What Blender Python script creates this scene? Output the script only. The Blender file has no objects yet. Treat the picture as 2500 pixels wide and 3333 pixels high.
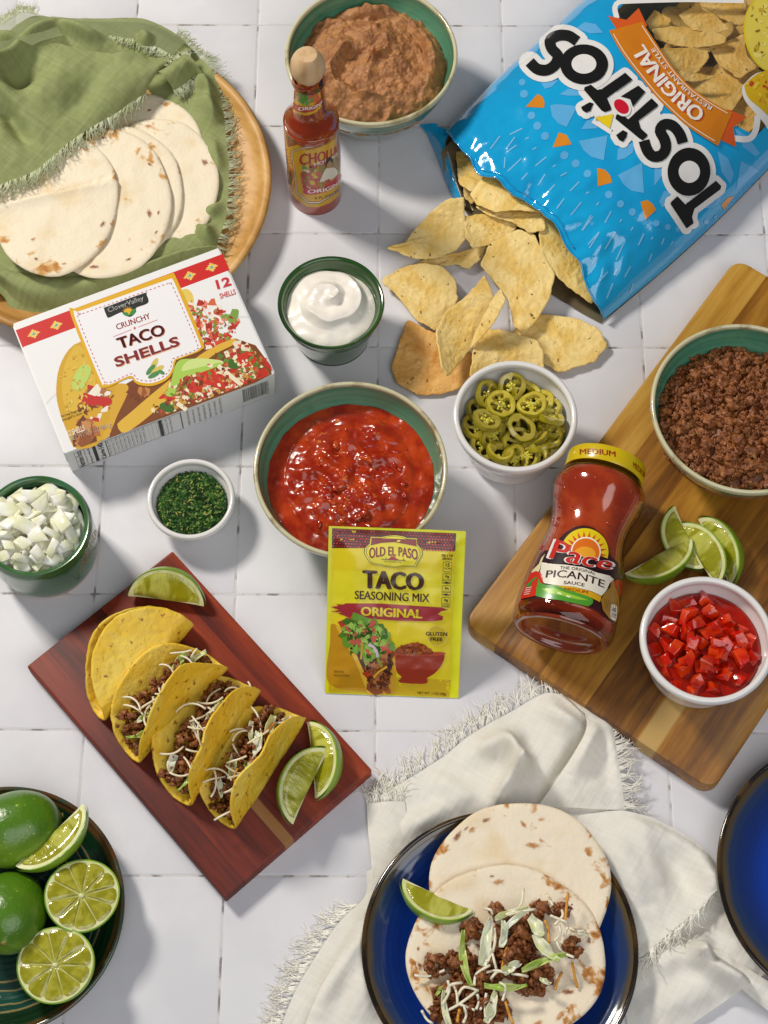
import bpy, bmesh, math, random
import numpy as np
from mathutils import Vector, Matrix, noise, geometry
random.seed(7); RNG = np.random.default_rng(7)
SC = bpy.context.scene; COL = SC.collection
R_ = math.radians; PI = math.pi

# ---------------------------------------------------------------- camera (metres; table top is z = 0)
SRC_W, SRC_H = 2500.0, 3333.0
FPX, CO = 5776.4, np.array([0.008115, -0.60128, 1.29755])
TILT, YAW = 0.40866, 0.00414
_Rz = np.array([[math.cos(YAW), -math.sin(YAW), 0], [math.sin(YAW), math.cos(YAW), 0], [0, 0, 1]])
CF = _Rz @ np.array([0, math.sin(TILT), -math.cos(TILT)])
CX = _Rz @ np.array([1.0, 0, 0])
CU = _Rz @ np.array([0, math.cos(TILT), math.sin(TILT)])
cam_d = bpy.data.cameras.new('camera'); cam = bpy.data.objects.new('camera', cam_d); COL.objects.link(cam)
cam.matrix_world = Matrix(((CX[0], CU[0], -CF[0], CO[0]), (CX[1], CU[1], -CF[1], CO[1]), (CX[2], CU[2], -CF[2], CO[2]), (0, 0, 0, 1)))
cam_d.sensor_fit = 'VERTICAL'; cam_d.sensor_height = 36; cam_d.sensor_width = 27
cam_d.lens = 36 * FPX / SRC_H; cam_d.clip_start = .05; cam_d.clip_end = 50
SC.camera = cam
SC.view_settings.view_transform = 'Standard'; SC.view_settings.look = 'None'
SC.view_settings.exposure = 0; SC.view_settings.gamma = 1

# ---------------------------------------------------------------- light: dim cool room, one large warm key lamp upper left
w = bpy.data.worlds.new('World'); SC.world = w; w.use_nodes = True
bg = w.node_tree.nodes['Background']; bg.inputs[0].default_value = (.90, .94, 1, 1); bg.inputs[1].default_value = .10
def area_lamp(name, loc, target, size, power, color):
    d = bpy.data.lights.new(name, 'AREA'); d.shape = 'RECTANGLE'; d.size, d.size_y = size; d.energy = power; d.color = color
    o = bpy.data.objects.new(name, d); COL.objects.link(o)
    o.location = loc; o.rotation_euler = (Vector(target) - Vector(loc)).to_track_quat('-Z', 'Y').to_euler()
    return o
area_lamp('key_lamp', (-1.22, 1.0, 1.62), (0, .02, 0), (.36, .36), 41.5, (1, .945, .86))
area_lamp('fill_lamp', (.45, -1.05, 1.55), (.02, 0, 0), (1.9, 1.3), 16.5, (.985, .985, 1))

# ---------------------------------------------------------------- helpers
def ray(px, py):
    d = CF * FPX + CX * (px - SRC_W / 2) - CU * (py - SRC_H / 2)
    return d / np.linalg.norm(d)
def P(px, py, z=0.0):
    d = ray(px, py); return CO + d * ((z - CO[2]) / d[2])
CROPS = {0: (0, 0, 2500 / 1659), 1: (1650, 50, .45208), 2: (1900, 0, .36166), 3: (1640, 1680, .31344), 4: (880, 100, .28027), 5: (1020, 1680, .31344),
         6: (0, 780, .55455), 7: (1350, 0, .69319), 8: (60, 1750, .72333), 9: (1250, 2750, .48222), 10: (850, 2150, .99458),
         11: (0, 2500, .37651), 12: (0, 0, .5425), 13: (1480, 820, .80442), 14: (850, 780, .69319), 15: (0, 1500, .49427), 16: (850, 0, .42194)}
def K(n, *pts):
    x0, y0, s = CROPS[n]
    r = [(x0 + s * x, y0 + s * y) for x, y in pts]
    return r if len(r) > 1 else r[0]
def PK(n, x, y, z=0.0): return P(*K(n, (x, y)), z)
def lin(c):
    if isinstance(c, str):
        c = c.lstrip('#'); c = tuple(int(c[i:i + 2], 16) / 255 for i in (0, 2, 4))
    return tuple(x / 12.92 if x <= .04045 else ((x + .055) / 1.055) ** 2.4 for x in c[:3])
def nz(x, y, z=0.0): return noise.noise(Vector((x, y, z)))
def fbm(x, y, z=0.0, o=4): return noise.fractal(Vector((x, y, z)), 1.0, 2.0, o)

def link(name, data, parent=None):
    o = bpy.data.objects.new(name, data); COL.objects.link(o)
    if parent is not None: o.parent = parent
    return o
def tag(o, label=None, cat=None, group=None, kind=None):
    if label: o['label'] = label
    if cat: o['category'] = cat
    if group: o['group'] = group
    if kind: o['kind'] = kind
    return o
def thing(name, label, cat, loc=(0, 0, 0), rot=(0, 0, 0), group=None):
    o = link(name, None); o.location = tuple(float(c) for c in loc); o.rotation_euler = rot
    o.empty_display_size = .01
    return tag(o, label, cat, group)
def wm(o):
    m = Matrix.LocRotScale(o.location, o.rotation_euler, o.scale)
    return wm(o.parent) @ m if o.parent else m
def make_mesh(name, V, F, mats=(), mi=None, smooth=True):
    me = bpy.data.meshes.new(name); V = np.asarray(V, float)
    if isinstance(F, np.ndarray):
        n = len(F); k = F.shape[1]
        me.vertices.add(len(V)); me.vertices.foreach_set('co', V.ravel())
        me.loops.add(n * k); me.loops.foreach_set('vertex_index', F.astype(np.int32).ravel())
        me.polygons.add(n); me.polygons.foreach_set('loop_start', np.arange(0, n * k, k, dtype=np.int32))
        me.update(calc_edges=True); me.validate()
    else:
        me.from_pydata([tuple(v) for v in V], [], [tuple(int(i) for i in f) for f in F])
    for m in (mats if isinstance(mats, (list, tuple)) else [mats]): me.materials.append(m)
    if mi is not None: me.polygons.foreach_set('material_index', np.asarray(mi, np.int32))
    me.polygons.foreach_set('use_smooth', np.full(len(me.polygons), bool(smooth)))
    me.update(); return me
def part(name, G, mats, parent=None, world=False, smooth=True, mi=None, kind=None, label=None, auto=None):
    V, F = G; V = np.asarray(V, float)
    if world and parent is not None:
        m = np.array(wm(parent).inverted()); V = V @ m[:3, :3].T + m[:3, 3]
    me = make_mesh(name, V, F, mats, mi, smooth)
    if auto: me.set_sharp_from_angle(angle=R_(auto))
    o = link(name, me, parent)
    if kind: o['kind'] = kind
    if label: o['label'] = label
    return o
def solo(name, G, mats, label, cat, group=None, kind=None, loc=None, **k):
    """a top-level thing that is one mesh; its origin is put at its base"""
    V, F = G; V = np.asarray(V, float)
    if loc is None: loc = (V[:, 0].mean(), V[:, 1].mean(), V[:, 2].min())
    o = part(name, (V - np.array(loc), F), mats, None, **k); o.location = tuple(float(c) for c in loc)
    return tag(o, label, cat, group, kind)
def copy_tree(o, parent=None):
    c = o.copy(); COL.objects.link(c)
    if parent is not None: c.parent = parent
    for ch in list(o.children): copy_tree(ch, c)
    return c

def join(*Gs):
    V, F, n = [], [], 0
    for v, f in Gs:
        v = np.asarray(v, float); V.append(v); F += [tuple(int(i) + n for i in q) for q in f]; n += len(v)
    return np.concatenate(V), F
def xf(G, M):
    m = np.array(M); V = np.asarray(G[0], float); return V @ m[:3, :3].T + m[:3, 3], G[1]
def grid(f, nu, nv, wu=False, flip=False):
    V = [f(i / (nu if wu else nu - 1), j / (nv - 1)) for j in range(nv) for i in range(nu)]
    F = []
    for j in range(nv - 1):
        for i in range(nu if wu else nu - 1):
            a, b = j * nu + i, j * nu + (i + 1) % nu
            q = (a, b, b + nu, a + nu); F.append(q[::-1] if flip else q)
    return np.array(V, float), F
def smoothline(pts, n, closed=False):
    """Catmull-Rom through the points, resampled to n points evenly"""
    p = np.asarray(pts, float); m = len(p); out = []
    seg = m if closed else m - 1
    for i in range(seg):
        if closed: a, b, c, d = p[i - 1], p[i], p[(i + 1) % m], p[(i + 2) % m]
        else: a, b, c, d = p[max(i - 1, 0)], p[i], p[i + 1], p[min(i + 2, m - 1)]
        for t in np.linspace(0, 1, 12, endpoint=False):
            out.append(.5 * (2 * b + (c - a) * t + (2 * a - 5 * b + 4 * c - d) * t * t + (3 * b - a - 3 * c + d) * t ** 3))
    out.append(out[0] if closed else p[-1]); out = np.array(out)
    L = np.concatenate([[0], np.cumsum(np.linalg.norm(np.diff(out, axis=0), axis=1))])
    q = np.linspace(0, L[-1], n + 1)[:-1] if closed else np.linspace(0, L[-1], n)
    return np.stack([np.interp(q, L, out[:, k]) for k in range(out.shape[1])], 1)
def lathe(prof, n=72, smoothn=0):
    if smoothn: prof = smoothline(prof, smoothn)
    return grid(lambda u, j: (0, 0, 0), 2, 2) if False else _lathe(prof, n)
def _lathe(prof, n):
    V, F = [], []
    for r, z in prof:
        for i in range(n):
            a = 2 * PI * i / n; V.append((r * math.cos(a), r * math.sin(a), z))
    for j in range(len(prof) - 1):
        for i in range(n):
            F.append((j * n + i, j * n + (i + 1) % n, (j + 1) * n + (i + 1) % n, (j + 1) * n + i))
    return np.array(V), F
def tube(pts, r, n=6, flat=1.0):
    p = np.asarray(pts, float); V, F = [], []
    rr = r if hasattr(r, '__len__') else [r] * len(p)
    for k in range(len(p)):
        t = p[min(k + 1, len(p) - 1)] - p[max(k - 1, 0)]; t = t / (np.linalg.norm(t) + 1e-12)
        up = np.array([0, 0, 1.0]) if abs(t[2]) < .9 else np.array([1.0, 0, 0])
        s = np.cross(t, up); s /= np.linalg.norm(s); q = np.cross(s, t)
        for i in range(n):
            a = 2 * PI * (i + .5) / n; V.append(p[k] + rr[k] * (math.cos(a) * s + flat * math.sin(a) * q))
    for k in range(len(p) - 1):
        for i in range(n): F.append((k * n + i, k * n + (i + 1) % n, (k + 1) * n + (i + 1) % n, (k + 1) * n + i))
    F.append(tuple(range(n))[::-1]); F.append(tuple((len(p) - 1) * n + i for i in range(n)))
    return np.array(V), F
def box(cx, cy, cz, sx, sy, sz):
    V = [(cx + sx * x, cy + sy * y, cz + sz * z) for z in (-.5, .5) for y in (-.5, .5) for x in (-.5, .5)]
    return np.array(V), [(0, 2, 3, 1), (4, 5, 7, 6), (0, 1, 5, 4), (2, 6, 7, 3), (0, 4, 6, 2), (1, 3, 7, 5)]
def vnormals(V, F):
    V = np.asarray(V); N = np.zeros_like(V)
    for f in F:
        a, b, c = V[f[0]], V[f[1]], V[f[2]]; n = np.cross(b - a, c - a)
        for i in f: N[i] += n
    return N / (np.linalg.norm(N, axis=1)[:, None] + 1e-12)
def sheet_disc(f, nr, nt, th, out=.4):
    """solid thin disc: f(r, t) gives the top surface, r 0..1, t 0..2pi; thickness th downwards along the normal"""
    V = [f(0, 0)]; F = []
    for i in range(1, nr + 1):
        for k in range(nt): V.append(f(i / nr, 2 * PI * k / nt))
    V = np.array(V, float)
    for k in range(nt): F.append((0, 1 + k, 1 + (k + 1) % nt))
    for i in range(nr - 1):
        for k in range(nt):
            a, b = 1 + i * nt + k, 1 + i * nt + (k + 1) % nt; F.append((a, a + nt, b + nt, b))
    N = vnormals(V, F)
    if N[:, 2].mean() < 0: N = -N; F = [q[::-1] for q in F]
    n = len(V); B = V - N * th
    rim = 1 + (nr - 1) * nt
    e = V[rim:rim + nt]; c = e.mean(0); o = e - c; o /= (np.linalg.norm(o, axis=1)[:, None] + 1e-9)
    mid = (e + B[rim:rim + nt]) / 2 + o * th * out
    flip = F[0] != (0, 1, 2)
    F2 = F + [tuple(n + i for i in q[::-1]) for q in F]
    for k in range(nt):
        k2 = (k + 1) % nt
        q1 = (rim + k, 2 * n + k, 2 * n + k2, rim + k2); q2 = (2 * n + k, n + rim + k, n + rim + k2, 2 * n + k2)
        F2 += [q1[::-1], q2[::-1]] if flip else [q1, q2]
    return np.concatenate([V, B, mid]), F2
def ico(sub, seed, rough=.25, freq=1.6, sx=1, sy=1, sz=1):
    bm = bmesh.new(); bmesh.ops.create_icosphere(bm, subdivisions=sub, radius=1)
    V = np.array([v.co[:] for v in bm.verts]); F = np.array([[v.index for v in f.verts] for f in bm.faces]); bm.free()
    out = []
    for v in V:
        p = Vector(v) * freq + Vector((seed * 7.3, seed * 1.7, seed * 3.1))
        k = 1 + rough * (noise.noise(p) * 1.2 + .6 * noise.noise(p * 2.3))
        out.append((v[0] * k * sx, v[1] * k * sy, v[2] * k * sz))
    return np.array(out), F
def randrot(maxtilt=None):
    if maxtilt is None:
        q = RNG.normal(size=4); q /= np.linalg.norm(q)
        from mathutils import Quaternion
        return np.array(Quaternion(q).to_matrix())
    return np.array((Matrix.Rotation(RNG.uniform(0, 2 * PI), 3, 'Z') @ Matrix.Rotation(R_(RNG.uniform(-maxtilt, maxtilt)), 3, 'X') @ Matrix.Rotation(R_(RNG.uniform(-maxtilt, maxtilt)), 3, 'Y')))
def scatter(templates, items):
    """items: (position, rotation 3x3, scale) -> one big (V, F)"""
    Vs, Fs, n = [], [], 0
    for k, (p, r, s) in enumerate(items):
        v, f = templates[k % len(templates)]
        Vs.append((v * s) @ r.T + p); Fs.append(f + n); n += len(v)
    return np.concatenate(Vs), np.concatenate(Fs)

# ---------------------------------------------------------------- materials
def mat(name, c, rough=.5, c2=None, scale=60, detail=4, ramp=(.4, .62), bump=0, bscale=200, bdetail=3, sss=0, sssr=(.4, .25, .12), sssd=.004,
        coat=0, coatr=.06, stretch=None, metal=0, spec=.5, trans=0, rot=0, c3=None, scale3=300, ramp3=(.6, .68), vary=0, dist=0, rough2=None):
    m = bpy.data.materials.new(name); m.use_nodes = True; nt = m.node_tree; N, L = nt.nodes, nt.links
    b = N['Principled BSDF']; b.inputs['Roughness'].default_value = rough; b.inputs['Metallic'].default_value = metal
    b.inputs['Specular IOR Level'].default_value = spec
    b.inputs['Base Color'].default_value = (*lin(c), 1)
    tc = N.new('ShaderNodeTexCoord'); mp = N.new('ShaderNodeMapping'); L.new(tc.outputs['Object'], mp.inputs[0])
    if stretch: mp.inputs['Scale'].default_value = stretch
    mp.inputs['Rotation'].default_value[2] = rot
    last = None
    def mask(sc, dt, rp, off):
        t = N.new('ShaderNodeTexNoise'); t.inputs['Scale'].default_value = sc; t.inputs['Detail'].default_value = dt; t.inputs['Distortion'].default_value = dist
        t.noise_dimensions = '4D'; t.inputs['W'].default_value = off
        L.new(mp.outputs[0], t.inputs['Vector'])
        r = N.new('ShaderNodeMapRange'); r.inputs[1].default_value, r.inputs[2].default_value = rp; r.interpolation_type = 'SMOOTHSTEP'
        L.new(t.outputs[0], r.inputs[0]); return r.outputs[0]
    def mix(fac, a, col):
        x = N.new('ShaderNodeMix'); x.data_type = 'RGBA'; L.new(fac, x.inputs[0])
        if a is None: x.inputs[6].default_value = (*lin(c), 1)
        else: L.new(a, x.inputs[6])
        x.inputs[7].default_value = (*lin(col), 1); return x.outputs[2]
    if c2:
        f = mask(scale, detail, ramp, 0); last = mix(f, None, c2)
        if rough2 is not None:
            r = N.new('ShaderNodeMapRange'); L.new(f, r.inputs[0]); r.inputs[3].default_value = rough; r.inputs[4].default_value = rough2; L.new(r.outputs[0], b.inputs['Roughness'])
    if c3: last = mix(mask(scale3, 3, ramp3, 5.3), last, c3)
    if vary:
        oi = N.new('ShaderNodeObjectInfo'); h = N.new('ShaderNodeHueSaturation')
        r = N.new('ShaderNodeMapRange'); L.new(oi.outputs['Random'], r.inputs[0]); r.inputs[3].default_value = 1 - vary; r.inputs[4].default_value = 1 + vary
        L.new(r.outputs[0], h.inputs['Value'])
        if last is None: h.inputs['Color'].default_value = (*lin(c), 1)
        else: L.new(last, h.inputs['Color'])
        last = h.outputs[0]
    if last is not None: L.new(last, b.inputs['Base Color'])
    if bump:
        t = N.new('ShaderNodeTexNoise'); t.inputs['Scale'].default_value = bscale; t.inputs['Detail'].default_value = bdetail; L.new(mp.outputs[0], t.inputs['Vector'])
        bp = N.new('ShaderNodeBump'); bp.inputs['Strength'].default_value = 1; bp.inputs['Distance'].default_value = bump
        L.new(t.outputs[0], bp.inputs['Height']); L.new(bp.outputs[0], b.inputs['Normal'])
    if sss:
        b.inputs['Subsurface Weight'].default_value = sss; b.inputs['Subsurface Radius'].default_value = sssr; b.inputs['Subsurface Scale'].default_value = sssd
    if coat: b.inputs['Coat Weight'].default_value = coat; b.inputs['Coat Roughness'].default_value = coatr
    if trans: b.inputs['Transmission Weight'].default_value = trans
    return m
def radial_mat(name, stops, rough=.15, coat=.6, mott=None, bump=0, rings=0):
    """glaze whose colour runs with the distance from the object's own axis (metres)"""
    m = mat(name, '#808080', rough, coat=coat); nt = m.node_tree; N, L = nt.nodes, nt.links; b = N['Principled BSDF']
    tc = N.new('ShaderNodeTexCoord'); sp = N.new('ShaderNodeVectorMath'); sp.operation = 'MULTIPLY'; sp.inputs[1].default_value = (1, 1, 0)
    L.new(tc.outputs['Object'], sp.inputs[0]); ln = N.new('ShaderNodeVectorMath'); ln.operation = 'LENGTH'; L.new(sp.outputs[0], ln.inputs[0])
    t = N.new('ShaderNodeTexNoise'); t.inputs['Scale'].default_value = 60; t.inputs['Detail'].default_value = 4; L.new(tc.outputs['Object'], t.inputs[0])
    ad = N.new('ShaderNodeMath'); ad.operation = 'MULTIPLY_ADD'; ad.inputs[1].default_value = .004; L.new(t.outputs[0], ad.inputs[0]); L.new(ln.outputs['Value'], ad.inputs[2])
    mx = stops[-1][0]; dv = N.new('ShaderNodeMath'); dv.operation = 'DIVIDE'; dv.inputs[1].default_value = mx + .002; L.new(ad.outputs[0], dv.inputs[0])
    cr = N.new('ShaderNodeValToRGB'); L.new(dv.outputs[0], cr.inputs[0]); e = cr.color_ramp.elements
    while len(e) < len(stops): e.new(.5)
    for k, (p, c) in enumerate(stops): e[k].position = p / mx; e[k].color = (*lin(c), 1)
    L.new(cr.outputs[0], b.inputs['Base Color'])
    if bump:
        wv = N.new('ShaderNodeMath'); wv.operation = 'SINE'; mu = N.new('ShaderNodeMath'); mu.operation = 'MULTIPLY'; mu.inputs[1].default_value = rings
        L.new(ln.outputs['Value'], mu.inputs[0]); L.new(mu.outputs[0], wv.inputs[0])
        bp = N.new('ShaderNodeBump'); bp.inputs['Distance'].default_value = bump; L.new(wv.outputs[0], bp.inputs['Height']); L.new(bp.outputs[0], b.inputs['Normal'])
    return m
def wood_mat(name, cols, staves, grain=26, sv=.16, rough=.42, stripe=None, knots=0, bump=.00025, dark=None):
    """grain along local x; staves = stave width in y; stripe = (y0, y1, x0, x1, colour) a pale sapwood band"""
    m = mat(name, cols[0], rough); nt = m.node_tree; N, L = nt.nodes, nt.links; b = N['Principled BSDF']
    tc = N.new('ShaderNodeTexCoord'); sx = N.new('ShaderNodeSeparateXYZ'); L.new(tc.outputs['Object'], sx.inputs[0])
    d = N.new('ShaderNodeMath'); d.operation = 'DIVIDE'; d.inputs[1].default_value = staves; L.new(sx.outputs[1], d.inputs[0])
    fl = N.new('ShaderNodeMath'); fl.operation = 'FLOOR'; L.new(d.outputs[0], fl.inputs[0])
    wn = N.new('ShaderNodeTexWhiteNoise'); wn.noise_dimensions = '1D'; L.new(fl.outputs[0], wn.inputs['W'])
    mp = N.new('ShaderNodeMapping'); L.new(tc.outputs['Object'], mp.inputs[0]); mp.inputs['Scale'].default_value = (.1, 1, 1)
    def ns(sc, dt, ds=0.0):
        t = N.new('ShaderNodeTexNoise'); t.noise_dimensions = '4D'; t.inputs['Scale'].default_value = sc; t.inputs['Detail'].default_value = dt; t.inputs['Distortion'].default_value = ds
        L.new(mp.outputs[0], t.inputs['Vector']); k = N.new('ShaderNodeMath'); k.operation = 'MULTIPLY'; k.inputs[1].default_value = 17; L.new(wn.outputs['Value'], k.inputs[0]); L.new(k.outputs[0], t.inputs['W'])
        return t.outputs[0]
    n1 = ns(grain, 6, .6); n2 = ns(grain * 9, 4); n3 = ns(grain * .35, 2, .3)
    s = N.new('ShaderNodeMath'); s.operation = 'MULTIPLY_ADD'; s.inputs[1].default_value = .55; L.new(n1, s.inputs[0])
    s2 = N.new('ShaderNodeMath'); s2.operation = 'MULTIPLY_ADD'; s2.inputs[1].default_value = .22; L.new(n2, s2.inputs[0]); L.new(s2.outputs[0], s.inputs[2])
    s3 = N.new('ShaderNodeMath'); s3.operation = 'MULTIPLY_ADD'; s3.inputs[1].default_value = .3; L.new(n3, s3.inputs[0])
    s4 = N.new('ShaderNodeMath'); s4.operation = 'MULTIPLY_ADD'; s4.inputs[1].default_value = sv; s4.inputs[2].default_value = -.02 - sv * .5; L.new(wn.outputs['Value'], s4.inputs[0])
    L.new(s4.outputs[0], s3.inputs[2]); L.new(s3.outputs[0], s2.inputs[2])
    cr = N.new('ShaderNodeValToRGB'); L.new(s.outputs[0], cr.inputs[0]); e = cr.color_ramp.elements
    while len(e) < len(cols): e.new(.5)
    for k, c in enumerate(cols): e[k].position = .36 + .30 * k / (len(cols) - 1); e[k].color = (*lin(c), 1)
    col = cr.outputs[0]
    def rng(sock, a, b_, lo=0, hi=1):
        r = N.new('ShaderNodeMapRange'); r.interpolation_type = 'SMOOTHSTEP'; r.inputs[1].default_value, r.inputs[2].default_value = a, b_; r.inputs[3].default_value, r.inputs[4].default_value = lo, hi; L.new(sock, r.inputs[0]); return r.outputs[0]
    def mul(a, b_):
        k = N.new('ShaderNodeMath'); k.operation = 'MULTIPLY'; L.new(a, k.inputs[0]); L.new(b_, k.inputs[1]); return k.outputs[0]
    if stripe:
        y0, y1, x0, x1, c, e1 = stripe
        wob = N.new('ShaderNodeMath'); wob.operation = 'MULTIPLY_ADD'; wob.inputs[1].default_value = .008; L.new(n3, wob.inputs[0]); L.new(sx.outputs[1], wob.inputs[2])
        f = mul(mul(rng(wob.outputs[0], y0 + .004 - e1, y0 + .004 + e1), rng(wob.outputs[0], y1 + .004 - e1, y1 + .004 + e1, 1, 0)), mul(rng(sx.outputs[0], x0 - .012, x0 + .012), rng(sx.outputs[0], x1 - .03, x1 + .01, 1, 0)))
        x = N.new('ShaderNodeMix'); x.data_type = 'RGBA'; L.new(f, x.inputs[0]); L.new(col, x.inputs[6])
        hs = N.new('ShaderNodeMix'); hs.data_type = 'RGBA'; L.new(n1, hs.inputs[0]); hs.inputs[6].default_value = (*lin(c), 1); hs.inputs[7].default_value = (*[v * .7 for v in lin(c)], 1)
        L.new(hs.outputs[2], x.inputs[7]); col = x.outputs[2]
    L.new(col, b.inputs['Base Color'])
    bp = N.new('ShaderNodeBump'); bp.inputs['Distance'].default_value = bump; L.new(n2, bp.inputs['Height']); L.new(bp.outputs[0], b.inputs['Normal'])
    return m
def print_mat(name, rough=.35, coat=0, bump=0, bscale=90):
    m = mat(name, '#ffffff', rough, coat=coat, bump=bump, bscale=bscale); N, L = m.node_tree.nodes, m.node_tree.links
    a = N.new('ShaderNodeAttribute'); a.attribute_name = 'Col'; L.new(a.outputs['Color'], N['Principled BSDF'].inputs['Base Color']); return m
def cloth_mat(name, c, c2, trans=.3, alpha=None, weave=900):
    m = bpy.data.materials.new(name); m.use_nodes = True; N, L = m.node_tree.nodes, m.node_tree.links
    b = N['Principled BSDF']; b.inputs['Roughness'].default_value = .85; b.inputs['Specular IOR Level'].default_value = .15
    tc = N.new('ShaderNodeTexCoord'); cols = []
    fac = None
    for rot, W in ((.55, 1.0), (.55 + PI / 2, 4.0)):
        vr = N.new('ShaderNodeVectorRotate'); vr.rotation_type = 'Z_AXIS'; vr.inputs['Angle'].default_value = rot; L.new(tc.outputs['Object'], vr.inputs['Vector']); mp = N.new('ShaderNodeMapping'); L.new(vr.outputs[0], mp.inputs[0]); mp.inputs['Scale'].default_value = (.03, 1, .03)
        t = N.new('ShaderNodeTexNoise'); t.noise_dimensions = '4D'; t.inputs['W'].default_value = W; t.inputs['Scale'].default_value = 420; t.inputs['Detail'].default_value = 3; L.new(mp.outputs[0], t.inputs['Vector'])
        if fac is None: fac = t.outputs[0]
        else:
            k = N.new('ShaderNodeMath'); k.operation = 'ADD'; L.new(fac, k.inputs[0]); L.new(t.outputs[0], k.inputs[1]); fac = k.outputs[0]
    r = N.new('ShaderNodeMapRange'); r.inputs[1].default_value, r.inputs[2].default_value = .8, 1.35; L.new(fac, r.inputs[0])
    x = N.new('ShaderNodeMix'); x.data_type = 'RGBA'; L.new(r.outputs[0], x.inputs[0]); x.inputs[6].default_value = (*lin(c), 1); x.inputs[7].default_value = (*lin(c2), 1)
    L.new(x.outputs[2], b.inputs['Base Color'])
    bp = N.new('ShaderNodeBump'); bp.inputs['Distance'].default_value = .0004; L.new(fac, bp.inputs['Height']); L.new(bp.outputs[0], b.inputs['Normal'])
    tr = N.new('ShaderNodeBsdfTranslucent'); L.new(x.outputs[2], tr.inputs[0]); ms = N.new('ShaderNodeMixShader'); ms.inputs[0].default_value = trans
    L.new(b.outputs[0], ms.inputs[1]); L.new(tr.outputs[0], ms.inputs[2]); out = N['Material Output']; L.new(ms.outputs[0], out.inputs[0])
    if alpha is not None:
        tp = N.new('ShaderNodeBsdfTransparent'); m2 = N.new('ShaderNodeMixShader'); m2.inputs[0].default_value = alpha
        L.new(tp.outputs[0], m2.inputs[1]); L.new(ms.outputs[0], m2.inputs[2]); L.new(m2.outputs[0], out.inputs[0])
    return m
def clear_mat(name, tint='#ffffff', gloss=.05, lo=.05):
    m = bpy.data.materials.new(name); m.use_nodes = True; N, L = m.node_tree.nodes, m.node_tree.links; N.remove(N['Principled BSDF'])
    tp = N.new('ShaderNodeBsdfTransparent'); tp.inputs[0].default_value = (*lin(tint), 1); gl = N.new('ShaderNodeBsdfGlossy'); gl.inputs['Roughness'].default_value = gloss
    lw = N.new('ShaderNodeLayerWeight'); pw = N.new('ShaderNodeMath'); pw.operation = 'POWER'; pw.inputs[1].default_value = 4.5; L.new(lw.outputs['Facing'], pw.inputs[0])
    fr = N.new('ShaderNodeMath'); fr.operation = 'MULTIPLY_ADD'; fr.inputs[1].default_value = .7; fr.inputs[2].default_value = lo; L.new(pw.outputs[0], fr.inputs[0]); ms = N.new('ShaderNodeMixShader')
    L.new(fr.outputs[0], ms.inputs[0]); L.new(tp.outputs[0], ms.inputs[1]); L.new(gl.outputs[0], ms.inputs[2]); L.new(ms.outputs[0], N['Material Output'].inputs[0]); return m

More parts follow.
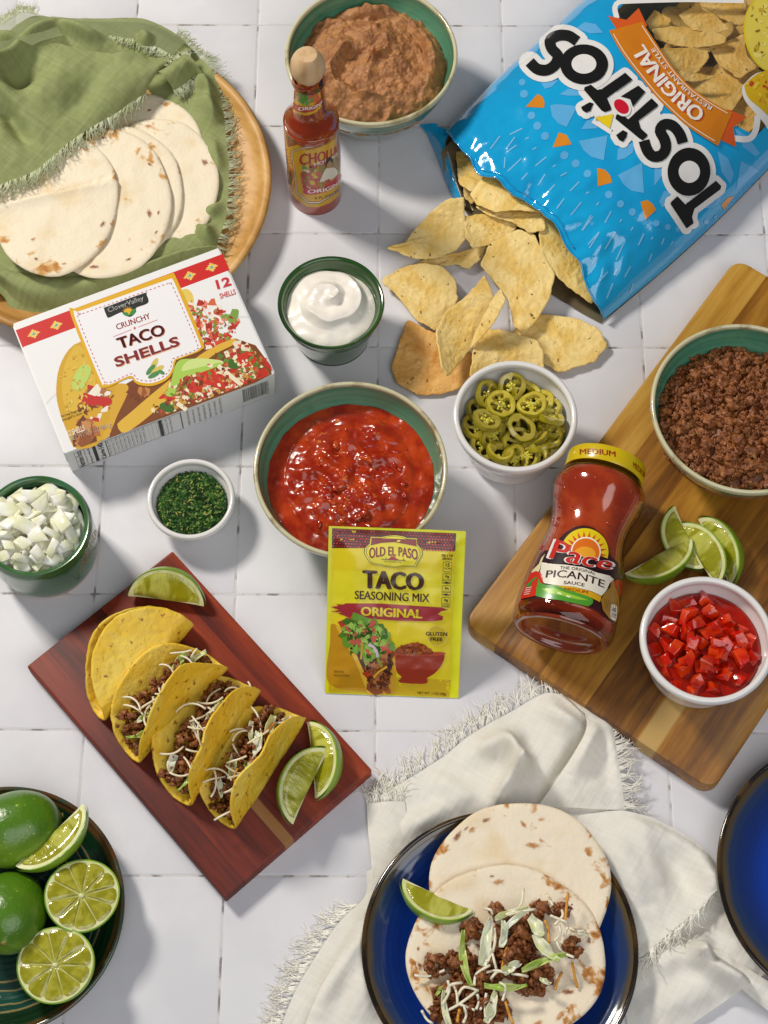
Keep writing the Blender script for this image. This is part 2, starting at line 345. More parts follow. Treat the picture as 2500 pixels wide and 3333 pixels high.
# ---------------------------------------------------------------- flat print (lettering, logos, package pictures) laid on a package's own surface
_TX = {}
def text_geo(s, bold=0.0):
    if (s, bold) in _TX: return _TX[(s, bold)]
    cu = bpy.data.curves.new('t', 'FONT'); cu.body = s; cu.size = 1; cu.resolution_u = 3; cu.offset = bold
    o = bpy.data.objects.new('t', cu); COL.objects.link(o)
    dg = bpy.context.evaluated_depsgraph_get(); me = bpy.data.meshes.new_from_object(o.evaluated_get(dg))
    V = np.array([v.co[:2] for v in me.vertices]); F = [tuple(p.vertices) for p in me.polygons]
    bpy.data.objects.remove(o); bpy.data.curves.remove(cu); bpy.data.meshes.remove(me)
    mn, mx = V.min(0), V.max(0); V = (V - mn) / (mx - mn); _TX[(s, bold)] = (V, F); return V, F
class Print:
    def __init__(s, surf, eps=6e-5, cut=None, clip=None, inc=.005): s.surf, s.eps, s.cut, s.items, s.clip, s.inc = surf, eps, cut, [], clip, inc   # inc: every piece of print lies a hair above the one before
    def raw(s, V, F, c, l): s.items.append((np.asarray(V, float), F, c, l + s.inc * len(s.items)))
    def poly(s, pts, c, l=1):
        t = geometry.tessellate_polygon([[Vector((x, y, 0)) for x, y in pts]]); s.raw(pts, [tuple(q) for q in t], c, l)
    def ell(s, c0, rx, ry, c, l=1, rot=0, n=20):
        a = np.linspace(0, 2 * PI, n, endpoint=False); x, y = rx * np.cos(a), ry * np.sin(a); cr, sr = math.cos(rot), math.sin(rot)
        s.raw(np.stack([c0[0] + cr * x - sr * y, c0[1] + sr * x + cr * y], 1), [tuple(range(n))], c, l)
    def line(s, pts, wd, c, l=1, closed=False):
        p = np.asarray(pts, float)
        if closed: p = np.concatenate([p, p[:1]])
        t = np.gradient(p, axis=0); n = np.stack([-t[:, 1], t[:, 0]], 1); n /= np.linalg.norm(n, axis=1)[:, None] + 1e-9
        V = np.concatenate([p - n * wd / 2, p + n * wd / 2]); m = len(p)
        s.raw(V, [(i, i + 1, m + i + 1, m + i) for i in range(m - 1)], c, l)
    def text(s, txt, o, x, y, c, l=2, bold=0.0, warp=None):
        """o = lower left corner, x = vector along the whole line, y = vector up the letters, in photograph coordinates"""
        if bold > 0 and any(ch in 'MNWXVAmnwxva' for ch in txt):
            V0, F0 = text_geo(txt, 0.0); k = len(V0); st = min(.55, bold * 1.1) / max(1, len(txt) * .62); sv = bold * .5
            sh = ((-st, 0), (st, 0), (0, -sv), (0, sv), (-st * .7, -sv * .7), (st * .7, sv * .7))
            V = np.concatenate([V0 + np.array(q) for q in sh]); F = [tuple(i + k * j for i in f) for j in range(len(sh)) for f in F0]
        else: V, F = text_geo(txt, bold)
        o, x, y = (np.asarray(q, float) for q in (o, x, y))
        if warp is not None: W = np.array([warp(a, b) for a, b in V])
        else: W = o + V[:, :1] * x + V[:, 1:] * y
        s.raw(W, F, c, l)
    def bits(s, region, n, pal, size, l=2):
        """small irregular morsels of a printed food picture inside a region polygon"""
        R = np.asarray(region, float); mn, mx = R.min(0), R.max(0); k = 0
        while k < n:
            p = RNG.uniform(mn, mx); ins = False; j = len(R) - 1
            for i in range(len(R)):
                if (R[i][1] > p[1]) != (R[j][1] > p[1]) and p[0] < (R[j][0] - R[i][0]) * (p[1] - R[i][1]) / (R[j][1] - R[i][1]) + R[i][0]: ins = not ins
                j = i
            if not ins: continue
            a = np.sort(RNG.uniform(0, 2 * PI, 7)); r = size * RNG.uniform(.5, 1.1) * RNG.uniform(.6, 1, 7); e = RNG.uniform(.45, 1); th = RNG.uniform(0, PI)
            x, y = r * np.cos(a), r * np.sin(a) * e
            W = [np.array(q) for q in np.stack([p[0] + x * math.cos(th) - y * math.sin(th), p[1] + x * math.sin(th) + y * math.cos(th)], 1)]
            if s.clip:
                cc = np.mean(s.clip, 0)
                for e in range(len(s.clip)):
                    a0, a1 = np.array(s.clip[e]), np.array(s.clip[(e + 1) % len(s.clip)]); nn = np.array([-(a1 - a0)[1], (a1 - a0)[0]]); nn = nn if np.dot(cc - a0, nn) > 0 else -nn
                    o_, W = W, []
                    for q in range(len(o_)):
                        u, v = o_[q], o_[(q + 1) % len(o_)]; du, dv = np.dot(u - a0, nn), np.dot(v - a0, nn)
                        if du >= 0: W.append(u)
                        if du * dv < 0: W.append(u + (v - u) * du / (du - dv))
                    if len(W) < 3: break
            k += 1
            if len(W) >= 3: s.raw(np.array(W), [tuple(range(len(W)))], pal[int(RNG.integers(len(pal)))], l + .3 * (k % 5) / 5)
    def build(s, name, parent, m, smooth=True, world=True, kind=None):
        Vs, Fs, Cs, n = [], [], [], 0
        for V, F, c, l in s.items:
            if s.cut:
                bm = bmesh.new(); vs = [bm.verts.new((x, y, 0)) for x, y in V]
                for f in F:
                    try: bm.faces.new([vs[i] for i in f])
                    except ValueError: pass
                for ax in (0, 1):
                    a, b = V[:, ax].min(), V[:, ax].max()
                    for q in np.arange(math.floor(a / s.cut) * s.cut + s.cut, b, s.cut):
                        co = [0, 0, 0]; co[ax] = q; no = [0, 0, 0]; no[ax] = 1
                        bmesh.ops.bisect_plane(bm, geom=bm.verts[:] + bm.edges[:] + bm.faces[:], plane_co=co, plane_no=no, dist=1e-5)
                bm.verts.index_update(); V = np.array([v.co[:2] for v in bm.verts]); F = [tuple(v.index for v in f.verts) for f in bm.faces]; bm.free()
            pts = []
            for x, y in V:
                p, nn = s.surf(x, y); pts.append(p + nn * s.eps * l)
            Vs.append(np.array(pts)); Fs += [tuple(i + n for i in f) for f in F]; Cs += [c] * len(F); n += len(V)
        V = np.concatenate(Vs)
        # make every face look outwards, towards the viewer's side of the package
        out = []
        for f in Fs:
            a, b_, c_ = V[f[0]], V[f[1]], V[f[2]]
            out.append(f if np.dot(np.cross(b_ - a, c_ - a), CO - a) > 0 else f[::-1])
        o = part(name, (V, out), m, parent, world=world, smooth=smooth, kind=kind)
        me = o.data; at = me.color_attributes.new('Col', 'FLOAT_COLOR', 'CORNER'); arr = []
        for p in me.polygons: arr += [*lin(Cs[p.index]), 1] * p.loop_total
        at.data.foreach_set('color', np.array(arr, np.float32)); return o
def plane_surf(p0, n):
    p0, n = np.asarray(p0, float), np.asarray(n, float)
    def f(x, y):
        d = ray(x, y); return CO + d * (np.dot(p0 - CO, n) / np.dot(d, n)), n
    return f
def revolve_surf(M, prof):
    """visible side of a surface of revolution: M (4x4) takes local (axis z) to world, prof = [(r, z)]"""
    Mi = np.array(M.inverted()); Mw = np.array(M); zs = np.array([p[1] for p in prof]); rs = np.array([p[0] for p in prof])
    def f(x, y):
        o = Mi[:3, :3] @ CO + Mi[:3, 3]; d = Mi[:3, :3] @ ray(x, y); r = rs.max(); z = 0
        for _ in range(25):
            A = d[0] ** 2 + d[1] ** 2; B = o[0] * d[0] + o[1] * d[1]; C = o[0] ** 2 + o[1] ** 2 - r * r
            D = max(B * B - A * C, 0); t = (-B - math.sqrt(D)) / A; p = o + d * t; z = p[2]
            rn = np.interp(z, zs, rs); r = .5 * r + .5 * rn
        s = (np.interp(z + .001, zs, rs) - np.interp(z - .001, zs, rs)) / .002
        h = math.hypot(p[0], p[1]); n = np.array([p[0] / h, p[1] / h, -s]); n /= np.linalg.norm(n)
        p = np.array([p[0] / h * r, p[1] / h * r, z])
        return Mw[:3, :3] @ p + Mw[:3, 3], Mw[:3, :3] @ n
    return f
# ================================================================ the setting: a table of pale tiles
T = .11
m_tile = mat('tile_glaze', '#d5d4d9', .5, c2='#dcdbdf', scale=16, bump=.00012, bscale=35, c3='#c2bfc4', scale3=70, ramp3=(.68, .8))
m_grout = mat('grout', '#d2cfcf', .9, c2='#8a8382', scale=60, detail=5, ramp=(.50, .64), bump=.0006, bscale=500)
table = part('tiled_table', box(.0, .11, -.01525, 1.099, 1.319, .03), m_grout, smooth=False); table['kind'] = 'structure'
def tile(i, j):
    g = .00030; n = 10; bd = []; s = i * 13.7 + j * 5.1
    for side in range(4):
        for k in range(n):
            t = k / n; x, y = [(t, 0), (1, t), (1 - t, 1), (0, 1 - t)][side]
            wob = .0007 * nz(x * 9 + s, y * 9 - s, 3.3) + .0005 * nz(x * 31 + s, y * 31, side)
            d = g + abs(wob) * (0.5 if k else 1.2)
            px = x * T + (d if x < .001 else -d if x > .999 else 0); py = y * T + (d if y < .001 else -d if y > .999 else 0)
            bd.append((px, py))
    bd = np.array(bd); c = np.array([T / 2, T / 2]); m = len(bd); V = []
    for dz, ins in ((-.004, 0), (-.00055, 0), (-.00012, .0007), (0, .0018)):
        for p in bd: V.append((*(p + (c - p) / np.linalg.norm(c - p) * ins), dz))
    F = [(r * m + k, r * m + (k + 1) % m, (r + 1) * m + (k + 1) % m, (r + 1) * m + k) for r in range(3) for k in range(m)]
    F.append(tuple(3 * m + k for k in range(m)))
    V = np.array(V); V[:, 2] += .00025 * nz(s, 2.2)
    o = part('tile', (V, F), m_tile, table, auto=50); o.location = (i * T, j * T, 0)
for j in range(-5, 7):
    for i in range(-5, 5): tile(i, j)

# ================================================================ cutting boards
def board(name, label, corners, th, m_, rounding, group=None, part_feet=False):
    """corners: near-left edge end A, far end B along the grain, C = A's neighbour across the grain (world xy)"""
    A, B, C = (np.asarray(q[:2], float) for q in corners)
    ux = (B - A); L = np.linalg.norm(ux); ux /= L; W = np.dot(C - A, np.array([-ux[1], ux[0]])); sg = np.sign(W); W = abs(W)
    cen = A + ux * L / 2 + np.array([-ux[1], ux[0]]) * sg * W / 2
    o = thing(name, label, 'cutting board', (*cen, 0), (0, 0, math.atan2(ux[1], ux[0])))
    def outline(ins):
        r = max(rounding - ins, .0005); pts = []
        for cx_, cy_, a0 in ((1, 1, 0), (-1, 1, 90), (-1, -1, 180), (1, -1, 270)):
            for k in range(7):
                a = R_(a0 + 15 * k); pts.append((cx_ * (L / 2 - ins - r) + r * math.cos(a), cy_ * (W / 2 - ins - r) + r * math.sin(a)))
        return pts
    V = []; rings = ((.0012, 0), (0, .0012), (0, th - .0022), (.0006, th - .0007), (.0020, th))
    for ins, z in rings: V += [(x, y, z) for x, y in outline(ins)]
    m = len(outline(0)); F = [(r * m + k, r * m + (k + 1) % m, (r + 1) * m + (k + 1) % m, (r + 1) * m + k) for r in range(len(rings) - 1) for k in range(m)]
    F += [tuple(range(m))[::-1], tuple((len(rings) - 1) * m + k for k in range(m))]
    part('board_slab', (np.array(V), F), m_, o, auto=40)
    return o
ZB = .020
m_acacia = wood_mat('acacia_wood', ['#4a2806', '#75470c', '#9a661c', '#b5822c', '#c89a42'], .041, 30, .15, .42, stripe=(-.062, -.046, -.21, -.05, '#cfa860', .0012))
bA, bB, bC = P(*K(0, (1000, 1345)), ZB), P(*K(0, (1591, 556)), ZB), P(*K(0, (1546, 1700)), ZB)
big_board = board('cutting_board', 'large golden acacia cutting board with rounded corners under the jar and two bowls', (bA, bB, bC), ZB, m_acacia, .012)
ZR = .016
m_red = wood_mat('red_wood', ['#360a03', '#5a1604', '#782407', '#8f310c', '#a64216'], .052, 30, .05, .58, stripe=(-.0145, -.0065, .052, .3, '#b0783c', .0006), bump=.0002)
rA, rB, rC = P(*K(0, (57, 1438)), ZR), P(*K(0, (485, 1940)), ZR), P(*K(0, (375, 1192)), ZR)
red_board = board('cutting_board', 'dark reddish brown wooden board carrying the hard shell tacos', (rA, rB, rC), ZR, m_red, .0015)

# ================================================================ bowls, cups and plates
def glaze(name, c, c2, rough=.14, k=60, c3=None, scale3=40):
    return mat(name, c, rough, c2=c2, scale=9, stretch=(.6, .6, k), detail=4, ramp=(.35, .65), coat=.6, bump=.0003, bscale=7, c3=c3, scale3=scale3, ramp3=(.52, .7))
m_gin = glaze('green_glaze_inside', '#5a9a7c', '#478464', k=26)
m_gout = glaze('green_glaze_outside', '#6c8f6a', '#4a7a60', k=34, c3='#7c6a3c', scale3=12)
m_grim = mat('cream_rim_glaze', '#cfc9a4', .18, c2='#8d7a4a', scale=55, ramp=(.5, .72), coat=.5)
def bowl(label, c, R, h, z, mats, foot=.5, lipw=.0034, depth=.006, name='bowl', wide=1.0, group=None):
    o = thing(name, label, 'bowl', (c[0], c[1], z), group=group); m_out, m_in, m_rim = mats
    out = [(.00002, .0015), (foot * R * .86, .0015), (foot * R * .9, 0), (foot * R, .0004), (foot * R * 1.02, .004), (foot * R * 1.12 + .004, .0075), (.80 * R, h * .42), (.925 * R, h * .7), (.985 * R, h * .92), (R, h - .0022)]
    inn = [(R - lipw, h - .0022), (.955 * R - .001, h * .86), (.89 * R - .002, h * .66), (.74 * R, h * .38), (.5 * R, h * .16), (.25 * R, depth), (.00002, depth)]
    part('body', lathe(smoothline(out[3:], 40).tolist() and ([(.00002, .0015), (foot * R * .86, .0015)] + smoothline(out[2:], 40).tolist()), 96), m_out, o)
    part('inside', lathe(smoothline(inn, 36), 96), m_in, o)
    a = np.linspace(0, PI, 9); rm = [(R - lipw / 2 + lipw / 2 * 1.06 * math.cos(t), h - .0022 + lipw * .62 * math.sin(t)) for t in a]
    part('rim', lathe([(R - .0002, h - .005)] + rm + [(R - lipw + .0001, h - .005)], 96), m_rim, o)
    return o
HB = .069
def rimc(u, v, z): p = P(u * SRC_W / 1659, v * SRC_W / 1659, z); return p
salsa_c = rimc(757, 1009, HB); bean_c = rimc(802, 114, HB); beef_c = rimc(1612, 878, HB + ZB)
G3 = (m_gout, m_gin, m_grim)
salsa_bowl = bowl('green glazed bowl full of red salsa behind the yellow packet', salsa_c, .0742, HB, 0, G3)
bean_bowl = bowl('green glazed bowl of refried beans behind the hot sauce bottle', bean_c, .0735, HB, 0, G3)
beef_bowl = bowl('green glazed bowl of browned ground beef on the acacia board', beef_c, .0725, HB, ZB, G3)
m_white = mat('white_porcelain', '#e9e6e3', .16, coat=.5)
W3 = (m_white, m_white, m_white)
jal_c = rimc(1113, 897, .058); tom_c = rimc(1528, 1380, .058 + ZB); herb_c = rimc(412, 1076, .028)
jal_bowl = bowl('white bowl of green pickled jalapeno slices beside the chips', jal_c, .0487, .058, 0, W3, foot=.6, lipw=.005)
tom_bowl = bowl('white bowl of diced red tomatoes on the acacia board', tom_c, .0490, .058, ZB, W3, foot=.6, lipw=.005)
herb_bowl = bowl('small white dish of dried green herbs', herb_c, .0345, .028, 0, W3, foot=.62, lipw=.0042)
# straight sided cups
m_dk = mat('dark_green_glaze', '#1f4416', .12, c2='#2b5420', scale=20, coat=.7)
m_dk2 = mat('bottle_green_glaze', '#335f30', .2, c2='#3d6e3c', scale=30, coat=.6, c3='#3a6a4a', scale3=18)
m_clay = mat('bare_clay', '#c9a27c', .8, bump=.0003)
cream_c = rimc(715, 652, .052); onion_c = rimc(75, 1134, .060)
cream_cup = thing('ramekin', 'dark green ramekin filled with sour cream', 'ramekin', (cream_c[0], cream_c[1], 0))
R, h = .0432, .052
part('body', lathe(smoothline([(.00002, 0), (.0285, 0), (.0305, .0015), (.0325, .008), (.0365, .030), (.0372, .0335), (.0388, .0345), (.0392, .040), (.0388, .041), (.0402, .0425), (.0405, .0465), (.0415, .048), (R, .050), (R - .0004, h)], 60), 96), m_dk, cream_cup)
part('inside', lathe(smoothline([(R - .0008, h), (R - .003, h - .0007), (R - .0045, h - .004), (R - .005, h - .0065), (R - .0068, h - .0085), (R - .007, h - .011), (R - .0088, h - .0135), (R - .009, .030), (.030, .006), (.00002, .005)], 60), 96), m_dk, cream_cup)
onion_cup = thing('ramekin', 'green ramekin with gold lettering filled with diced onion', 'ramekin', (onion_c[0], onion_c[1], 0))
R2, h2 = .0420, .060
part('body', lathe(smoothline([(.036, .0052), (.0368, .0060), (.0405, .012), (.0420, .022), (.0425, .040), (.0428, .053), (R2, h2 - .003), (R2 - .001, h2)], 40), 96), m_dk2, onion_cup)
part('inside', lathe(smoothline([(R2 - .001, h2), (R2 - .003, h2 - .0004), (R2 - .0048, h2 - .003), (R2 - .0052, .03), (.033, .008), (.00002, .006)], 36), 96), m_dk2, onion_cup)
part('foot', lathe([(.00002, 0), (.0352, 0), (.0366, .0012), (.0369, .0056), (.03, .0056)], 80), m_clay, onion_cup, auto=40)
cup_surf = revolve_surf(Matrix.Translation((onion_c[0], onion_c[1], 0)), [(.0368, .006), (.0405, .012), (.0420, .022), (.0425, .040), (.0428, .053), (.042, .06)])
pr = Print(cup_surf, 1e-4, 6); gold = '#a8864a'
pr.text('GATHER', K(15, (548, 682)), np.array(K(15, (648, 470))) - K(15, (548, 682)), (-9, -15), gold, 2, .01)
pr.text('Together', K(15, (525, 735)), np.array(K(15, (648, 560))) - K(15, (525, 735)), (-4, -14), gold, 2, .0)
pr.build('gold_lettering', onion_cup, print_mat('gold_print', .35))

def plate(name, label, c, R, h, prof, mats, group=None, n=128):
    o = thing(name, label, 'plate', (c[0], c[1], 0), group=group)
    top, under, rim = mats
    part('top', lathe(smoothline([(r * R, z * h) for r, z in prof], 70), n), top, o)
    part('underside', lathe(smoothline([(R * .995, h * .93), (.93 * R, h * .72), (.8 * R, h * .42), (.64 * R, .12 * h), (.62 * R, 0), (.58 * R, 0), (.57 * R, .001), (.00002, .001)], 50), n), under, o)
    t = .0018; a = np.linspace(-.35 * PI, 1.05 * PI, 9)
    part('rim', lathe([(R - .0012 + t * math.cos(q), h - .0006 + t * .8 * math.sin(q)) for q in a], n), rim, o)
    return o
BP = [(.00002, .16), (.3, .16), (.6, .17), (.66, .20), (.72, .30), (.8, .52), (.9, .78), (.97, .95), (.99, .98)]
m_blue = radial_mat('blue_glaze', [(0, '#0a3aa8'), (.052, '#0934a0'), (.066, '#0c3590'), (.082, '#14306e'), (.0895, '#273a5c'), (.0935, '#5d4d2c'), (.0965, '#4c3a1c'), (.099, '#17120c')], .1, .8, bump=.00004, rings=1500)
m_blue_u = mat('blue_glaze_under', '#141820', .2, c2='#1c2c54', scale=40, coat=.5)
m_blue_r = mat('dark_brown_rim', '#1c140d', .15, c2='#4a3516', scale=60, coat=.6)
blue_c = rimc(1080, 2046, .024); blue2_c = rimc(1847, 1888, .024)
plate_a = plate('dinner_plate', 'deep blue glazed plate holding the loaded soft tortilla', blue_c, .0975, .022, BP, (m_blue, m_blue_u, m_blue_r))
plate_b = plate('dinner_plate', 'empty deep blue glazed plate cut off by the right edge', blue2_c, .0985, .022, BP, (m_blue, m_blue_u, m_blue_r))
m_lp = radial_mat('dark_green_plate_glaze', [(0, '#1c4038'), (.049, '#17382f'), (.0495, '#9c8a58'), (.051, '#17382f'), (.0555, '#17382f'), (.056, '#9c8a58'), (.0573, '#1d4a40'), (.0655, '#1d4a40'), (.066, '#a08c5a'), (.0672, '#1a443a'), (.0705, '#1a443a'), (.071, '#a08c5a'), (.0726, '#12301f'), (.076, '#0f2a18'), (.082, '#142e1a'), (.0845, '#5a3a1c'), (.0885, '#2c3c2c')], .1, .8, bump=.0001, rings=1400)
m_lpu = mat('green_plate_under', '#33573f', .25, c2='#23452f', scale=40, coat=.4)
for q in (plate_a, plate_b): q.location.z = .0016
lime_c = rimc(0, 1962, .022)
lime_plate = plate('dinner_plate', 'dark green glazed plate holding limes at the left edge', lime_c, .0885, .022, BP, (m_lp, m_lpu, mat('green_brown_rim', '#3d4a38', .18, c2='#5a3a1c', scale=70, coat=.5)))
m_acw = wood_mat('plate_wood', ['#8a5a26', '#ad7c3c', '#c69550', '#d4a764', '#e0b87a'], .085, 22, .10, .5)
wood_c = rimc(200, 392, .024)
wood_plate = thing('wooden_plate', 'round shallow wooden plate lined with the green napkin', 'plate', (wood_c[0], wood_c[1], 0), (0, 0, R_(-38)))
RW = .1525
part('plate_body', lathe(smoothline([(.00002, .0005), (.09, .0005), (.12, .002), (.140, .009), (.150, .019), (RW, .0225), (RW - .0015, .0248), (RW - .005, .0252), (RW - .0078, .0236), (RW - .0092, .0212), (.138, .0165), (.120, .0125), (.08, .0115), (.00002, .0115)], 90), 144), m_acw, wood_plate)
# ================================================================ what is in the bowls
def dome(c, z0, R, f, nr, nt, z_skirt=.006):
    """a filling that fills a bowl: polar sheet with height f(x, y, r/R), closed by a skirt against the bowl wall"""
    V, F = [(0, 0, z0 + f(0, 0, 0))], []
    for i in range(1, nr + 1):
        q = i / nr
        for k in range(nt):
            a = 2 * PI * k / nt; x, y = q * R * math.cos(a), q * R * math.sin(a); V.append((x, y, z0 + f(x, y, q)))
    for k in range(nt): V.append((R * .97 * math.cos(2 * PI * k / nt), R * .97 * math.sin(2 * PI * k / nt), z0 - z_skirt))
    for k in range(nt): F.append((0, 1 + k, 1 + (k + 1) % nt))
    for i in range(nr):
        for k in range(nt):
            a, b = 1 + i * nt + k, 1 + i * nt + (k + 1) % nt; F.append((a, a + nt, b + nt, b))
    V = np.array(V); V[:, 0] += c[0]; V[:, 1] += c[1]; return V, F
# refried beans: a thick paste turned round with a spoon
m_bean = mat('refried_bean_paste', '#b27c4a', .58, c2='#98643a', scale=90, sss=.25, sssr=(.6, .3, .15), bump=.0007, bscale=420, bdetail=5, c3='#c49068', scale3=240, ramp3=(.6, .72))
def bean_h(x, y, q):
    wx, wy = x + .010 * nz(x * 28, y * 28, 1) + .004 * nz(x * 80, y * 80, 11), y + .010 * nz(x * 28, y * 28, 9) + .004 * nz(x * 80, y * 80, 12)
    r, a = math.hypot(wx, wy), math.atan2(wy, wx)
    s = (a * 1.0 - r * 150) / (2 * PI); s = s - math.floor(s); ridge = (s / .78) ** 2 if s < .78 else ((1 - s) / .22) ** .7
    rag = .45 + .75 * (.5 + nz(a * 1.6, r * 55, 5))
    lump = noise.turbulence(Vector((x * 60, y * 60, 4)), 4, False); edge = max(0, (q - .72) / .28)
    crumb = max(0, nz(x * 95, y * 95, 21)) ** 1.5 * .010 * (.3 + .7 * edge + .5 * max(0, nz(x * 25, y * 25, 3)))
    return .012 * (1 - q * q) + .0130 * ridge * rag * (1 - .6 * edge) + .0030 * (lump - .55) + crumb + .0016 * nz(x * 190, y * 190, 2) + .0009 * nz(x * 380, y * 380, 5) - .004 * edge * edge
solo('refried_beans', dome((bean_c[0], bean_c[1]), .049, .0665, bean_h, 150, 320), m_bean, 'swirled brown refried beans filling the far green bowl', 'refried beans', loc=(bean_c[0], bean_c[1], .04))
# sour cream
m_cream = mat('sour_cream_white', '#f6eee2', .28, sss=.06, sssr=(.6, .5, .4), coat=.3, bump=.0002, bscale=120)
def cream_h(x, y, q):
    wx, wy = x + .003 * nz(x * 60, y * 60, 1) + .002, y + .003 * nz(x * 60, y * 60, 7) - .003
    r, a = math.hypot(wx, wy), math.atan2(wy, wx)
    s = (-a + 2.2 + r * 330) / (2 * PI); s = s - math.floor(s); ridge = (s / .72 if s < .72 else (1 - s) / .28) ** 1.3
    rag = .55 + .45 * nz(a * 1.1, r * 90, 5)
    pk = math.exp(-((wx - .001) ** 2 + wy ** 2) / .0042 ** 2)
    return .0125 * (1 - q ** 2.6) + .0100 * ridge * rag * (1 - .4 * q) * min(1, r / .006) + .0050 * pk + .0008 * nz(x * 130, y * 130, 3)
solo('sour_cream', dome((cream_c[0] - .0005, cream_c[1]), .0395, .0362, cream_h, 90, 190), m_cream, 'white swirl of sour cream in the dark green ramekin', 'sour cream', loc=(cream_c[0], cream_c[1], .03))
# salsa
m_salsa = mat('salsa_red', '#9a2004', .24, c2='#bc3e0c', scale=75, detail=5, ramp=(.42, .68), sss=.3, sssr=(.8, .16, .03), coat=.25, coatr=.14, c3='#d07024', scale3=150, ramp3=(.62, .74), bump=.0003, bscale=160)
def salsa_h(x, y, q):
    m = max(0, 1 - ((x + .001) / .05) ** 2 - ((y - .002) / .055) ** 2)
    a = nz(x * 75, y * 95, 1); b = nz(x * 150, y * 190, 2); c_ = nz(x * 330, y * 380, 3)
    return .0055 * m ** .6 + .0056 * max(a, -.25) * (.3 + m) + .0015 * max(b, -.2) * (.35 + .8 * m) + .0005 * c_ * (.3 + m)
salsa = solo('salsa', dome((salsa_c[0], salsa_c[1]), .047, .0648, salsa_h, 110, 230), m_salsa, 'chunky red tomato salsa filling the middle green bowl', 'salsa', loc=(salsa_c[0], salsa_c[1], .04))
lump_t = [ico(2, k, .55, 1.3, 1, RNG.uniform(.5, .9), RNG.uniform(.4, .6)) for k in range(8)]
items = []
for k in range(75):
    a, r = RNG.uniform(0, 2 * PI), .056 * math.sqrt(RNG.uniform()); x, y = r * math.cos(a), r * math.sin(a)
    items.append((np.array([salsa_c[0] + x, salsa_c[1] + y, .047 + salsa_h(x, y, r / .0648) - .0016]), randrot(40), RNG.uniform(.0024, .0062) * (1 if r < .045 else .55)))
m_chunk = mat('tomato_chunk', '#aa2406', .15, c2='#c4480f', scale=30, ramp=(.45, .6), sss=.3, sssr=(.8, .15, .05), coat=.8, c3='#8a7422', scale3=14, ramp3=(.66, .69))
part('tomato_chunks', scatter(lump_t, items), m_chunk, salsa, world=True, kind='stuff')
# ground beef
def beef_lump(k):
    V, F = ico(3, 20 + k, .8, 1.7, 1, RNG.uniform(.65, 1), RNG.uniform(.55, .85))
    return np.array([v * (1 + .20 * nz(*(v * 4.2 + k * 3.3)) + .12 * nz(*(v * 8.5 + k))) for v in V]), F
beef_t = [beef_lump(k) for k in range(10)]
m_beef = mat('browned_beef', '#7a421a', .46, c2='#9c5e2e', scale=140, detail=5, c3='#ad7440', scale3=70, ramp3=(.58, .7), bump=.0009, bscale=520, bdetail=5, coat=.12, coatr=.3)
def beef_h(x, y, q): return .010 * (1 - q * q) + .006 * nz(x * 45, y * 45, 8)
items = []
for k in range(1050):
    a, r = RNG.uniform(0, 2 * PI), .0635 * math.sqrt(RNG.uniform()); x, y = r * math.cos(a), r * math.sin(a)
    s = RNG.choice([.0015, .0021, .0029, .0038, .0052], p=[.20, .30, .28, .16, .06])
    items.append((np.array([beef_c[0] + x, beef_c[1] + y, ZB + .046 + beef_h(x, y, r / .065) + RNG.uniform(-.002, .0022)]), randrot(), s))
bf = scatter(beef_t, items)
gb = solo('ground_beef', bf, m_beef, 'heap of browned ground beef crumbles in the green bowl on the acacia board', 'ground beef', kind='stuff', loc=(beef_c[0], beef_c[1], ZB + .03))
part('beef_underlayer', dome((beef_c[0], beef_c[1]), ZB + .0435, .0655, beef_h, 40, 90), m_beef, gb, world=True, kind='stuff')
# dried herbs
m_herb = mat('dried_herb_green', '#1c4210', .7, c2='#3d6e22', scale=260, ramp=(.45, .55), c3='#7d7a30', scale3=170, ramp3=(.72, .74))
def herb_h(x, y, q): return .006 * (1 - q * q) + .0015 * nz(x * 130, y * 130)
fl = []
for k in range(5):
    v, f = grid(lambda s, t, k=k: ((s - .5) * 2, (t - .5) * RNG.uniform(.7, 1.0), .5 * math.sin(s * 3 + k) + .3 * (t - .5) ** 2), 3, 2); fl.append((v, np.array(f)))
items = []
for k in range(2600):
    a, r = RNG.uniform(0, 2 * PI), .0268 * math.sqrt(RNG.uniform()); x, y = r * math.cos(a), r * math.sin(a)
    items.append((np.array([herb_c[0] + x, herb_c[1] + y, .0175 + herb_h(x, y, r / .027) + RNG.uniform(0, .0012)]), randrot(50), RNG.uniform(.0006, .0018)))
hb = solo('dried_herbs', scatter(fl, items), m_herb, 'dark green dried herb flakes in the small white dish', 'herbs', kind='stuff', loc=(herb_c[0], herb_c[1], .01), smooth=False)
its = []
for k in range(260):
    a, r = RNG.uniform(0, 2 * PI), .0262 * math.sqrt(RNG.uniform()); x, y = r * math.cos(a), r * math.sin(a)
    its.append((np.array([herb_c[0] + x, herb_c[1] + y, .0190 + herb_h(x, y, r / .027)]), randrot(40), RNG.uniform(.0006, .0017)))
part('pale_flakes', scatter(fl, its), mat('pale_herb', '#6f8a3a', .7, c2='#b3a456', scale=190, ramp=(.5, .6)), hb, world=True, kind='stuff', smooth=False)
part('herb_underlayer', dome((herb_c[0], herb_c[1]), .0172, .0272, herb_h, 16, 60), m_herb, hb, world=True, kind='stuff')

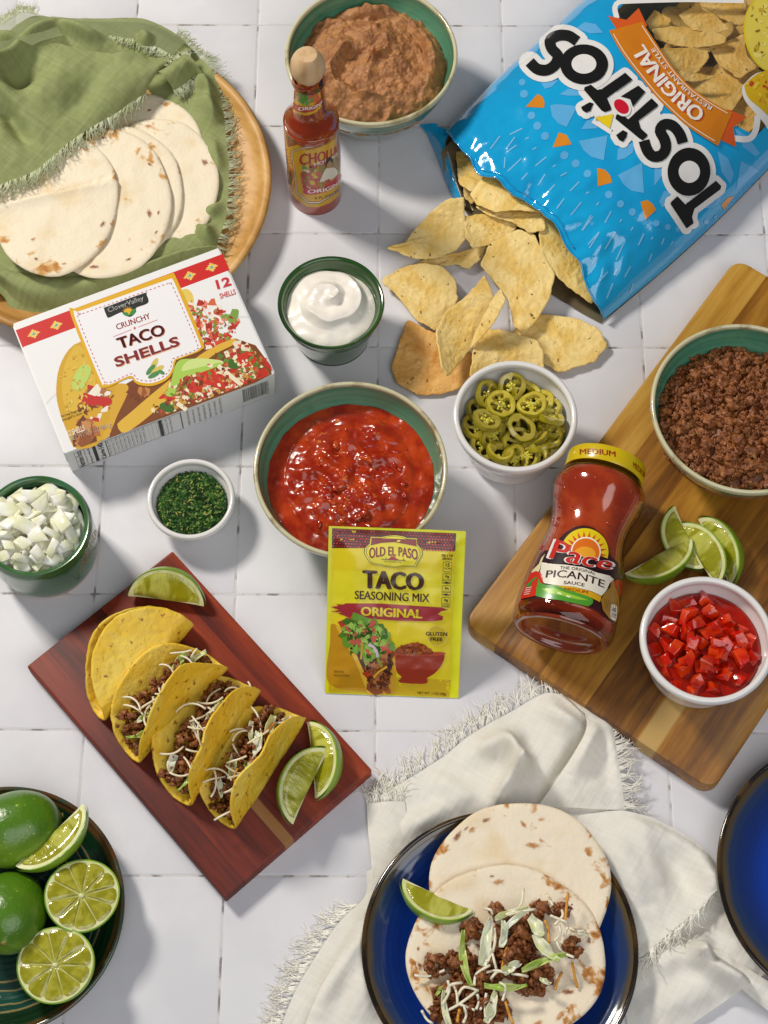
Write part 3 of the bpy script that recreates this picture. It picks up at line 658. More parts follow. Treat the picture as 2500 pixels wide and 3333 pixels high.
# diced onion, piece by piece
m_onion = [mat('onion_flesh', '#fbfaea', .22, c2='#efefcc', scale=45, stretch=(1, .25, 1), sss=.45, sssr=(.5, .6, .3), sssd=.004, coat=.3, vary=.06), mat('onion_flesh_pale', '#faf7e8', .22, c2='#f0efd0', scale=80, stretch=(1, .2, 1), sss=.45, sssr=(.5, .55, .4), sssd=.004, coat=.3, vary=.05)]
def onion_mesh(k):
    L, W, Th, cv = RNG.uniform(.0070, .0155), RNG.uniform(.0050, .0110), RNG.uniform(.0020, .0034), RNG.uniform(4, 24)
    sk = RNG.uniform(-.4, .4); tp = RNG.uniform(.45, 1)
    def f(u, v, s):
        x = (u - .5) * 2 * L * .62 * (tp + (1 - tp) * v); y = (v - .5) * 2 * W * .62
        return (x + sk * y, y, s * Th - cv * x * x - cv * .3 * y * y + .0003 * nz(u * 3 + k, v * 3, s))
    bm = bmesh.new(); me = make_mesh('tmp', *join(grid(lambda u, v: f(u, v, .5), 4, 3), grid(lambda u, v: f(u, v, -.5), 4, 3, flip=True)))
    bm.from_mesh(me); bpy.data.meshes.remove(me)
    b = [e for e in bm.edges if e.is_boundary]; bmesh.ops.bridge_loops(bm, edges=b)
    bmesh.ops.recalc_face_normals(bm, faces=bm.faces)
    sharp = [e for e in bm.edges if len(e.link_faces) == 2 and e.calc_face_angle(0) > .8]
    bmesh.ops.bevel(bm, geom=sharp, offset=.00045, segments=1, affect='EDGES', profile=.5)
    me = bpy.data.meshes.new('diced_onion'); bm.to_mesh(me); bm.free(); me.materials.append(m_onion[k % 2])
    me.polygons.foreach_set('use_smooth', np.ones(len(me.polygons), bool)); me.set_sharp_from_angle(angle=R_(45)); return me
onion_meshes = [onion_mesh(k) for k in range(9)]
part('onion_heap', dome((onion_c[0], onion_c[1]), .0465, .036, lambda x, y, q: .008 * (1 - q * q) + .002 * nz(x * 150, y * 150), 20, 60), m_onion[0], onion_cup, world=True, kind='stuff')
placed = []
def poisson(n, R, dmin, tries=4000):
    pts = []
    for _ in range(tries):
        a, r = RNG.uniform(0, 2 * PI), R * math.sqrt(RNG.uniform()); p = np.array([r * math.cos(a), r * math.sin(a)])
        if all(np.linalg.norm(p - q) > dmin for q in pts): pts.append(p)
        if len(pts) >= n: break
    return pts
for lay, (n, R, dz, dm, tilt) in enumerate(((36, .0330, .0500, .0088, 26), (34, .031, .0550, .0094, 36), (20, .026, .0600, .0104, 36))):
    for p in poisson(n, R, dm):
        q = np.linalg.norm(p) / .036
        o = link('diced_onion', onion_meshes[int(RNG.integers(9))]); o.location = (onion_c[0] + p[0], onion_c[1] + p[1], dz + .007 * (1 - q * q))
        o.rotation_euler = (R_(RNG.uniform(-tilt, tilt)), R_(RNG.uniform(-tilt, tilt)), RNG.uniform(0, 2 * PI))
        tag(o, 'piece of diced white onion heaped in the green ramekin', 'onion', 'diced onion pieces in the ramekin')
# diced tomato
m_tom = mat('diced_tomato', '#c41a04', .14, c2='#dc4410', scale=70, ramp=(.48, .70), sss=.4, sssr=(.9, .16, .06), sssd=.003, coat=.5, coatr=.05, vary=.14, bump=.0003, bscale=300)
m_juice = mat('tomato_juice', '#9c1402', .12, c2='#b01c06', scale=60, sss=.3, sssr=(.9, .14, .03), coat=.3)
def cube_mesh(k):
    """a knife-cut dice: a skewed block with crisp edges, wet pulp dents on two faces"""
    bm = bmesh.new(); bmesh.ops.create_cube(bm, size=1); rg = np.random.default_rng(300 + k)
    sx, sy, sz = rg.uniform(.8, 1.45), rg.uniform(.65, 1.0), rg.uniform(.45, .8)
    for v in bm.verts: v.co += Vector(rg.uniform(-.2, .2, 3)); v.co.x *= sx * .0098; v.co.y *= sy * .0098; v.co.z *= sz * .0098
    bmesh.ops.bevel(bm, geom=bm.edges[:], offset=.0008, segments=2, affect='EDGES', profile=.6)
    bmesh.ops.subdivide_edges(bm, edges=[e for e in bm.edges if e.calc_length() > .0025], cuts=2, use_grid_fill=True)
    for v in bm.verts: v.co += noise.noise_vector(Vector(v.co) * 260 + Vector((k * 3.1, k, 0))) * .0007
    me = bpy.data.meshes.new('diced_tomato'); bm.to_mesh(me); bm.free(); me.materials.append(m_tom)
    me.polygons.foreach_set('use_smooth', np.ones(len(me.polygons), bool)); me.set_sharp_from_angle(angle=R_(50)); return me
tom_meshes = [cube_mesh(k) for k in range(12)]
solo('tomato_juice', dome((tom_c[0], tom_c[1]), ZB + .0410, .0418, lambda x, y, q: .0007 * nz(x * 90, y * 90), 20, 72), m_juice, 'red tomato juice pooled round the diced tomatoes in the white bowl', 'tomato juice', loc=(tom_c[0], tom_c[1], ZB + .03))
for n, R, dz, dm in ((30, .0365, .0402, .0098), (23, .029, .0440, .0106), (9, .017, .0482, .0105)):
    for p in poisson(n, R, dm):
        q = np.linalg.norm(p) / .036
        o = link('diced_tomato', tom_meshes[int(RNG.integers(12))]); o.location = (tom_c[0] + p[0] - .001, tom_c[1] + p[1], ZB + dz + .004 * (1 - q * q))
        o.rotation_euler = (R_(RNG.uniform(-45, 45)), R_(RNG.uniform(-45, 45)), RNG.uniform(0, 2 * PI))
        tag(o, 'glossy cube of diced red tomato in the white bowl', 'tomato', 'diced tomato cubes in the white bowl')
# pickled jalapeno rings
m_js = mat('jalapeno_skin', '#8a7e08', .2, c2='#a5981c', scale=60, sss=.3, sssr=(.5, .5, .05), coat=.6, vary=.22)
m_jf = mat('jalapeno_flesh', '#b8a636', .25, c2='#c8b84e', scale=120, sss=.4, sssr=(.5, .5, .05), coat=.6, vary=.22)
m_jseed = mat('jalapeno_seed', '#cdbf24', .3, c2='#e0d44c', scale=300, sss=.3, coat=.3, vary=.1)
def jal_ring(R, Rb, wall, th, seeds, lobes, ph):
    """a slice across a pepper: skin outside, flesh wall, three ribs reaching to a seedy core"""
    root = thing('jalapeno_slice', 'x', 'jalapeno slice')
    n = 48
    ro = lambda a: (R + (Rb - R) * math.sin(a) ** 2) * (1 + .03 * math.sin(lobes * a + ph) + .012 * math.sin(7 * a))
    ri = lambda a: ro(a) - wall - wall * .9 * max(0, math.cos(lobes * a + ph)) ** 6
    prof = [(0, -.5), (.0006, -.15), (.0006, .15), (0, .5)]
    V, F = [], []
    for k in range(n):
        a = 2 * PI * k / n; o, i = ro(a), ri(a)
        for r, z in [(i, -.5), (o - .0003, -.5), (o, -.25), (o, .25), (o - .0003, .5), (o - .0009, .5), (i + .0005, .5), (i, .3)]:
            V.append((r * math.cos(a), r * math.sin(a), z * th + .0007 * math.sin(a * 2 + ph)))
    m = 8; mi = []
    for k in range(n):
        for j in range(m):
            F.append((k * m + j, ((k + 1) % n) * m + j, ((k + 1) % n) * m + (j + 1) % m, k * m + (j + 1) % m)); mi.append(0 if 1 <= j <= 4 else 1)
    part('ring', (np.array(V), F), [m_js, m_jf], root, mi=mi, auto=38)
    if seeds:
        G = []
        for k in range(lobes):
            a = (2 * PI * k - ph) / lobes; e = ri(a) + .0006
            w_ = .0017; d = np.array([math.cos(a), math.sin(a)]); q = np.array([-d[1], d[0]])
            pts = [d * t * e + q * .0006 * math.sin(t * 4 + k) for t in (0, .35, .7, 1)]
            G.append(tube([(*p, 0) for p in pts], [w_ * 1.5, w_ * .8, w_ * .7, w_ * 1.3], 6, .7 * th / .002 * .5))
        part('membrane', join(*G), m_jf, root)
        its = [(np.array([RNG.normal(0, R * .2), RNG.normal(0, Rb * .2), RNG.uniform(-.0003, .0012)]), randrot(40), RNG.uniform(.0012, .0020)) for _ in range(20)]
        part('seeds', scatter([ico(1, 3, .3, 1.5, 1, .8, .5)], its), m_jseed, root)
    return root
jsp = [jal_ring(.0122, .0110, .0038, .0044, 1, 3, .4), jal_ring(.0128, .0118, .0037, .0040, 1, 3, 2.0), jal_ring(.0112, .0104, .0034, .0052, 0, 3, 1.0), jal_ring(.0124, .0100, .0042, .0038, 0, 2, .2), jal_ring(.0112, .0124, .0046, .0042, 1, 3, 3.0)]
solo('pickle_brine', dome((jal_c[0], jal_c[1]), .033, .0385, lambda x, y, q: 0, 4, 48), mat('brine', '#3c3808', .05, coat=.8), 'dark brine low in the white bowl under the jalapeno slices', 'brine', loc=(jal_c[0], jal_c[1], .022))
def put_slice(k, x, y, z, rx, ry, rz, label, fresh):
    o = jsp[k] if not fresh else copy_tree(jsp[k]); o.location = (x, y, z); o.rotation_euler = (R_(rx), R_(ry), R_(rz))
    o['label'] = label; o['group'] = 'pickled jalapeno slices in the white bowl'
used = set()
JB = 'olive pickled jalapeno slice low in the white bowl'
front = [(1, (1055, 705), 0, 16, -25, 'yellow green jalapeno ring standing up by the bowl wall at the far left'), (0, (1178, 690), 1, -22, 8, 'jalapeno ring with yellow seeds farthest from the viewer'),
         (1, (1122, 778), 2, -8, -14, 'jalapeno ring with a yellow seed clump near the middle of the bowl'), (1, (1270, 790), 3, -14, 10, 'large jalapeno ring with seedy core right of the middle'),
         (4, (1058, 868), 4, 22, -18, 'three lobed jalapeno slice at the left front of the heap'), (3, (1222, 888), 2, 10, 12, 'open jalapeno ring without seeds at the centre front'),
         (0, (1360, 838), 2, -10, 42, 'jalapeno slice leaning on the right wall of the bowl'), (2, (1125, 990), 0, 24, 4, 'dark hollow jalapeno ring at the near edge of the bowl'),
         (3, (1325, 985), 1, 18, 62, 'jalapeno ring seen on edge at the near right of the heap')]
low = [(1000, 790), (1005, 880), (1235, 660), (1290, 680), (1330, 740), (1400, 790), (1395, 880), (1410, 940), (1280, 930), (1040, 960), (1190, 1030), (1250, 1035), (1320, 1030), (1380, 990), (1090, 925), (1150, 850), (1200, 950), (1310, 880), (1080, 640)]
for j, (x, y) in enumerate(low):
    k = j % 5; p = PK(14, x, y, .040); d = p[:2] - jal_c[:2]; r = np.linalg.norm(d)
    if r > .031: d = d / r * .030; p[:2] = jal_c[:2] + d
    put_slice(k, p[0], p[1], .0375 + .0022 * (j % 3), RNG.uniform(-35, 35), RNG.uniform(-35, 35), RNG.uniform(0, 360), JB, k in used); used.add(k)
for k, (x, y), lv, rx, ry, lab in front:
    p = PK(14, x, y, .049); d = p[:2] - jal_c[:2]; r = np.linalg.norm(d)
    if r > .0315: d = d / r * .0305; p[:2] = jal_c[:2] + d
    put_slice(k, p[0], p[1], .0460 + .0026 * lv, rx, ry, RNG.uniform(0, 360), lab, True)

# ================================================================ limes
m_rind = mat('lime_rind', '#5f8c14', .3, c2='#86aa2a', scale=22, ramp=(.4, .65), bump=.00035, bscale=420, bdetail=2, coat=.25, coatr=.2)
m_rind_d = mat('lime_rind_dark', '#4d7812', .3, c2='#789c26', scale=20, ramp=(.4, .65), c3='#a8c24a', scale3=260, ramp3=(.66, .72), bump=.0004, bscale=420, bdetail=2, coat=.3, coatr=.18)
m_pith = mat('lime_pith', '#e4e2ae', .45, c2='#d0d48a', scale=90, sss=.4, sssr=(.5, .5, .2))
m_memb = mat('lime_membrane', '#cfcd86', .3, c2='#b9b85c', scale=140, sss=.4, sssr=(.6, .6, .15), coat=.4)
m_lf = mat('lime_flesh', '#9c9a1c', .12, c2='#c4c45c', scale=75, detail=4, stretch=(1.6, .5, 1), dist=1.0, sss=.5, sssr=(.6, .6, .1), sssd=.006, coat=.7, coatr=.05, bump=.0012, bscale=140)
m_lf2 = mat('lime_segment_flesh', '#989418', .12, c2='#b4ae3c', scale=120, detail=4, sss=.5, sssr=(.6, .6, .1), sssd=.006, coat=.7, coatr=.05, bump=.0006, bscale=260)
def lime_wedge(label, px, heading, roll, wdeg=55, a=.031, b=.0215, z0=0.0, lift=0, group=None):
    """px: photograph position of the middle of the cut face; heading: direction of the core edge; roll lifts the rind side"""
    a *= .88; b *= .97
    f = lambda x: max(0, 1 - abs(x / a) ** 2.1) ** .56
    cz = lambda x: .0012 * (1 - (x / a) ** 2)
    w_ = R_(wdeg)
    o = thing('lime_wedge', label, 'lime wedge', group=group)
    xs = lambda u: a * math.sin((u - .5) * PI)
    def nip(x): return .0016 * math.exp(-((abs(x) - a) / .003) ** 2)
    rind = grid(lambda u, v: (xs(u) + math.copysign(nip(xs(u)), xs(u)), (b * f(xs(u)) + .0004) * math.cos(-w_ * v), (b * f(xs(u)) + .0004) * math.sin(-w_ * v)), 34, 12)
    lip = grid(lambda u, v: (xs(u), b * f(xs(u)) + .0004 - (.0011 * min(1, f(xs(u)) * 3)) * v, .00012), 34, 3)
    lip2 = xf(lip, Matrix.Rotation(-w_, 4, 'X') @ Matrix.Scale(-1, 4, (0, 0, 1)))
    part('rind', join(rind, lip, lip2), m_rind, o)
    face = grid(lambda u, v: (xs(u), cz(xs(u)) + (b * f(xs(u)) - cz(xs(u))) * v, 0.0), 34, 6)
    part('pith', join(face, xf(face, Matrix.Rotation(-w_, 4, 'X'))), m_pith, o)
    def fl(u, v):
        x = .86 * xs(u); lo = .0016 + .0006 * math.sin(9 * u); hi = max(b * f(x / .93) - .0030, lo + .0003)
        e = min(1, 6 * v * (1 - v) * 1.2) * min(1, 8 * u * (1 - u))
        return (x, lo + (hi - lo) * v, .00015 + .0009 * e + .00035 * nz(x * 500, v * 4, a * 900) * e)
    fm = grid(fl, 30, 12); part('flesh', join(fm, xf(fm, Matrix.Rotation(-w_, 4, 'X') @ Matrix.Scale(-1, 4, (0, 0, 1)))), m_lf, o)
    M = Matrix.Rotation(R_(heading), 4, 'Z') @ Matrix.Rotation(R_(roll), 4, 'X')
    zmin = min((M @ Vector(v)).z for v in list(rind[0]) + list(face[0]))
    c = M @ Vector((0, b * .45, 0)); zc = z0 + lift - zmin
    p = P(*px, zc + c.z); o.location = (p[0] - c.x, p[1] - c.y, zc); o.rotation_euler = M.to_euler(); return o
GL = 'lime wedges on the red board'
lime_wedge('lime wedge alone at the top corner of the red board above the tacos', K(8, (668, 222)), -8, 42, 60, .0335, .027, ZR, group=GL)
lime_wedge('lime wedge lying behind another at the right end of the red board', K(8, (1368, 985)), -83, 34, 58, .033, .024, ZR, group=GL)
lime_wedge('lime wedge in front, pointing to the corner of the red board', K(8, (1262, 1090)), 66, 26, 52, .0345, .0245, ZR + .001, .006, group=GL)
G2 = 'lime wedges on the acacia board'
lime_wedge('rearmost lime wedge showing its green rind at the right of the acacia board group', K(13, (1085, 1190)), -70, 48, 55, .0335, .0225, ZB, group=G2)
lime_wedge('lime wedge half hidden behind the others on the acacia board with its tip up', K(13, (905, 1170)), 110, -8, 55, .031, .021, ZB, group=G2)
lime_wedge('middle lime wedge standing between two others on the acacia board', K(13, (1010, 1200)), -58, 30, 52, .033, .0235, ZB, .005, group=G2)
lime_wedge('lime wedge nearest the jar on the acacia board with juicy cut face', K(13, (850, 1252)), 212, 22, 55, .0345, .0225, ZB, .004, group=G2)
lime_wedge('lime wedge on the blue plate resting on the soft tortilla', K(10, (565, 795)), 157, 24, 62, .031, .0215, .016, .0, group=None)
lime_wedge('lime wedge leaning on a whole lime in the dark green plate', K(11, (490, 640)), 225, 22, 55, .036, .0225, .018, .012)
def whole_lime(label, px, L, Rm, heading, tilt, z):
    prof = []
    for t in np.linspace(0, 1, 40):
        x = -math.cos(t * PI); r = Rm * max(0, 1 - abs(x) ** 2.25) ** .52; zz = x * L
        if t > .93: zz += .004 * ((t - .93) / .07) ** 1.2; r = max(r, .0035 * (1 - (t - .93) / .07))
        if t < .05: zz -= .0015 * (1 - t / .05)
        prof.append((max(r, .0002), zz))
    V, F = lathe(prof, 64); V = V * (1 + .012 * np.array([nz(*(v * 60)) for v in V]))[:, None]
    p = P(*px, z); o = thing('lime', label, 'lime', (p[0], p[1], z), (Matrix.Rotation(R_(heading), 4, 'Z') @ Matrix.Rotation(R_(90 + tilt), 4, 'Y')).to_euler())
    part('rind', (V, F), m_rind_d, o)
    part('stem_scar', xf(tube([(0, 0, -L - .0018), (0, 0, -L + .001)], [.0016, .0026], 10), Matrix()), mat('stem_scar', '#8a7a3a', .7), o)
    return o
whole_lime('big whole lime at the back of the dark green plate', K(11, (135, 530)), .0335, .0270, 200, -8, .033)
whole_lime('whole lime cut off by the left edge in front of the big one', K(11, (85, 1250)), .032, .0262, 95, 40, .031)
def half_lime(label, px, Rm, tx, ty, z, nseg, spin):
    c = P(*px, z); o = thing('lime_half', label, 'lime half', (c[0], c[1], z), (Matrix.Rotation(R_(tx), 4, 'X') @ Matrix.Rotation(R_(ty), 4, 'Y')).to_euler(), group='cut lime halves on the green plate')
    wob = lambda a: 1 + .02 * math.sin(2 * a + spin) + .012 * math.sin(3 * a)
    def rd(u, v):
        a = 2 * PI * u; t = v * PI / 2
        r = Rm * math.cos(t) ** .8 if v < 1 else .0003
        return (r * math.cos(a) * wob(a), r * math.sin(a) * wob(a), -Rm * 1.02 * math.sin(t) ** 1.0)
    part('rind', join(grid(rd, 64, 16, wu=True), grid(lambda u, v: ((Rm - .0010 * v) * math.cos(2 * PI * u) * wob(2 * PI * u), (Rm - .0010 * v) * math.sin(2 * PI * u) * wob(2 * PI * u), .0001 * v), 64, 2, wu=True)), m_rind, o)
    part('pith', grid(lambda u, v: ((Rm - .0010) * (1 - .14 * v) * math.cos(2 * PI * u) * wob(2 * PI * u), (Rm - .0010) * (1 - .14 * v) * math.sin(2 * PI * u) * wob(2 * PI * u), .0001 - .0002 * v), 64, 3, wu=True), m_pith, o)
    part('membrane', grid(lambda u, v: ((Rm - .0010) * (.87 - .869 * v) * math.cos(2 * PI * u) * wob(2 * PI * u), (Rm - .0010) * (.87 - .869 * v) * math.sin(2 * PI * u) * wob(2 * PI * u), -.0001), 64, 6, wu=True), m_memb, o)
    edges = np.cumsum(RNG.uniform(.82, 1.18, nseg)); edges = edges / edges[-1] * 2 * PI + spin; edges = np.concatenate([[edges[-1] - 2 * PI], edges])
    for k in range(nseg):
        a0, a1 = edges[k], edges[k + 1]
        def seg(u, v):
            r = Rm * (.085 + .835 * v); g = .00032 + .0004 * (1 - v)
            g += .0018 * max(0, (v - .88) / .12) ** 2
            da = min(g / max(r, .001), (a1 - a0) * .42); a = a0 + da + (a1 - a0 - 2 * da) * u
            e = min(1, 7 * u * (1 - u)) * min(1, 9 * v * (1 - v))
            rr = r - Rm * .03 * max(0, (v - .8) / .2) * (2 * u - 1) ** 2
            return (rr * math.cos(a) * wob(a), rr * math.sin(a) * wob(a), .0001 + .0008 * e + .0004 * e * nz(a * 18, v * 3.2, spin + k))
        part('segment', grid(seg, 12, 14), m_lf2, o)
    part('core', xf(ico(2, 5, .25, 1.5, .0022, .0016, .0006), Matrix.Translation((0, 0, .0003)))[0:2], m_pith, o)
    return o
half_lime('upper lime half with glistening segments on the green plate', K(11, (708, 1100)), .0262, -2, 9, .040, 10, .3)
half_lime('lower lime half nearest the viewer on the green plate', K(11, (478, 1700)), .0268, 3, -2, .040, 10, 1.2)
# ================================================================ tortillas, chips, tacos
def tort_mat(name, c, c2, toast, dark, R, th):
    """griddled dough: irregular toasted patches, denser towards the rim"""
    m = mat(name, c, .72, c2=c2, scale=30, detail=5, ramp=(.48, .74), bump=.0005, bscale=320, bdetail=4, sss=.12, sssr=(.5, .35, .2)); N, L = m.node_tree.nodes, m.node_tree.links; b = N['Principled BSDF']
    base = b.inputs['Base Color'].links[0].from_socket; tc = N.new('ShaderNodeTexCoord')
    oi = N.new('ShaderNodeObjectInfo'); k = N.new('ShaderNodeMath'); k.operation = 'MULTIPLY'; k.inputs[1].default_value = 40; L.new(oi.outputs['Random'], k.inputs[0])
    def nt_(sc, dt, ds=0):
        t = N.new('ShaderNodeTexNoise'); t.noise_dimensions = '4D'; t.inputs['Scale'].default_value = sc; t.inputs['Detail'].default_value = dt; t.inputs['Distortion'].default_value = ds; L.new(tc.outputs['Object'], t.inputs['Vector']); L.new(k.outputs[0], t.inputs['W']); return t.outputs[0]
    def mth(op, x, y, z=None):
        n = N.new('ShaderNodeMath'); n.operation = op
        for i_, v in enumerate((x, y, z)):
            if v is None: continue
            if isinstance(v, (int, float)): n.inputs[i_].default_value = v
            else: L.new(v, n.inputs[i_])
        return n.outputs[0]
    ln = N.new('ShaderNodeVectorMath'); ln.operation = 'LENGTH'; L.new(tc.outputs['Object'], ln.inputs[0])
    e = N.new('ShaderNodeMapRange'); e.interpolation_type = 'SMOOTHSTEP'; L.new(ln.outputs['Value'], e.inputs[0]); e.inputs[1].default_value, e.inputs[2].default_value = R * .68, R * .96; e.inputs[3].default_value, e.inputs[4].default_value = 0, .085
    v = mth('MULTIPLY_ADD', nt_(95, 4, .4), .55, mth('MULTIPLY_ADD', nt_(34, 2), .45, e.outputs[0]))
    for lo, hi, col in ((th, th + .06, toast), (th + .045, th + .11, dark)):
        r = N.new('ShaderNodeMapRange'); r.interpolation_type = 'SMOOTHSTEP'; L.new(v, r.inputs[0]); r.inputs[1].default_value, r.inputs[2].default_value = lo, hi
        x = N.new('ShaderNodeMix'); x.data_type = 'RGBA'; L.new(r.outputs[0], x.inputs[0]); L.new(base, x.inputs[6]); x.inputs[7].default_value = (*lin(col), 1); base = x.outputs[2]
    L.new(base, b.inputs['Base Color']); return m
m_tort = tort_mat('flour_tortilla', '#f1e3c8', '#e6cfa4', '#d3a25e', '#b3722e', .058, .632)
m_tort2 = tort_mat('toasted_tortilla', '#f1e3ca', '#e8d2ac', '#c68c48', '#8f5020', .072, .595)
def toast_mat(name, c, c2):
    m = mat(name, '#efe0c5', .72, c2='#e2c89e', scale=26, detail=5, ramp=(.5, .72), bump=.0005, bscale=300); N, L = m.node_tree.nodes, m.node_tree.links; b = N['Principled BSDF']
    base = b.inputs['Base Color'].links[0].from_socket; a = N.new('ShaderNodeAttribute'); a.attribute_name = 'toast'
    tc = N.new('ShaderNodeTexCoord'); t = N.new('ShaderNodeTexNoise'); t.inputs['Scale'].default_value = 520; t.inputs['Detail'].default_value = 5; L.new(tc.outputs['Object'], t.inputs['Vector'])
    ad = N.new('ShaderNodeMath'); ad.operation = 'MULTIPLY_ADD'; ad.inputs[1].default_value = .9; L.new(t.outputs[0], ad.inputs[0]); L.new(a.outputs['Fac'], ad.inputs[2])
    r = N.new('ShaderNodeMapRange'); r.interpolation_type = 'SMOOTHSTEP'; r.inputs[1].default_value, r.inputs[2].default_value = 0.50, 1.55; L.new(ad.outputs[0], r.inputs[0])
    x = N.new('ShaderNodeMix'); x.data_type = 'RGBA'; L.new(r.outputs[0], x.inputs[0]); L.new(base, x.inputs[6]); x.inputs[7].default_value = (*lin(c), 1); L.new(x.outputs[2], b.inputs['Base Color']); return m
m_toast = toast_mat('toast_mark', '#b87c3c', 0); m_toast_d = toast_mat('dark_toast_mark', '#86481a', 0)
def tortilla(label, n, cx_, cy_, rx, ry, z, fz, marks, group, seed, m_=None, name='tortilla'):
    """centre and radii in photograph crop units; fz(dx, dy) adds height"""
    c = PK(n, cx_, cy_, z); ex = PK(n, cx_ + rx, cy_, z) - c; ey = PK(n, cx_, cy_ - ry, z) - c
    R = (np.linalg.norm(ex), np.linalg.norm(ey))
    def f(r, t):
        w_ = 1 + .022 * math.sin(2 * t + seed) + .014 * math.sin(3 * t + 2 * seed) + .008 * math.sin(7 * t + seed * 3) + .005 * nz(math.cos(t) * 9, math.sin(t) * 9, seed) * (r > .9)
        x, y = R[0] * r * w_ * math.cos(t), R[1] * r * w_ * math.sin(t)
        h = .0012 * nz(x * 30, y * 30, seed) + .0004 * nz(x * 110, y * 110, seed) - .0008 * max(0, r - .95) / .05
        return (c[0] + x, c[1] + y, z + h + fz(x, y))
    o = thing(name, label, 'tortilla', (c[0], c[1], z - .003), group=group)
    part('dough', sheet_disc(f, 30, 110, .0019, .3), m_ if m_ else m_tort, o, world=True)
    rg = np.random.default_rng(int(seed * 100)); G, Gd = [], []
    def spot(x, y, sx, sy, th):
        V = []; a = np.linspace(0, 2 * PI, 14, endpoint=False); rr = rg.uniform(.6, 1.1, 14)
        for j, sc in enumerate((0, .5, 1)):
            for k in range(14 if j else 1):
                u, v = sx * rr[k] * sc * math.cos(a[k]), sy * rr[k] * sc * math.sin(a[k]); px, py = x + u * math.cos(th) - v * math.sin(th), y + u * math.sin(th) + v * math.cos(th)
                h = .0012 * nz(px * 30, py * 30, seed) + .0004 * nz(px * 110, py * 110, seed) 
                V.append((c[0] + px, c[1] + py, z + h + fz(px, py) + .00022 - .00016 * (sc == 1)))
        F = [(0, 1 + k, 1 + (k + 1) % 14) for k in range(14)] + [(1 + k, 15 + k, 15 + (k + 1) % 14, 1 + (k + 1) % 14) for k in range(14)]
        return np.array(V), F
    for k in range(int(marks * .4)):
        if rg.uniform() < .68: t = rg.uniform(0, 2 * PI); r = rg.uniform(.80, .92)
        else: t = rg.uniform(0, 2 * PI); r = .8 * math.sqrt(rg.uniform())
        q = 1 if r < .8 else .9; s = rg.uniform(.0016, .0052)
        (Gd if rg.uniform() < .4 else G).append(spot(R[0] * r * math.cos(t), R[1] * r * math.sin(t), s * rg.uniform(1, 1.8), s * .7, t + PI / 2 if r > .8 else rg.uniform(0, PI)))
    for nm, g_, mt in (('toast_marks', G, m_toast), ('dark_toast_marks', Gd, m_toast_d)):
        if not g_: continue
        q = part(nm, join(*g_), mt, o, world=True, kind='stuff'); at = q.data.attributes.new('toast', 'FLOAT', 'POINT')
        at.data.foreach_set('value', np.tile(np.array([1.0] + [.75] * 14 + [0.0] * 14, np.float32), len(g_)))
    return o, f
GT = 'flour tortillas stacked on the green napkin'
tortilla('rearmost tortilla peeping out under the upper corner of the green napkin', 12, 850, 935, 365, 375, .022, lambda x, y: -.04 * x * 0, 14, GT, 1.1)
tortilla('right hand tortilla with its full round right edge showing', 12, 930, 1095, 378, 392, .026, lambda x, y: -.03 * x, 20, GT, 2.3)
tortilla('tortilla showing only as a thin browned edge behind the second from the left', 12, 720, 1160, 372, 405, .031, lambda x, y: -.04 * x, 26, GT, 3.2)
tortilla('second tortilla from the left with browned patches near its top edge', 12, 640, 1215, 393, 425, .0355, lambda x, y: -.045 * x, 26, GT, 4.7)
def crease(x, y):
    d = (y - .018) * math.cos(R_(-17)) - (x) * math.sin(R_(-17)) * -1
    d = (y - .012) - .30 * (x + .0)
    return -.03 * x + .006 * math.exp(-abs(d) / .006) * (1 if d < 0 else .3) - .003 * math.exp(-(d / .002) ** 2)
tortilla('front tortilla with a crease across it, cut by the left edge', 12, 335, 1222, 372, 405, .0405, crease, 18, GT, 5.9)
G5 = 'tortillas on the blue plate'
tortilla('plain rear tortilla on the blue plate with toasted edge marks', 10, 846, 745, 296, 280, .0268, lambda x, y: .004 * max(0, y / .06), 75, G5, 6.4, m_tort2)
P2 = tortilla('front tortilla on the blue plate under the beef, cheese and lettuce', 10, 802, 962, 319, 291, .0292, lambda x, y: .005 * max(0, (y - .01) / .06) ** 1.5 - .003 * math.exp(-((y + .01) / .03) ** 2), 60, G5, 7.7, m_tort2)

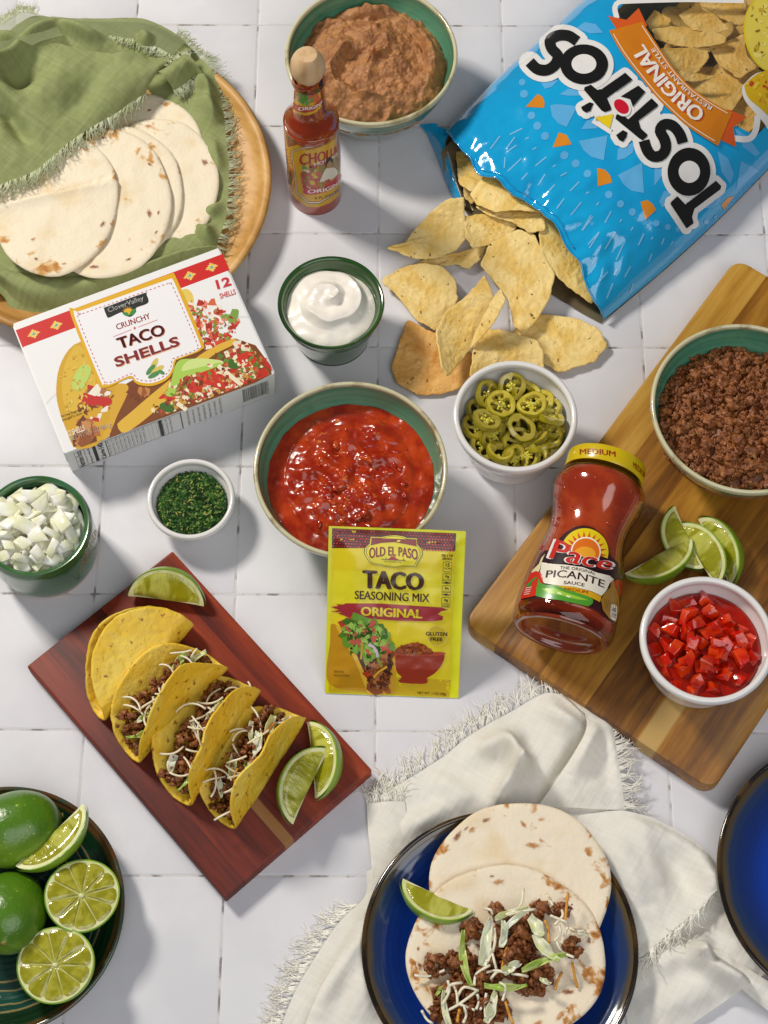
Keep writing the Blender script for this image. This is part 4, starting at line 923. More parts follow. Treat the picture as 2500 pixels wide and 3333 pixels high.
# tortilla chips
m_chip = mat('corn_chip', '#f2d48a', .6, c2='#e4bd62', scale=60, detail=6, ramp=(.40, .66), c3='#5a3c16', scale3=170, ramp3=(.665, .70), bump=.0013, bscale=260, bdetail=4, sss=.12, sssr=(.6, .4, .15), vary=.04)
m_chip_o = mat('toasted_corn_chip', '#eab768', .6, c2='#dba04e', scale=60, detail=6, ramp=(.40, .66), c3='#5a3c16', scale3=170, ramp3=(.665, .70), bump=.0013, bscale=260, bdetail=4, sss=.12, sssr=(.6, .35, .15))
def chip(label, pts, z0, g=(0, 0), kc=(0, 0), m_=None, group='tortilla chips spilling from the bag', seed=0, twist=0):
    """pts: outline in the photograph; the chip lies on a bent surface z0 + g.d + k (d along the bend axis)^2"""
    q = smoothline([p_ for j in range(len(pts)) for p_ in (pts[j], tuple(np.array(pts[j]) * .5 + np.array(pts[(j + 1) % len(pts)]) * .5))], 72, True); cpx = q.mean(0); c = P(*cpx, z0); ca, sa = math.cos(R_(kc[1])), math.sin(R_(kc[1]))
    def zf(x, y):
        dx, dy = x - c[0], y - c[1]; d = dx * ca + dy * sa; e = -dx * sa + dy * ca
        return z0 + g[0] * dx + g[1] * dy + kc[0] * d * d + twist * d * e
    W = []
    for px, py in q:
        z = z0
        for _ in range(5): p = P(px, py, z); z = zf(p[0], p[1])
        W.append(p[:2])
    W = np.array(W); cc = W.mean(0)
    ang = np.linspace(0, 2 * PI, 72, endpoint=False)
    def f(r, t):
        k = int(round(t / (2 * PI) * 72)) % 72; p = cc + (W[k] - cc) * r
        h = .0007 * nz(p[0] * 120, p[1] * 120, seed) + .0016 * max(0, nz(p[0] * 190, p[1] * 190, seed + 3) - .1) + .0005 * nz(p[0] * 420, p[1] * 420, seed)
        p = p + (r > .95) * .0009 * np.array([nz(k * .55, seed), nz(k * .55, seed + 9)])
        return (p[0], p[1], zf(p[0], p[1]) + h)
    G = sheet_disc(f, 24, 72, .0012)
    dz = G[0][:, 2].min()
    if dz < .0003: G[0][:, 2] += .0003 - dz
    return solo('tortilla_chip', G, m_ or m_chip, label, 'tortilla chip', group)
c0 = lambda *p: K(0, *p)
chip('large oval chip lying flat with its point towards the jalapeno bowl', c0((1061, 524), (1116, 497), (1153, 506), (1172, 543), (1197, 594), (1186, 645), (1158, 692), (1130, 720), (1110, 700), (1098, 646), (1066, 604), (1038, 572)), .018, (.12, .1), (2.2, 60), seed=1)
chip('ragged chip fragment under the long curled chip', c0((900, 590), (903, 567), (990, 545), (1050, 527), (1038, 560), (1010, 580), (985, 570), (950, 575), (925, 580)), .007, (0, .08), (1.5, 0), seed=2)
chip('long curled chip farthest left with its tip pointing left', c0((836, 535), (868, 532), (900, 492), (935, 455), (968, 431), (1000, 428), (1004, 470), (1008, 512), (985, 540), (940, 557), (893, 557)), .019, (.0, .28), (7, 78), seed=3)
chip('small chip between the curled chip and the bag mouth', c0((1003, 470), (1030, 463), (1080, 462), (1118, 482), (1116, 493), (1075, 525), (1022, 534), (1008, 512)), .020, (-.1, .1), (4, 30), seed=4)
chip('rounded chip nearest the sour cream ramekin', c0((825, 605), (868, 578), (915, 568), (958, 578), (983, 605), (988, 645), (975, 680), (948, 716), (900, 690), (862, 642)), .010, (.05, .06), (2.5, 45), seed=5)
chip('orange toasted chip in front, lowest of the spilled chips', c0((881, 692), (941, 720), (1000, 742), (1022, 775), (1015, 817), (992, 839), (950, 851), (904, 852), (858, 826), (847, 793), (863, 738)), .005, (0, .05), (1.2, 20), m_chip_o, seed=6)
chip('pale chip at the right end of the spill with a pointed tip', c0((1110, 715), (1140, 690), (1176, 679), (1245, 688), (1293, 711), (1311, 746), (1282, 780), (1208, 803), (1170, 780), (1130, 750)), .007, (.0, .05), (1.5, 60), seed=7)
chip('square ended chip partly hidden behind the jalapeno bowl', c0((1024, 748), (1047, 711), (1084, 713), (1157, 734), (1173, 761), (1173, 800), (1140, 815), (1060, 815), (1017, 812)), .016, (.0, .15), (2.5, 10), seed=8)
chip('folded chip lobe standing up against the curved chip in the middle', c0((1081, 626), (1090, 649), (1070, 690), (1045, 722), (1024, 745), (1016, 752), (1022, 728), (1040, 690), (1066, 642)), .036, (.9, .25), (0, 0), seed=9)
chip('tall curved chip standing in the middle of the spill', c0((1045, 600), (1056, 618), (1066, 645), (1052, 690), (1028, 738), (1000, 775), (969, 812), (955, 793), (943, 720), (964, 674), (1005, 642)), .022, (-.15, .35), (14, 28), seed=10)
chip('chip in the bag mouth half in the shadow of the chip above', c0((1029, 446), (1070, 452), (1126, 455), (1178, 460), (1176, 497), (1144, 501), (1103, 478), (1056, 464)), .026, (.05, -.1), (3, 40), seed=11)
chip('broad pale chip on top in the bag mouth', c0((1016, 418), (1035, 392), (1053, 371), (1090, 378), (1130, 395), (1175, 435), (1182, 457), (1150, 456), (1116, 453), (1070, 457), (1029, 441)), .034, (.1, .05), (-4, 20), seed=12)
chip('large speckled chip at the right corner of the bag mouth', c0((1172, 464), (1218, 469), (1255, 520), (1278, 575), (1287, 620), (1278, 655), (1241, 630), (1195, 588), (1169, 542), (1165, 500)), .020, (-.2, .1), (-3, 45), seed=13)
chip('shadowed chip deep inside the left of the bag mouth', c0((985, 330), (1005, 325), (1035, 352), (1045, 385), (1018, 412), (992, 395)), .018, (.3, -.2), (0, 0), seed=14)
chip('chip in shadow tucked under the bag lip', c0((1000, 390), (1030, 350), (1060, 372), (1050, 410), (1020, 440), (1003, 425)), .012, (.1, .3), (5, 0), seed=15)

# hard shell tacos
m_shell = mat('corn_taco_shell', '#f0c42c', .5, c2='#f6d656', scale=34, detail=4, ramp=(.4, .66), c3='#9a6414', scale3=170, ramp3=(.60, .70), bump=.0011, bscale=210, bdetail=5, sss=.1, sssr=(.7, .45, .06), coat=.12, coatr=.3)
m_cheese = [mat('white_cheese', '#f4ead0', .4, sss=.35, sssr=(.5, .4, .25)), mat('orange_cheese', '#e0a03c', .4, sss=.35, sssr=(.6, .35, .1))]
m_lett = [mat('pale_lettuce', '#d4dc9a', .35, c2='#ecedca', scale=90, sss=.3, sssr=(.4, .5, .1), coat=.2), mat('green_lettuce', '#9dbd46', .35, c2='#c0d278', scale=90, sss=.3, sssr=(.4, .5, .1), coat=.2), mat('lettuce_rib', '#f0efdc', .3, c2='#e4e6c0', scale=70, sss=.4, coat=.3)]
def shred(p, L, th, ph, bend, r=.00082):
    pts = []; a = th
    n = 8; q = np.array(p, float) - .5 * L * np.array([math.cos(th), math.sin(th), 0])
    for k in range(n):
        pts.append(q.copy()); a = th + bend * (k / (n - 1) - .5) * 2
        q = q + L / (n - 1) * np.array([math.cos(a) * math.cos(ph), math.sin(a) * math.cos(ph), math.sin(ph) + .5 * math.cos(k * 1.1 + bend)*.4])
    return tube(pts, r, 5)
def leaf(p, L, W, th, seed, curl=1.0, tilt=0):
    ca, sa = math.cos(th), math.sin(th)
    def top(u, v):
        x = (u - .5) * L; wd = W * (.35 + .65 * math.sin(PI * min(1, .12 + .88 * u))) * (1 + .25 * nz(u * 4, seed)); y = (v - .5) * wd + .12 * L * math.sin(u * 2.5 + seed)
        z = curl * (.0016 * math.sin(u * 9 + seed) * (v - .3) * 2 + .010 * (v - .5) ** 2 * W / .008 + .0012 * nz(u * 5, v * 3, seed)) + tilt * (v - .5) * W
        return (p[0] + x * ca - y * sa, p[1] + x * sa + y * ca, p[2] + z)
    A = grid(top, 16, 6); V, F = A; N = vnormals(V, F); n = len(V)
    F2 = F + [tuple(i + n for i in f[::-1]) for f in F]
    nu, nv = 16, 6; bd = list(range(nu)) + [j * nu + nu - 1 for j in range(1, nv)] + [(nv - 1) * nu + i for i in range(nu - 2, -1, -1)] + [j * nu for j in range(nv - 2, 0, -1)]
    for k in range(len(bd)): a, b = bd[k], bd[(k + 1) % len(bd)]; F2.append((a, n + a, n + b, b))
    return np.concatenate([V, V - N * .0003]), F2
def lump_small(k):
    V, F = ico(2, 40 + k, .9, 1.9, 1, RNG.uniform(.6, 1), RNG.uniform(.5, .8)); return np.array([v * (1 + .28 * nz(*(v * 3.6 + k * 3.3))) for v in V]), F
lump_b = [lump_small(k) for k in range(8)]
def taco(label, tip1, tip2, bb, bf, z0, seed, fill, R=.0555):
    """tip1, tip2: photograph ends of the fold; bb, bf: how far back and front walls stand up (degrees from lying flat to the left)"""
    a, b = P(*tip1, z0 + .008), P(*tip2, z0 + .008); c = (a + b) / 2; d = b - a; L = np.linalg.norm(d[:2]) / 2; d = d / np.linalg.norm(d)
    o = thing('hard_taco', label, 'taco', (c[0], c[1], z0), (0, 0, math.atan2(d[1], d[0])), 'hard shell tacos on the red board')
    # local: x along the fold (towards the viewer), y to the right, z up; back wall goes to -y
    rho = .0115; tot = R_(180 - bb) - R_(0); s0 = rho * (R_(180) - R_(bb) - (R_(180) - R_(bf))) if False else rho * R_(180 - (bf - bb)) / 2
    # heading of travel from the back rim to the front rim: starts going down-right, ends going up
    h0, h1 = -R_(bb), R_(180 - bf)
    N_ = 240; ss = np.linspace(-R * 1.05, R * 1.05, N_); ds = ss[1] - ss[0]; yy, zz = np.zeros(N_), np.zeros(N_)
    hd = h0 + (h1 - h0) * np.clip((ss + s0) / (2 * s0), 0, 1)
    yy[1:] = np.cumsum(np.cos(hd[:-1])) * ds; zz[1:] = np.cumsum(np.sin(hd[:-1])) * ds
    k0 = np.argmin(zz); yy -= yy[N_ // 2]; zz -= zz.min()
    zz += .0018
    def f(r, t):
        rr = R * r * (1 + .02 * math.sin(3 * t + seed) + .012 * math.sin(5 * t + 2 * seed) + (.010 * nz(math.cos(t) * 12, math.sin(t) * 12, seed) + .006 * nz(math.cos(t) * 40, math.sin(t) * 40, seed)) * (r > .96))
        x, s = rr * math.cos(t) * L / R, rr * math.sin(t)
        y, z = np.interp(s, ss, yy), np.interp(s, ss, zz)
        wv = (.0042 * math.sin(x * 62 + seed) + .0015 * math.sin(x * 150 + 2 * seed)) * max(0, s / R) ** 2 + .0014 * math.sin(x * 90 + seed * 3) * max(0, -s / R) ** 2
        q = .0008 * nz(x * 60, s * 60, seed) + .0012 * max(0, nz(x * 150, s * 150, seed) - .05)
        hh = np.interp(s, ss, hd); e = .002 * (x / R) ** 2
        return (x, y - math.sin(hh) * (q + wv), z + math.cos(hh) * q + e)
    part('shell', sheet_disc(f, 40, 130, .0017), m_shell, o)
    if not fill: return o
    rg = np.random.default_rng(int(seed * 10)); its = []
    zc = lambda x: (.030 - 9 * x * x)
    for k in range(330):
        x = rg.uniform(-.043, .043); hmax = zc(x) * (1 + .15 * nz(x * 60, seed)); z = .006 + (hmax - .006) * rg.uniform() ** .5
        # the mouth between the walls at this height
        yb = np.interp(z, zz[:k0][::-1], yy[:k0][::-1]) if k0 > 3 else -.02; yf = np.interp(z, zz[k0:], yy[k0:])
        y = rg.uniform(max(yb + .003, -.026), yf - .003)
        its.append((np.array([x, y, z]), randrot(), rg.uniform(.0013, .0034)))
    part('beef_filling', scatter(lump_b, its), m_beef, o, kind='stuff')
    def ztop(x, y): return zc(x) + .002
    for k in range(fill[0]):
        x = rg.uniform(-.042, .042); y = rg.uniform(-.026, .0); z = max(zc(x) * .95, np.interp(y, yy[:k0], zz[:k0]) + .003) + rg.uniform(.002, .006)
        y = min(y, np.interp(z, zz[k0:], yy[k0:]) - .007)
        part('cheese_shred', shred((x, y, z), rg.uniform(.014, .026), rg.uniform(0, PI), rg.uniform(-.4, .4), rg.uniform(-.9, .9)), m_cheese[0 if rg.uniform() < .88 else 1], o)
    for k in range(fill[1]):
        x = rg.uniform(-.038, .036); y = rg.uniform(-.02, .002); z = max(zc(x) * .9, np.interp(y, yy[:k0], zz[:k0]) + .003) + .002
        y = min(y, np.interp(z, zz[k0:], yy[k0:]) - .010)
        part('lettuce_shred', leaf((x, y, z), rg.uniform(.014, .028), rg.uniform(.0035, .0075), rg.uniform(-.8, .8), k + seed, 1, rg.uniform(-.5, .5)), m_lett[int(rg.integers(3))], o)
    return o
taco('closed taco shell at the far left end of the row, no filling showing', K(8, (785, 388))[:], K(8, (385, 812)), 42, 26, ZR, 1.3, None)
taco('filled taco second from the left with lettuce at its near end', K(8, (922, 572)), K(8, (522, 996)), 38, 74, ZR, 2.6, (15, 8))
taco('filled taco third from the left with cheese strewn along it', K(8, (1062, 676)), K(8, (750, 1194)), 38, 74, ZR, 3.9, (17, 8))
taco('filled taco at the right end of the row, the most open one', K(8, (1264, 808)), K(8, (945, 1304)), 36, 76, ZR, 5.2, (20, 9))

# the filling of the open tortilla on the blue plate
MOUNDS = [(350, 810, 75, .7), (600, 570, 65, .8), (765, 450, 55, .7), (1060, 450, 70, .9), (1200, 440, 60, .8), (1275, 690, 65, .7), (920, 620, 150, 1.3), (520, 800, 100, 1), (650, 900, 130, 1.2), (1000, 880, 130, 1), (450, 1040, 110, 1), (640, 1090, 150, 1.2), (760, 1110, 80, .8), (560, 930, 110, 1), (840, 760, 140, 1.4), (390, 1130, 70, .6), (560, 1200, 120, 1)]
zt = .0280
its = []
for mx, my, mr, mh in MOUNDS:
    for k in range(int(58 * (mr / 100) ** 2) + 8):
        a, r = RNG.uniform(0, 2 * PI), math.sqrt(RNG.uniform()); h = mh * .013 * (1 - r * r) * RNG.uniform(.3, 1)
        p = PK(9, mx + mr * r * math.cos(a), my + mr * r * math.sin(a), zt + h); its.append((p, randrot(), RNG.choice([.0013, .0020, .0028, .0038], p=[.28, .36, .26, .10])))
solo('ground_beef', scatter(lump_b, its), m_beef, 'browned ground beef strewn across the front tortilla on the blue plate', 'ground beef', kind='stuff')
CH = [((940, 295), (930, 390), (890, 440), (820, 470)), ((1240, 320), (1232, 410), (1222, 505)), ((1105, 340), (1140, 410)), ((1125, 478), (1180, 500), (1240, 525)), ((1250, 560), (1310, 582), (1360, 578)), ((1260, 610), (1300, 598), (1375, 612)),
      ((1180, 540), (1190, 600), (1150, 650)), ((1165, 650), (1200, 720), (1280, 758)), ((1240, 555), (1215, 620), (1195, 665)), ((1085, 510), (1105, 560), (1115, 665)), ((745, 560), (750, 640), (735, 720)), ((730, 725), (745, 790), (760, 845)), ((830, 690), (810, 760), (795, 845)),
      ((700, 790), (720, 740), (720, 700)), ((205, 880), (300, 888), (410, 845)), ((610, 945), (625, 870), (715, 812)), ((690, 860), (760, 848), (840, 870)), ((860, 870), (920, 878), (970, 888)), ((720, 905), (760, 860), (800, 850)), ((780, 930), (820, 960), (800, 1050)), ((690, 1000), (680, 1080), (685, 1165)),
      ((430, 915), (440, 990), (390, 1080)), ((465, 940), (490, 1000), (495, 1080)), ((400, 1130), (500, 1080), (630, 985)), ((500, 1020), (540, 960), (640, 985)), ((490, 1070), (550, 1090), (610, 1115)), ((540, 1090), (555, 1150), (535, 1200)), ((630, 1010), (640, 1060), (620, 1110)), ((650, 1110), (680, 1060), (700, 1050)),
      ((420, 1000), (450, 945), (530, 930)), ((1270, 795), (1285, 880), (1305, 965)), ((1200, 860), (1170, 920), (1155, 975)), ((820, 1060), (840, 1130), (870, 1205)), ((510, 1110), (500, 1150), (495, 1195)), ((255, 1120), (290, 1180), (330, 1205)), ((865, 450), (940, 445), (1020, 435)), ((680, 430), (720, 440), (730, 470)), ((1200, 440), (1205, 480), (1150, 540))]
for k, pts in enumerate(CH):
    q = smoothline(K(9, *pts), 8); col_ = m_cheese[1] if k in (1, 9, 12, 30, 31, 32, 33) else m_cheese[0]
    on_meat = 0 if k in (2, 4, 5, 14, 30, 31, 34) else 1
    W = [P(x, y, zt + .003 + on_meat * .012 + .002 * math.sin(i * .9 + k)) for i, (x, y) in enumerate(q)]
    solo('cheese_shred', tube(W, .00105, 5), col_, 'shred of orange cheese scattered over the open tortilla' if col_ is m_cheese[1] else 'shred of white cheese scattered over the open tortilla', 'cheese', 'cheese shreds on the open tortilla')
LT = [((860, 480), .034, .009, 12, 0, 'pale lettuce strip at the far side of the filling'), ((895, 500), .034, .010, 55, 2, 'white lettuce rib slanting across the middle of the filling'), ((790, 600), .027, .012, 85, 2, 'short white lettuce rib standing in the middle of the filling'), ((690, 660), .046, .017, 65, 2, 'widest white lettuce piece left of the middle'), ((575, 760), .055, .012, 100, 1, 'bright green lettuce strip down the left of the filling'),
      ((1030, 550), .022, .018, -40, 0, 'yellow green ruffled lettuce piece near the far right'), ((1105, 690), .036, .016, -55, 0, 'folded yellow green lettuce piece right of the middle'), ((1080, 805), .046, .010, 8, 1, 'long green lettuce strip on the right of the filling'), ((865, 835), .020, .014, 40, 0, 'small pale lettuce bit in the middle of the filling'), ((820, 940), .042, .010, 10, 1, 'curled green lettuce strip at the near side of the filling'),
      ((715, 1090), .032, .014, 60, 0, 'pale green lettuce leaf near the front of the filling'), ((440, 1120), .040, .010, 95, 0, 'pale lettuce piece under the cheese at the front left'), ((375, 985), .012, .005, 70, 1, 'tiny green lettuce bit at the left of the filling'), ((1090, 915), .012, .007, -20, 0, 'tiny pale lettuce bit at the right of the filling')]
for k, (p, L, W, th, mi_, lab) in enumerate(LT):
    q = PK(9, *p, zt + .014); solo('lettuce_piece', leaf(q, L * .70, W * .46, R_(th), k * 1.7, 1.2, .25), m_lett[mi_], lab, 'lettuce', 'lettuce pieces on the open tortilla')
# ================================================================ packages
m_print_s = print_mat('printed_card', .42); m_print_g = print_mat('printed_gloss', .3, coat=.25)
CARD = '#efeeec'
# ---- taco shell box: lies on the table, its far edge propped on the wooden plate
bA0, bB0 = P(*K(0, (156, 1020))), P(*K(0, (595, 851)))
be = bB0 - bA0; bW = np.linalg.norm(be); be /= bW; bn0 = np.array([-be[1], be[0], 0]); al = R_(6.0); bd = bn0 * math.cos(al) + np.array([0, 0, math.sin(al)]); bn = np.cross(be, bd); BH, BL = .043, .120
taco_box = thing('taco_shell_box', 'white and red carton of taco shells propped on the wooden plate edge', 'box', bA0)
Mb = Matrix(((be[0], bd[0], bn[0], bA0[0]), (be[1], bd[1], bn[1], bA0[1]), (be[2], bd[2], bn[2], bA0[2] + .0003), (0, 0, 0, 1)))
def carton():
    bm = bmesh.new(); bmesh.ops.create_cube(bm, size=1)
    for v in bm.verts: v.co.x = (v.co.x + .5) * bW; v.co.y = (v.co.y + .5) * BL; v.co.z = (v.co.z + .5) * BH
    bmesh.ops.bevel(bm, geom=bm.edges[:], offset=.0007, segments=2, affect='EDGES')
    V = np.array([v.co[:] for v in bm.verts]); F = [tuple(v.index for v in f.verts) for f in bm.faces]; bm.free(); return V, F
m_card = mat('white_carton', CARD, .4, bump=.0001, bscale=40)
part('carton', xf(carton(), Mb), m_card, taco_box, world=True, auto=40)
# end flaps at the two short ends, with a dark seam between them
for s_, x_ in ((-1, 0), (1, bW)):
    part('end_flap', xf(box(x_ + s_ * .0004, BL / 2, BH * .70, .0008, BL - .004, BH * .52), Mb), m_card, taco_box, world=True, smooth=False)
top_s = plane_surf(bA0 + bn * BH + [0, 0, .0003], bn); side_s = plane_surf(bA0, -bd)
pr = Print(top_s, clip=K(6, (76, 500), (1286, 52), (1606, 786), (384, 1254)))
q6 = lambda *p: K(6, *p)
RED, YEL, MAR = '#cf1a16', '#e2ac10', '#7a1220'
pr.poly(q6((92, 532), (1306, 84), (1349, 178), (132, 632)), RED, 1)
for x, y in ((198, 553), (330, 503), (1113, 212), (1242, 162)):   # stepped ornaments
    st = [(-42, 0), (-30, 0), (-30, -8), (-18, -8), (-18, -17), (-7, -17), (-7, -26), (7, -26), (7, -17), (18, -17), (18, -8), (30, -8), (30, 0), (42, 0), (30, 8), (18, 8), (18, 17), (7, 17), (7, 26), (-7, 26), (-7, 17), (-18, 17), (-18, 8), (-30, 8)]
    a = R_(-20); st = [(x + px * math.cos(a) - py * math.sin(a), y + px * math.sin(a) + py * math.cos(a)) for px, py in st]
    pr.poly(K(6, *st), '#ecc765', 2); pr.poly(q6((x - 12, y + 10), (x + 1, y - 13), (x + 13, y + 3)), '#5fb0a4', 3)
# printed food picture along the bottom
pr.poly(K(6, *smoothline([(470, 600), (400, 650), (345, 760), (330, 900), (350, 1010), (390, 1120), (430, 1215), (470, 1230), (600, 1175), (700, 900), (640, 700), (560, 600)], 40, True)), '#d3a21f', 1)
pr.poly(K(6, *smoothline([(470, 620), (410, 670), (372, 770), (365, 900), (400, 1000), (520, 1000), (560, 800)], 30, True)), '#dcb438', 1.3)
pr.poly(K(6, *smoothline([(1065, 300), (1100, 290), (1130, 320), (1135, 380), (1090, 400), (1070, 360)], 18, True)), '#e6c860', 1.2)
pr.poly(q6((700, 870), (1130, 620), (1380, 580), (1500, 620), (1590, 740), (1595, 790), (1500, 840), (500, 1215), (640, 1165)), '#7c4212', 1.1)
pr.bits(K(6, (1100, 380), (1240, 365), (1330, 440), (1410, 470), (1400, 540), (1330, 590), (1200, 640), (1160, 520)), 70, ['#c8321e', '#d24a2c', '#b82a1a', '#efe6d6', '#7d8a2c', '#d8663c', '#f3ece0', '#a83020'], 24)
pr.bits(K(6, (1330, 430), (1400, 440), (1410, 480), (1330, 480)), 6, ['#5c8a30', '#7da040'], 30)
pr.poly(K(6, *smoothline([(695, 1110), (690, 1080), (760, 1020), (900, 900), (1050, 780), (1200, 660), (1370, 580), (1378, 612), (1250, 680), (1120, 790), (960, 960), (820, 1080), (730, 1135)], 60, True)), '#e0b23c', 2)
pr.poly(K(6, *smoothline([(600, 1172), (640, 1050), (670, 900), (690, 850), (745, 850), (750, 900), (690, 1030), (640, 1150)], 40, True)), '#d9a732', 2)
pr.bits(q6((880, 1000), (1000, 850), (1180, 760), (1420, 600), (1500, 650), (1590, 760), (1480, 850), (1240, 930), (960, 1040)), 170, ['#8a4a1e', '#a05a28', '#7a3a14', '#c22a18', '#d04428', '#b83420', '#e8dcc0', '#557a24', '#c8963c', '#e6d2a8'], 27, 2.2)
for (x, y), s_ in (((1220, 810), 70), ((1450, 705), 60), ((1290, 840), 55), ((1130, 870), 45)): pr.poly(K(6, (x - s_, y - s_ * .5), (x + s_ * .3, y - s_ * .8), (x + s_, y), (x + s_ * .4, y + s_ * .7), (x - s_ * .7, y + s_ * .5)), '#cc2f1c', 3)
pr.poly(K(6, *smoothline([(1040, 720), (1130, 700), (1310, 715), (1290, 740), (1150, 790), (1090, 800), (1040, 860), (1020, 920), (970, 910), (1000, 850)], 40, True)), '#a9cc52', 3.2)
pr.poly(K(6, *smoothline([(1130, 700), (1310, 712), (1250, 730), (1130, 760), (1060, 770)], 20, True)), '#cfe08a', 3.4)
for (x, y) in ((980, 985), (1365, 730)): pr.ell(K(6, (x, y)), 45 * .55, 28 * .55, '#3f6a22', 3.3, .3)
for a, b in (((1280, 740), (1420, 855)), ((1325, 655), (1340, 690)), ((1190, 470), (1200, 560)), ((1040, 960), (1095, 1000))): pr.line(K(6, a, b), 14, '#efe2c4', 3.3)
pr.bits(q6((470, 900), (560, 860), (650, 900), (620, 1000), (560, 1080), (470, 1000)), 40, ['#8a4a1e', '#b0703c', '#7a3a14', '#c22a18', '#efe6d6'], 26, 2.2)
pr.poly(K(6, *smoothline([(470, 960), (500, 905), (580, 920), (655, 935), (640, 975), (560, 970)], 24, True)), '#c4261a', 3)
pr.poly(K(6, *smoothline([(425, 870), (440, 790), (490, 735), (535, 745), (530, 790), (480, 880)], 20, True)), '#b9d468', 3)
pr.poly(q6((515, 905), (570, 845), (600, 860), (560, 920)), '#f1e8d4', 3.1)
pr.bits(K(6, (450, 1060), (540, 1040), (600, 1090), (560, 1190), (440, 1220)), 26, ['#8f4d22', '#b46a35', '#6f3512', '#c58a50'], 28, 2.2)
pr.bits(q6((880, 1000), (1000, 850), (1180, 760), (1420, 600), (1500, 650), (1590, 760), (1480, 850), (1240, 930), (960, 1040)), 260, ['#8a4a1e', '#b4683a', '#6a3010', '#c8341c', '#de5a34', '#a82818', '#f0e4c8', '#6a8c30', '#d0a044', '#f0dcb0'], 11, 2.2)
pr.bits(K(6, (1100, 380), (1240, 365), (1330, 440), (1410, 470), (1400, 540), (1330, 590), (1200, 640), (1160, 520)), 90, ['#e2684a', '#f0887a', '#a02818', '#f4e8dc', '#8c9a3c'], 10, 2.2)
pr.bits(q6((350, 800), (470, 640), (560, 800), (500, 1000), (400, 1080)), 60, ['#e0bc48', '#c89a24', '#e6c860'], 9, 1.6)
pr.bits(q6((750, 880), (850, 860), (890, 900), (800, 960)), 14, ['#9a5526', '#7a3a14', '#c08040'], 24, 2.2)
# the shield with the words
shield = [(432, 405), (455, 400), (980, 208), (1010, 205), (1035, 225), (1190, 600), (1190, 640), (1165, 660), (1060, 700), (1030, 715), (1020, 770), (985, 820), (930, 850), (870, 862), (800, 848), (762, 812), (640, 866), (600, 866), (575, 845), (415, 440)]
pr.poly(K(6, *smoothline(shield, 90, True)), YEL, 4)
c_ = np.mean(shield, 0); inner = [(x + (c_[0] - x) * .055 if True else x, y + (c_[1] - y) * .075) for x, y in shield]
pr.poly(K(6, *smoothline(inner, 90, True)), '#f1eff0', 5)
inn2 = np.array([(x + (c_[0] - x) * .105, y + (c_[1] - y) * .135) for x, y in shield]); dl = smoothline(inn2, 170, True)
for k in range(0, 170, 2): pr.line(K(6, tuple(dl[k]), tuple(dl[(k + 1) % 170])), 2.6, '#c4304c', 6)
v6 = lambda a, b: np.array(K(6, b)) - np.array(K(6, a))
pr.poly(K(6, *smoothline([(610, 402), (625, 396), (845, 316), (860, 325), (870, 372), (800, 402), (800, 425), (765, 455), (725, 440), (712, 428), (640, 460), (628, 452)], 60, True)), '#151513', 6)
pr.text('CloverValley', K(6, (640, 438)), v6((640, 438), (848, 364)), v6((640, 438), (630, 402)), '#f4f2ee', 7, .012)
pr.ell(K(6, (752, 425)), 14, 11, '#e8b020', 7, -.3)
for k in range(9):
    a = R_(-200 + k * 25); pr.poly(K(6, (752 + 22 * math.cos(a - .1), 422 + 20 * math.sin(a - .1)), (752 + 36 * math.cos(a), 422 + 32 * math.sin(a)), (752 + 22 * math.cos(a + .1), 422 + 20 * math.sin(a + .1))), '#e8b020', 7)
pr.poly(K(6, *smoothline([(720, 432), (745, 428), (760, 448), (735, 448)], 14, True)), '#2f8a3a', 8); pr.poly(K(6, *smoothline([(760, 446), (772, 418), (797, 408), (790, 436)], 14, True)), '#2f8a3a', 8)
pr.text('CRUNCHY', K(6, (690, 532)), v6((690, 532), (886, 464)), v6((690, 532), (678, 500)), '#cf2338', 6, .018)
pr.line(q6((666, 572), (772, 530)), 1.6, '#cf2338', 6); pr.line(q6((812, 515), (926, 472)), 1.6, '#cf2338', 6)
pr.poly([tuple(np.array(K(6, (791, 521))) + (6 if k % 2 == 0 else 2.6) * np.array([math.cos(R_(k * 36 - 100)), math.sin(R_(k * 36 - 100))])) for k in range(10)], '#cf2338', 6)
for off, c, l, bo in (((5, 4), '#e8a878', 6, .03), ((0, 0), MAR, 7, .03)):
    ox, oy = off
    pr.text('TACO', K(6, (705 + ox, 642 + oy)), v6((705, 642), (972, 556)), v6((705, 642), (682, 582)), c, l, bo)
    pr.text('SHELLS', K(6, (684 + ox, 752 + oy)), v6((684, 752), (1060, 622)), v6((684, 752), (664, 696)), c, l, bo)
for k, (x, y) in enumerate(((905, 735), (925, 765))):
    pr.ell(K(6, (x, y)), 24, 9, '#d9c25c', 6 + k, R_(-62 + 30 * k)); pr.ell(K(6, (x - 20, y + 30)), 22, 8, '#4f8a4c', 6.4 + k, R_(-50 + 22 * k))
pr.ell(K(6, (948, 780)), 12, 6, '#4f8a4c', 8, .5)
pr.text('12', K(6, (1277, 293)), v6((1277, 293), (1360, 268)), v6((1277, 293), (1262, 240)), '#cf2330', 3, .03)
pr.text('SHELLS', K(6, (1294, 349)), v6((1294, 349), (1386, 320)), v6((1294, 349), (1286, 319)), '#cf2330', 3, .01)
W_ = '#f3ead8'
pr.text('12 SHELLS', K(6, (402, 1157)), v6((402, 1157), (500, 1122)), v6((402, 1157), (394, 1124)), W_, 5, .012)
pr.text('NET WT 3.47 OZ (98.4 g)', K(6, (418, 1193)), v6((418, 1193), (662, 1108)), v6((418, 1193), (407, 1155)), W_, 5, .012)
pr.text('Serving Suggestion', K(6, (360, 1048)), v6((360, 1048), (492, 1000)), v6((360, 1048), (356, 1032)), '#3a2408', 5)
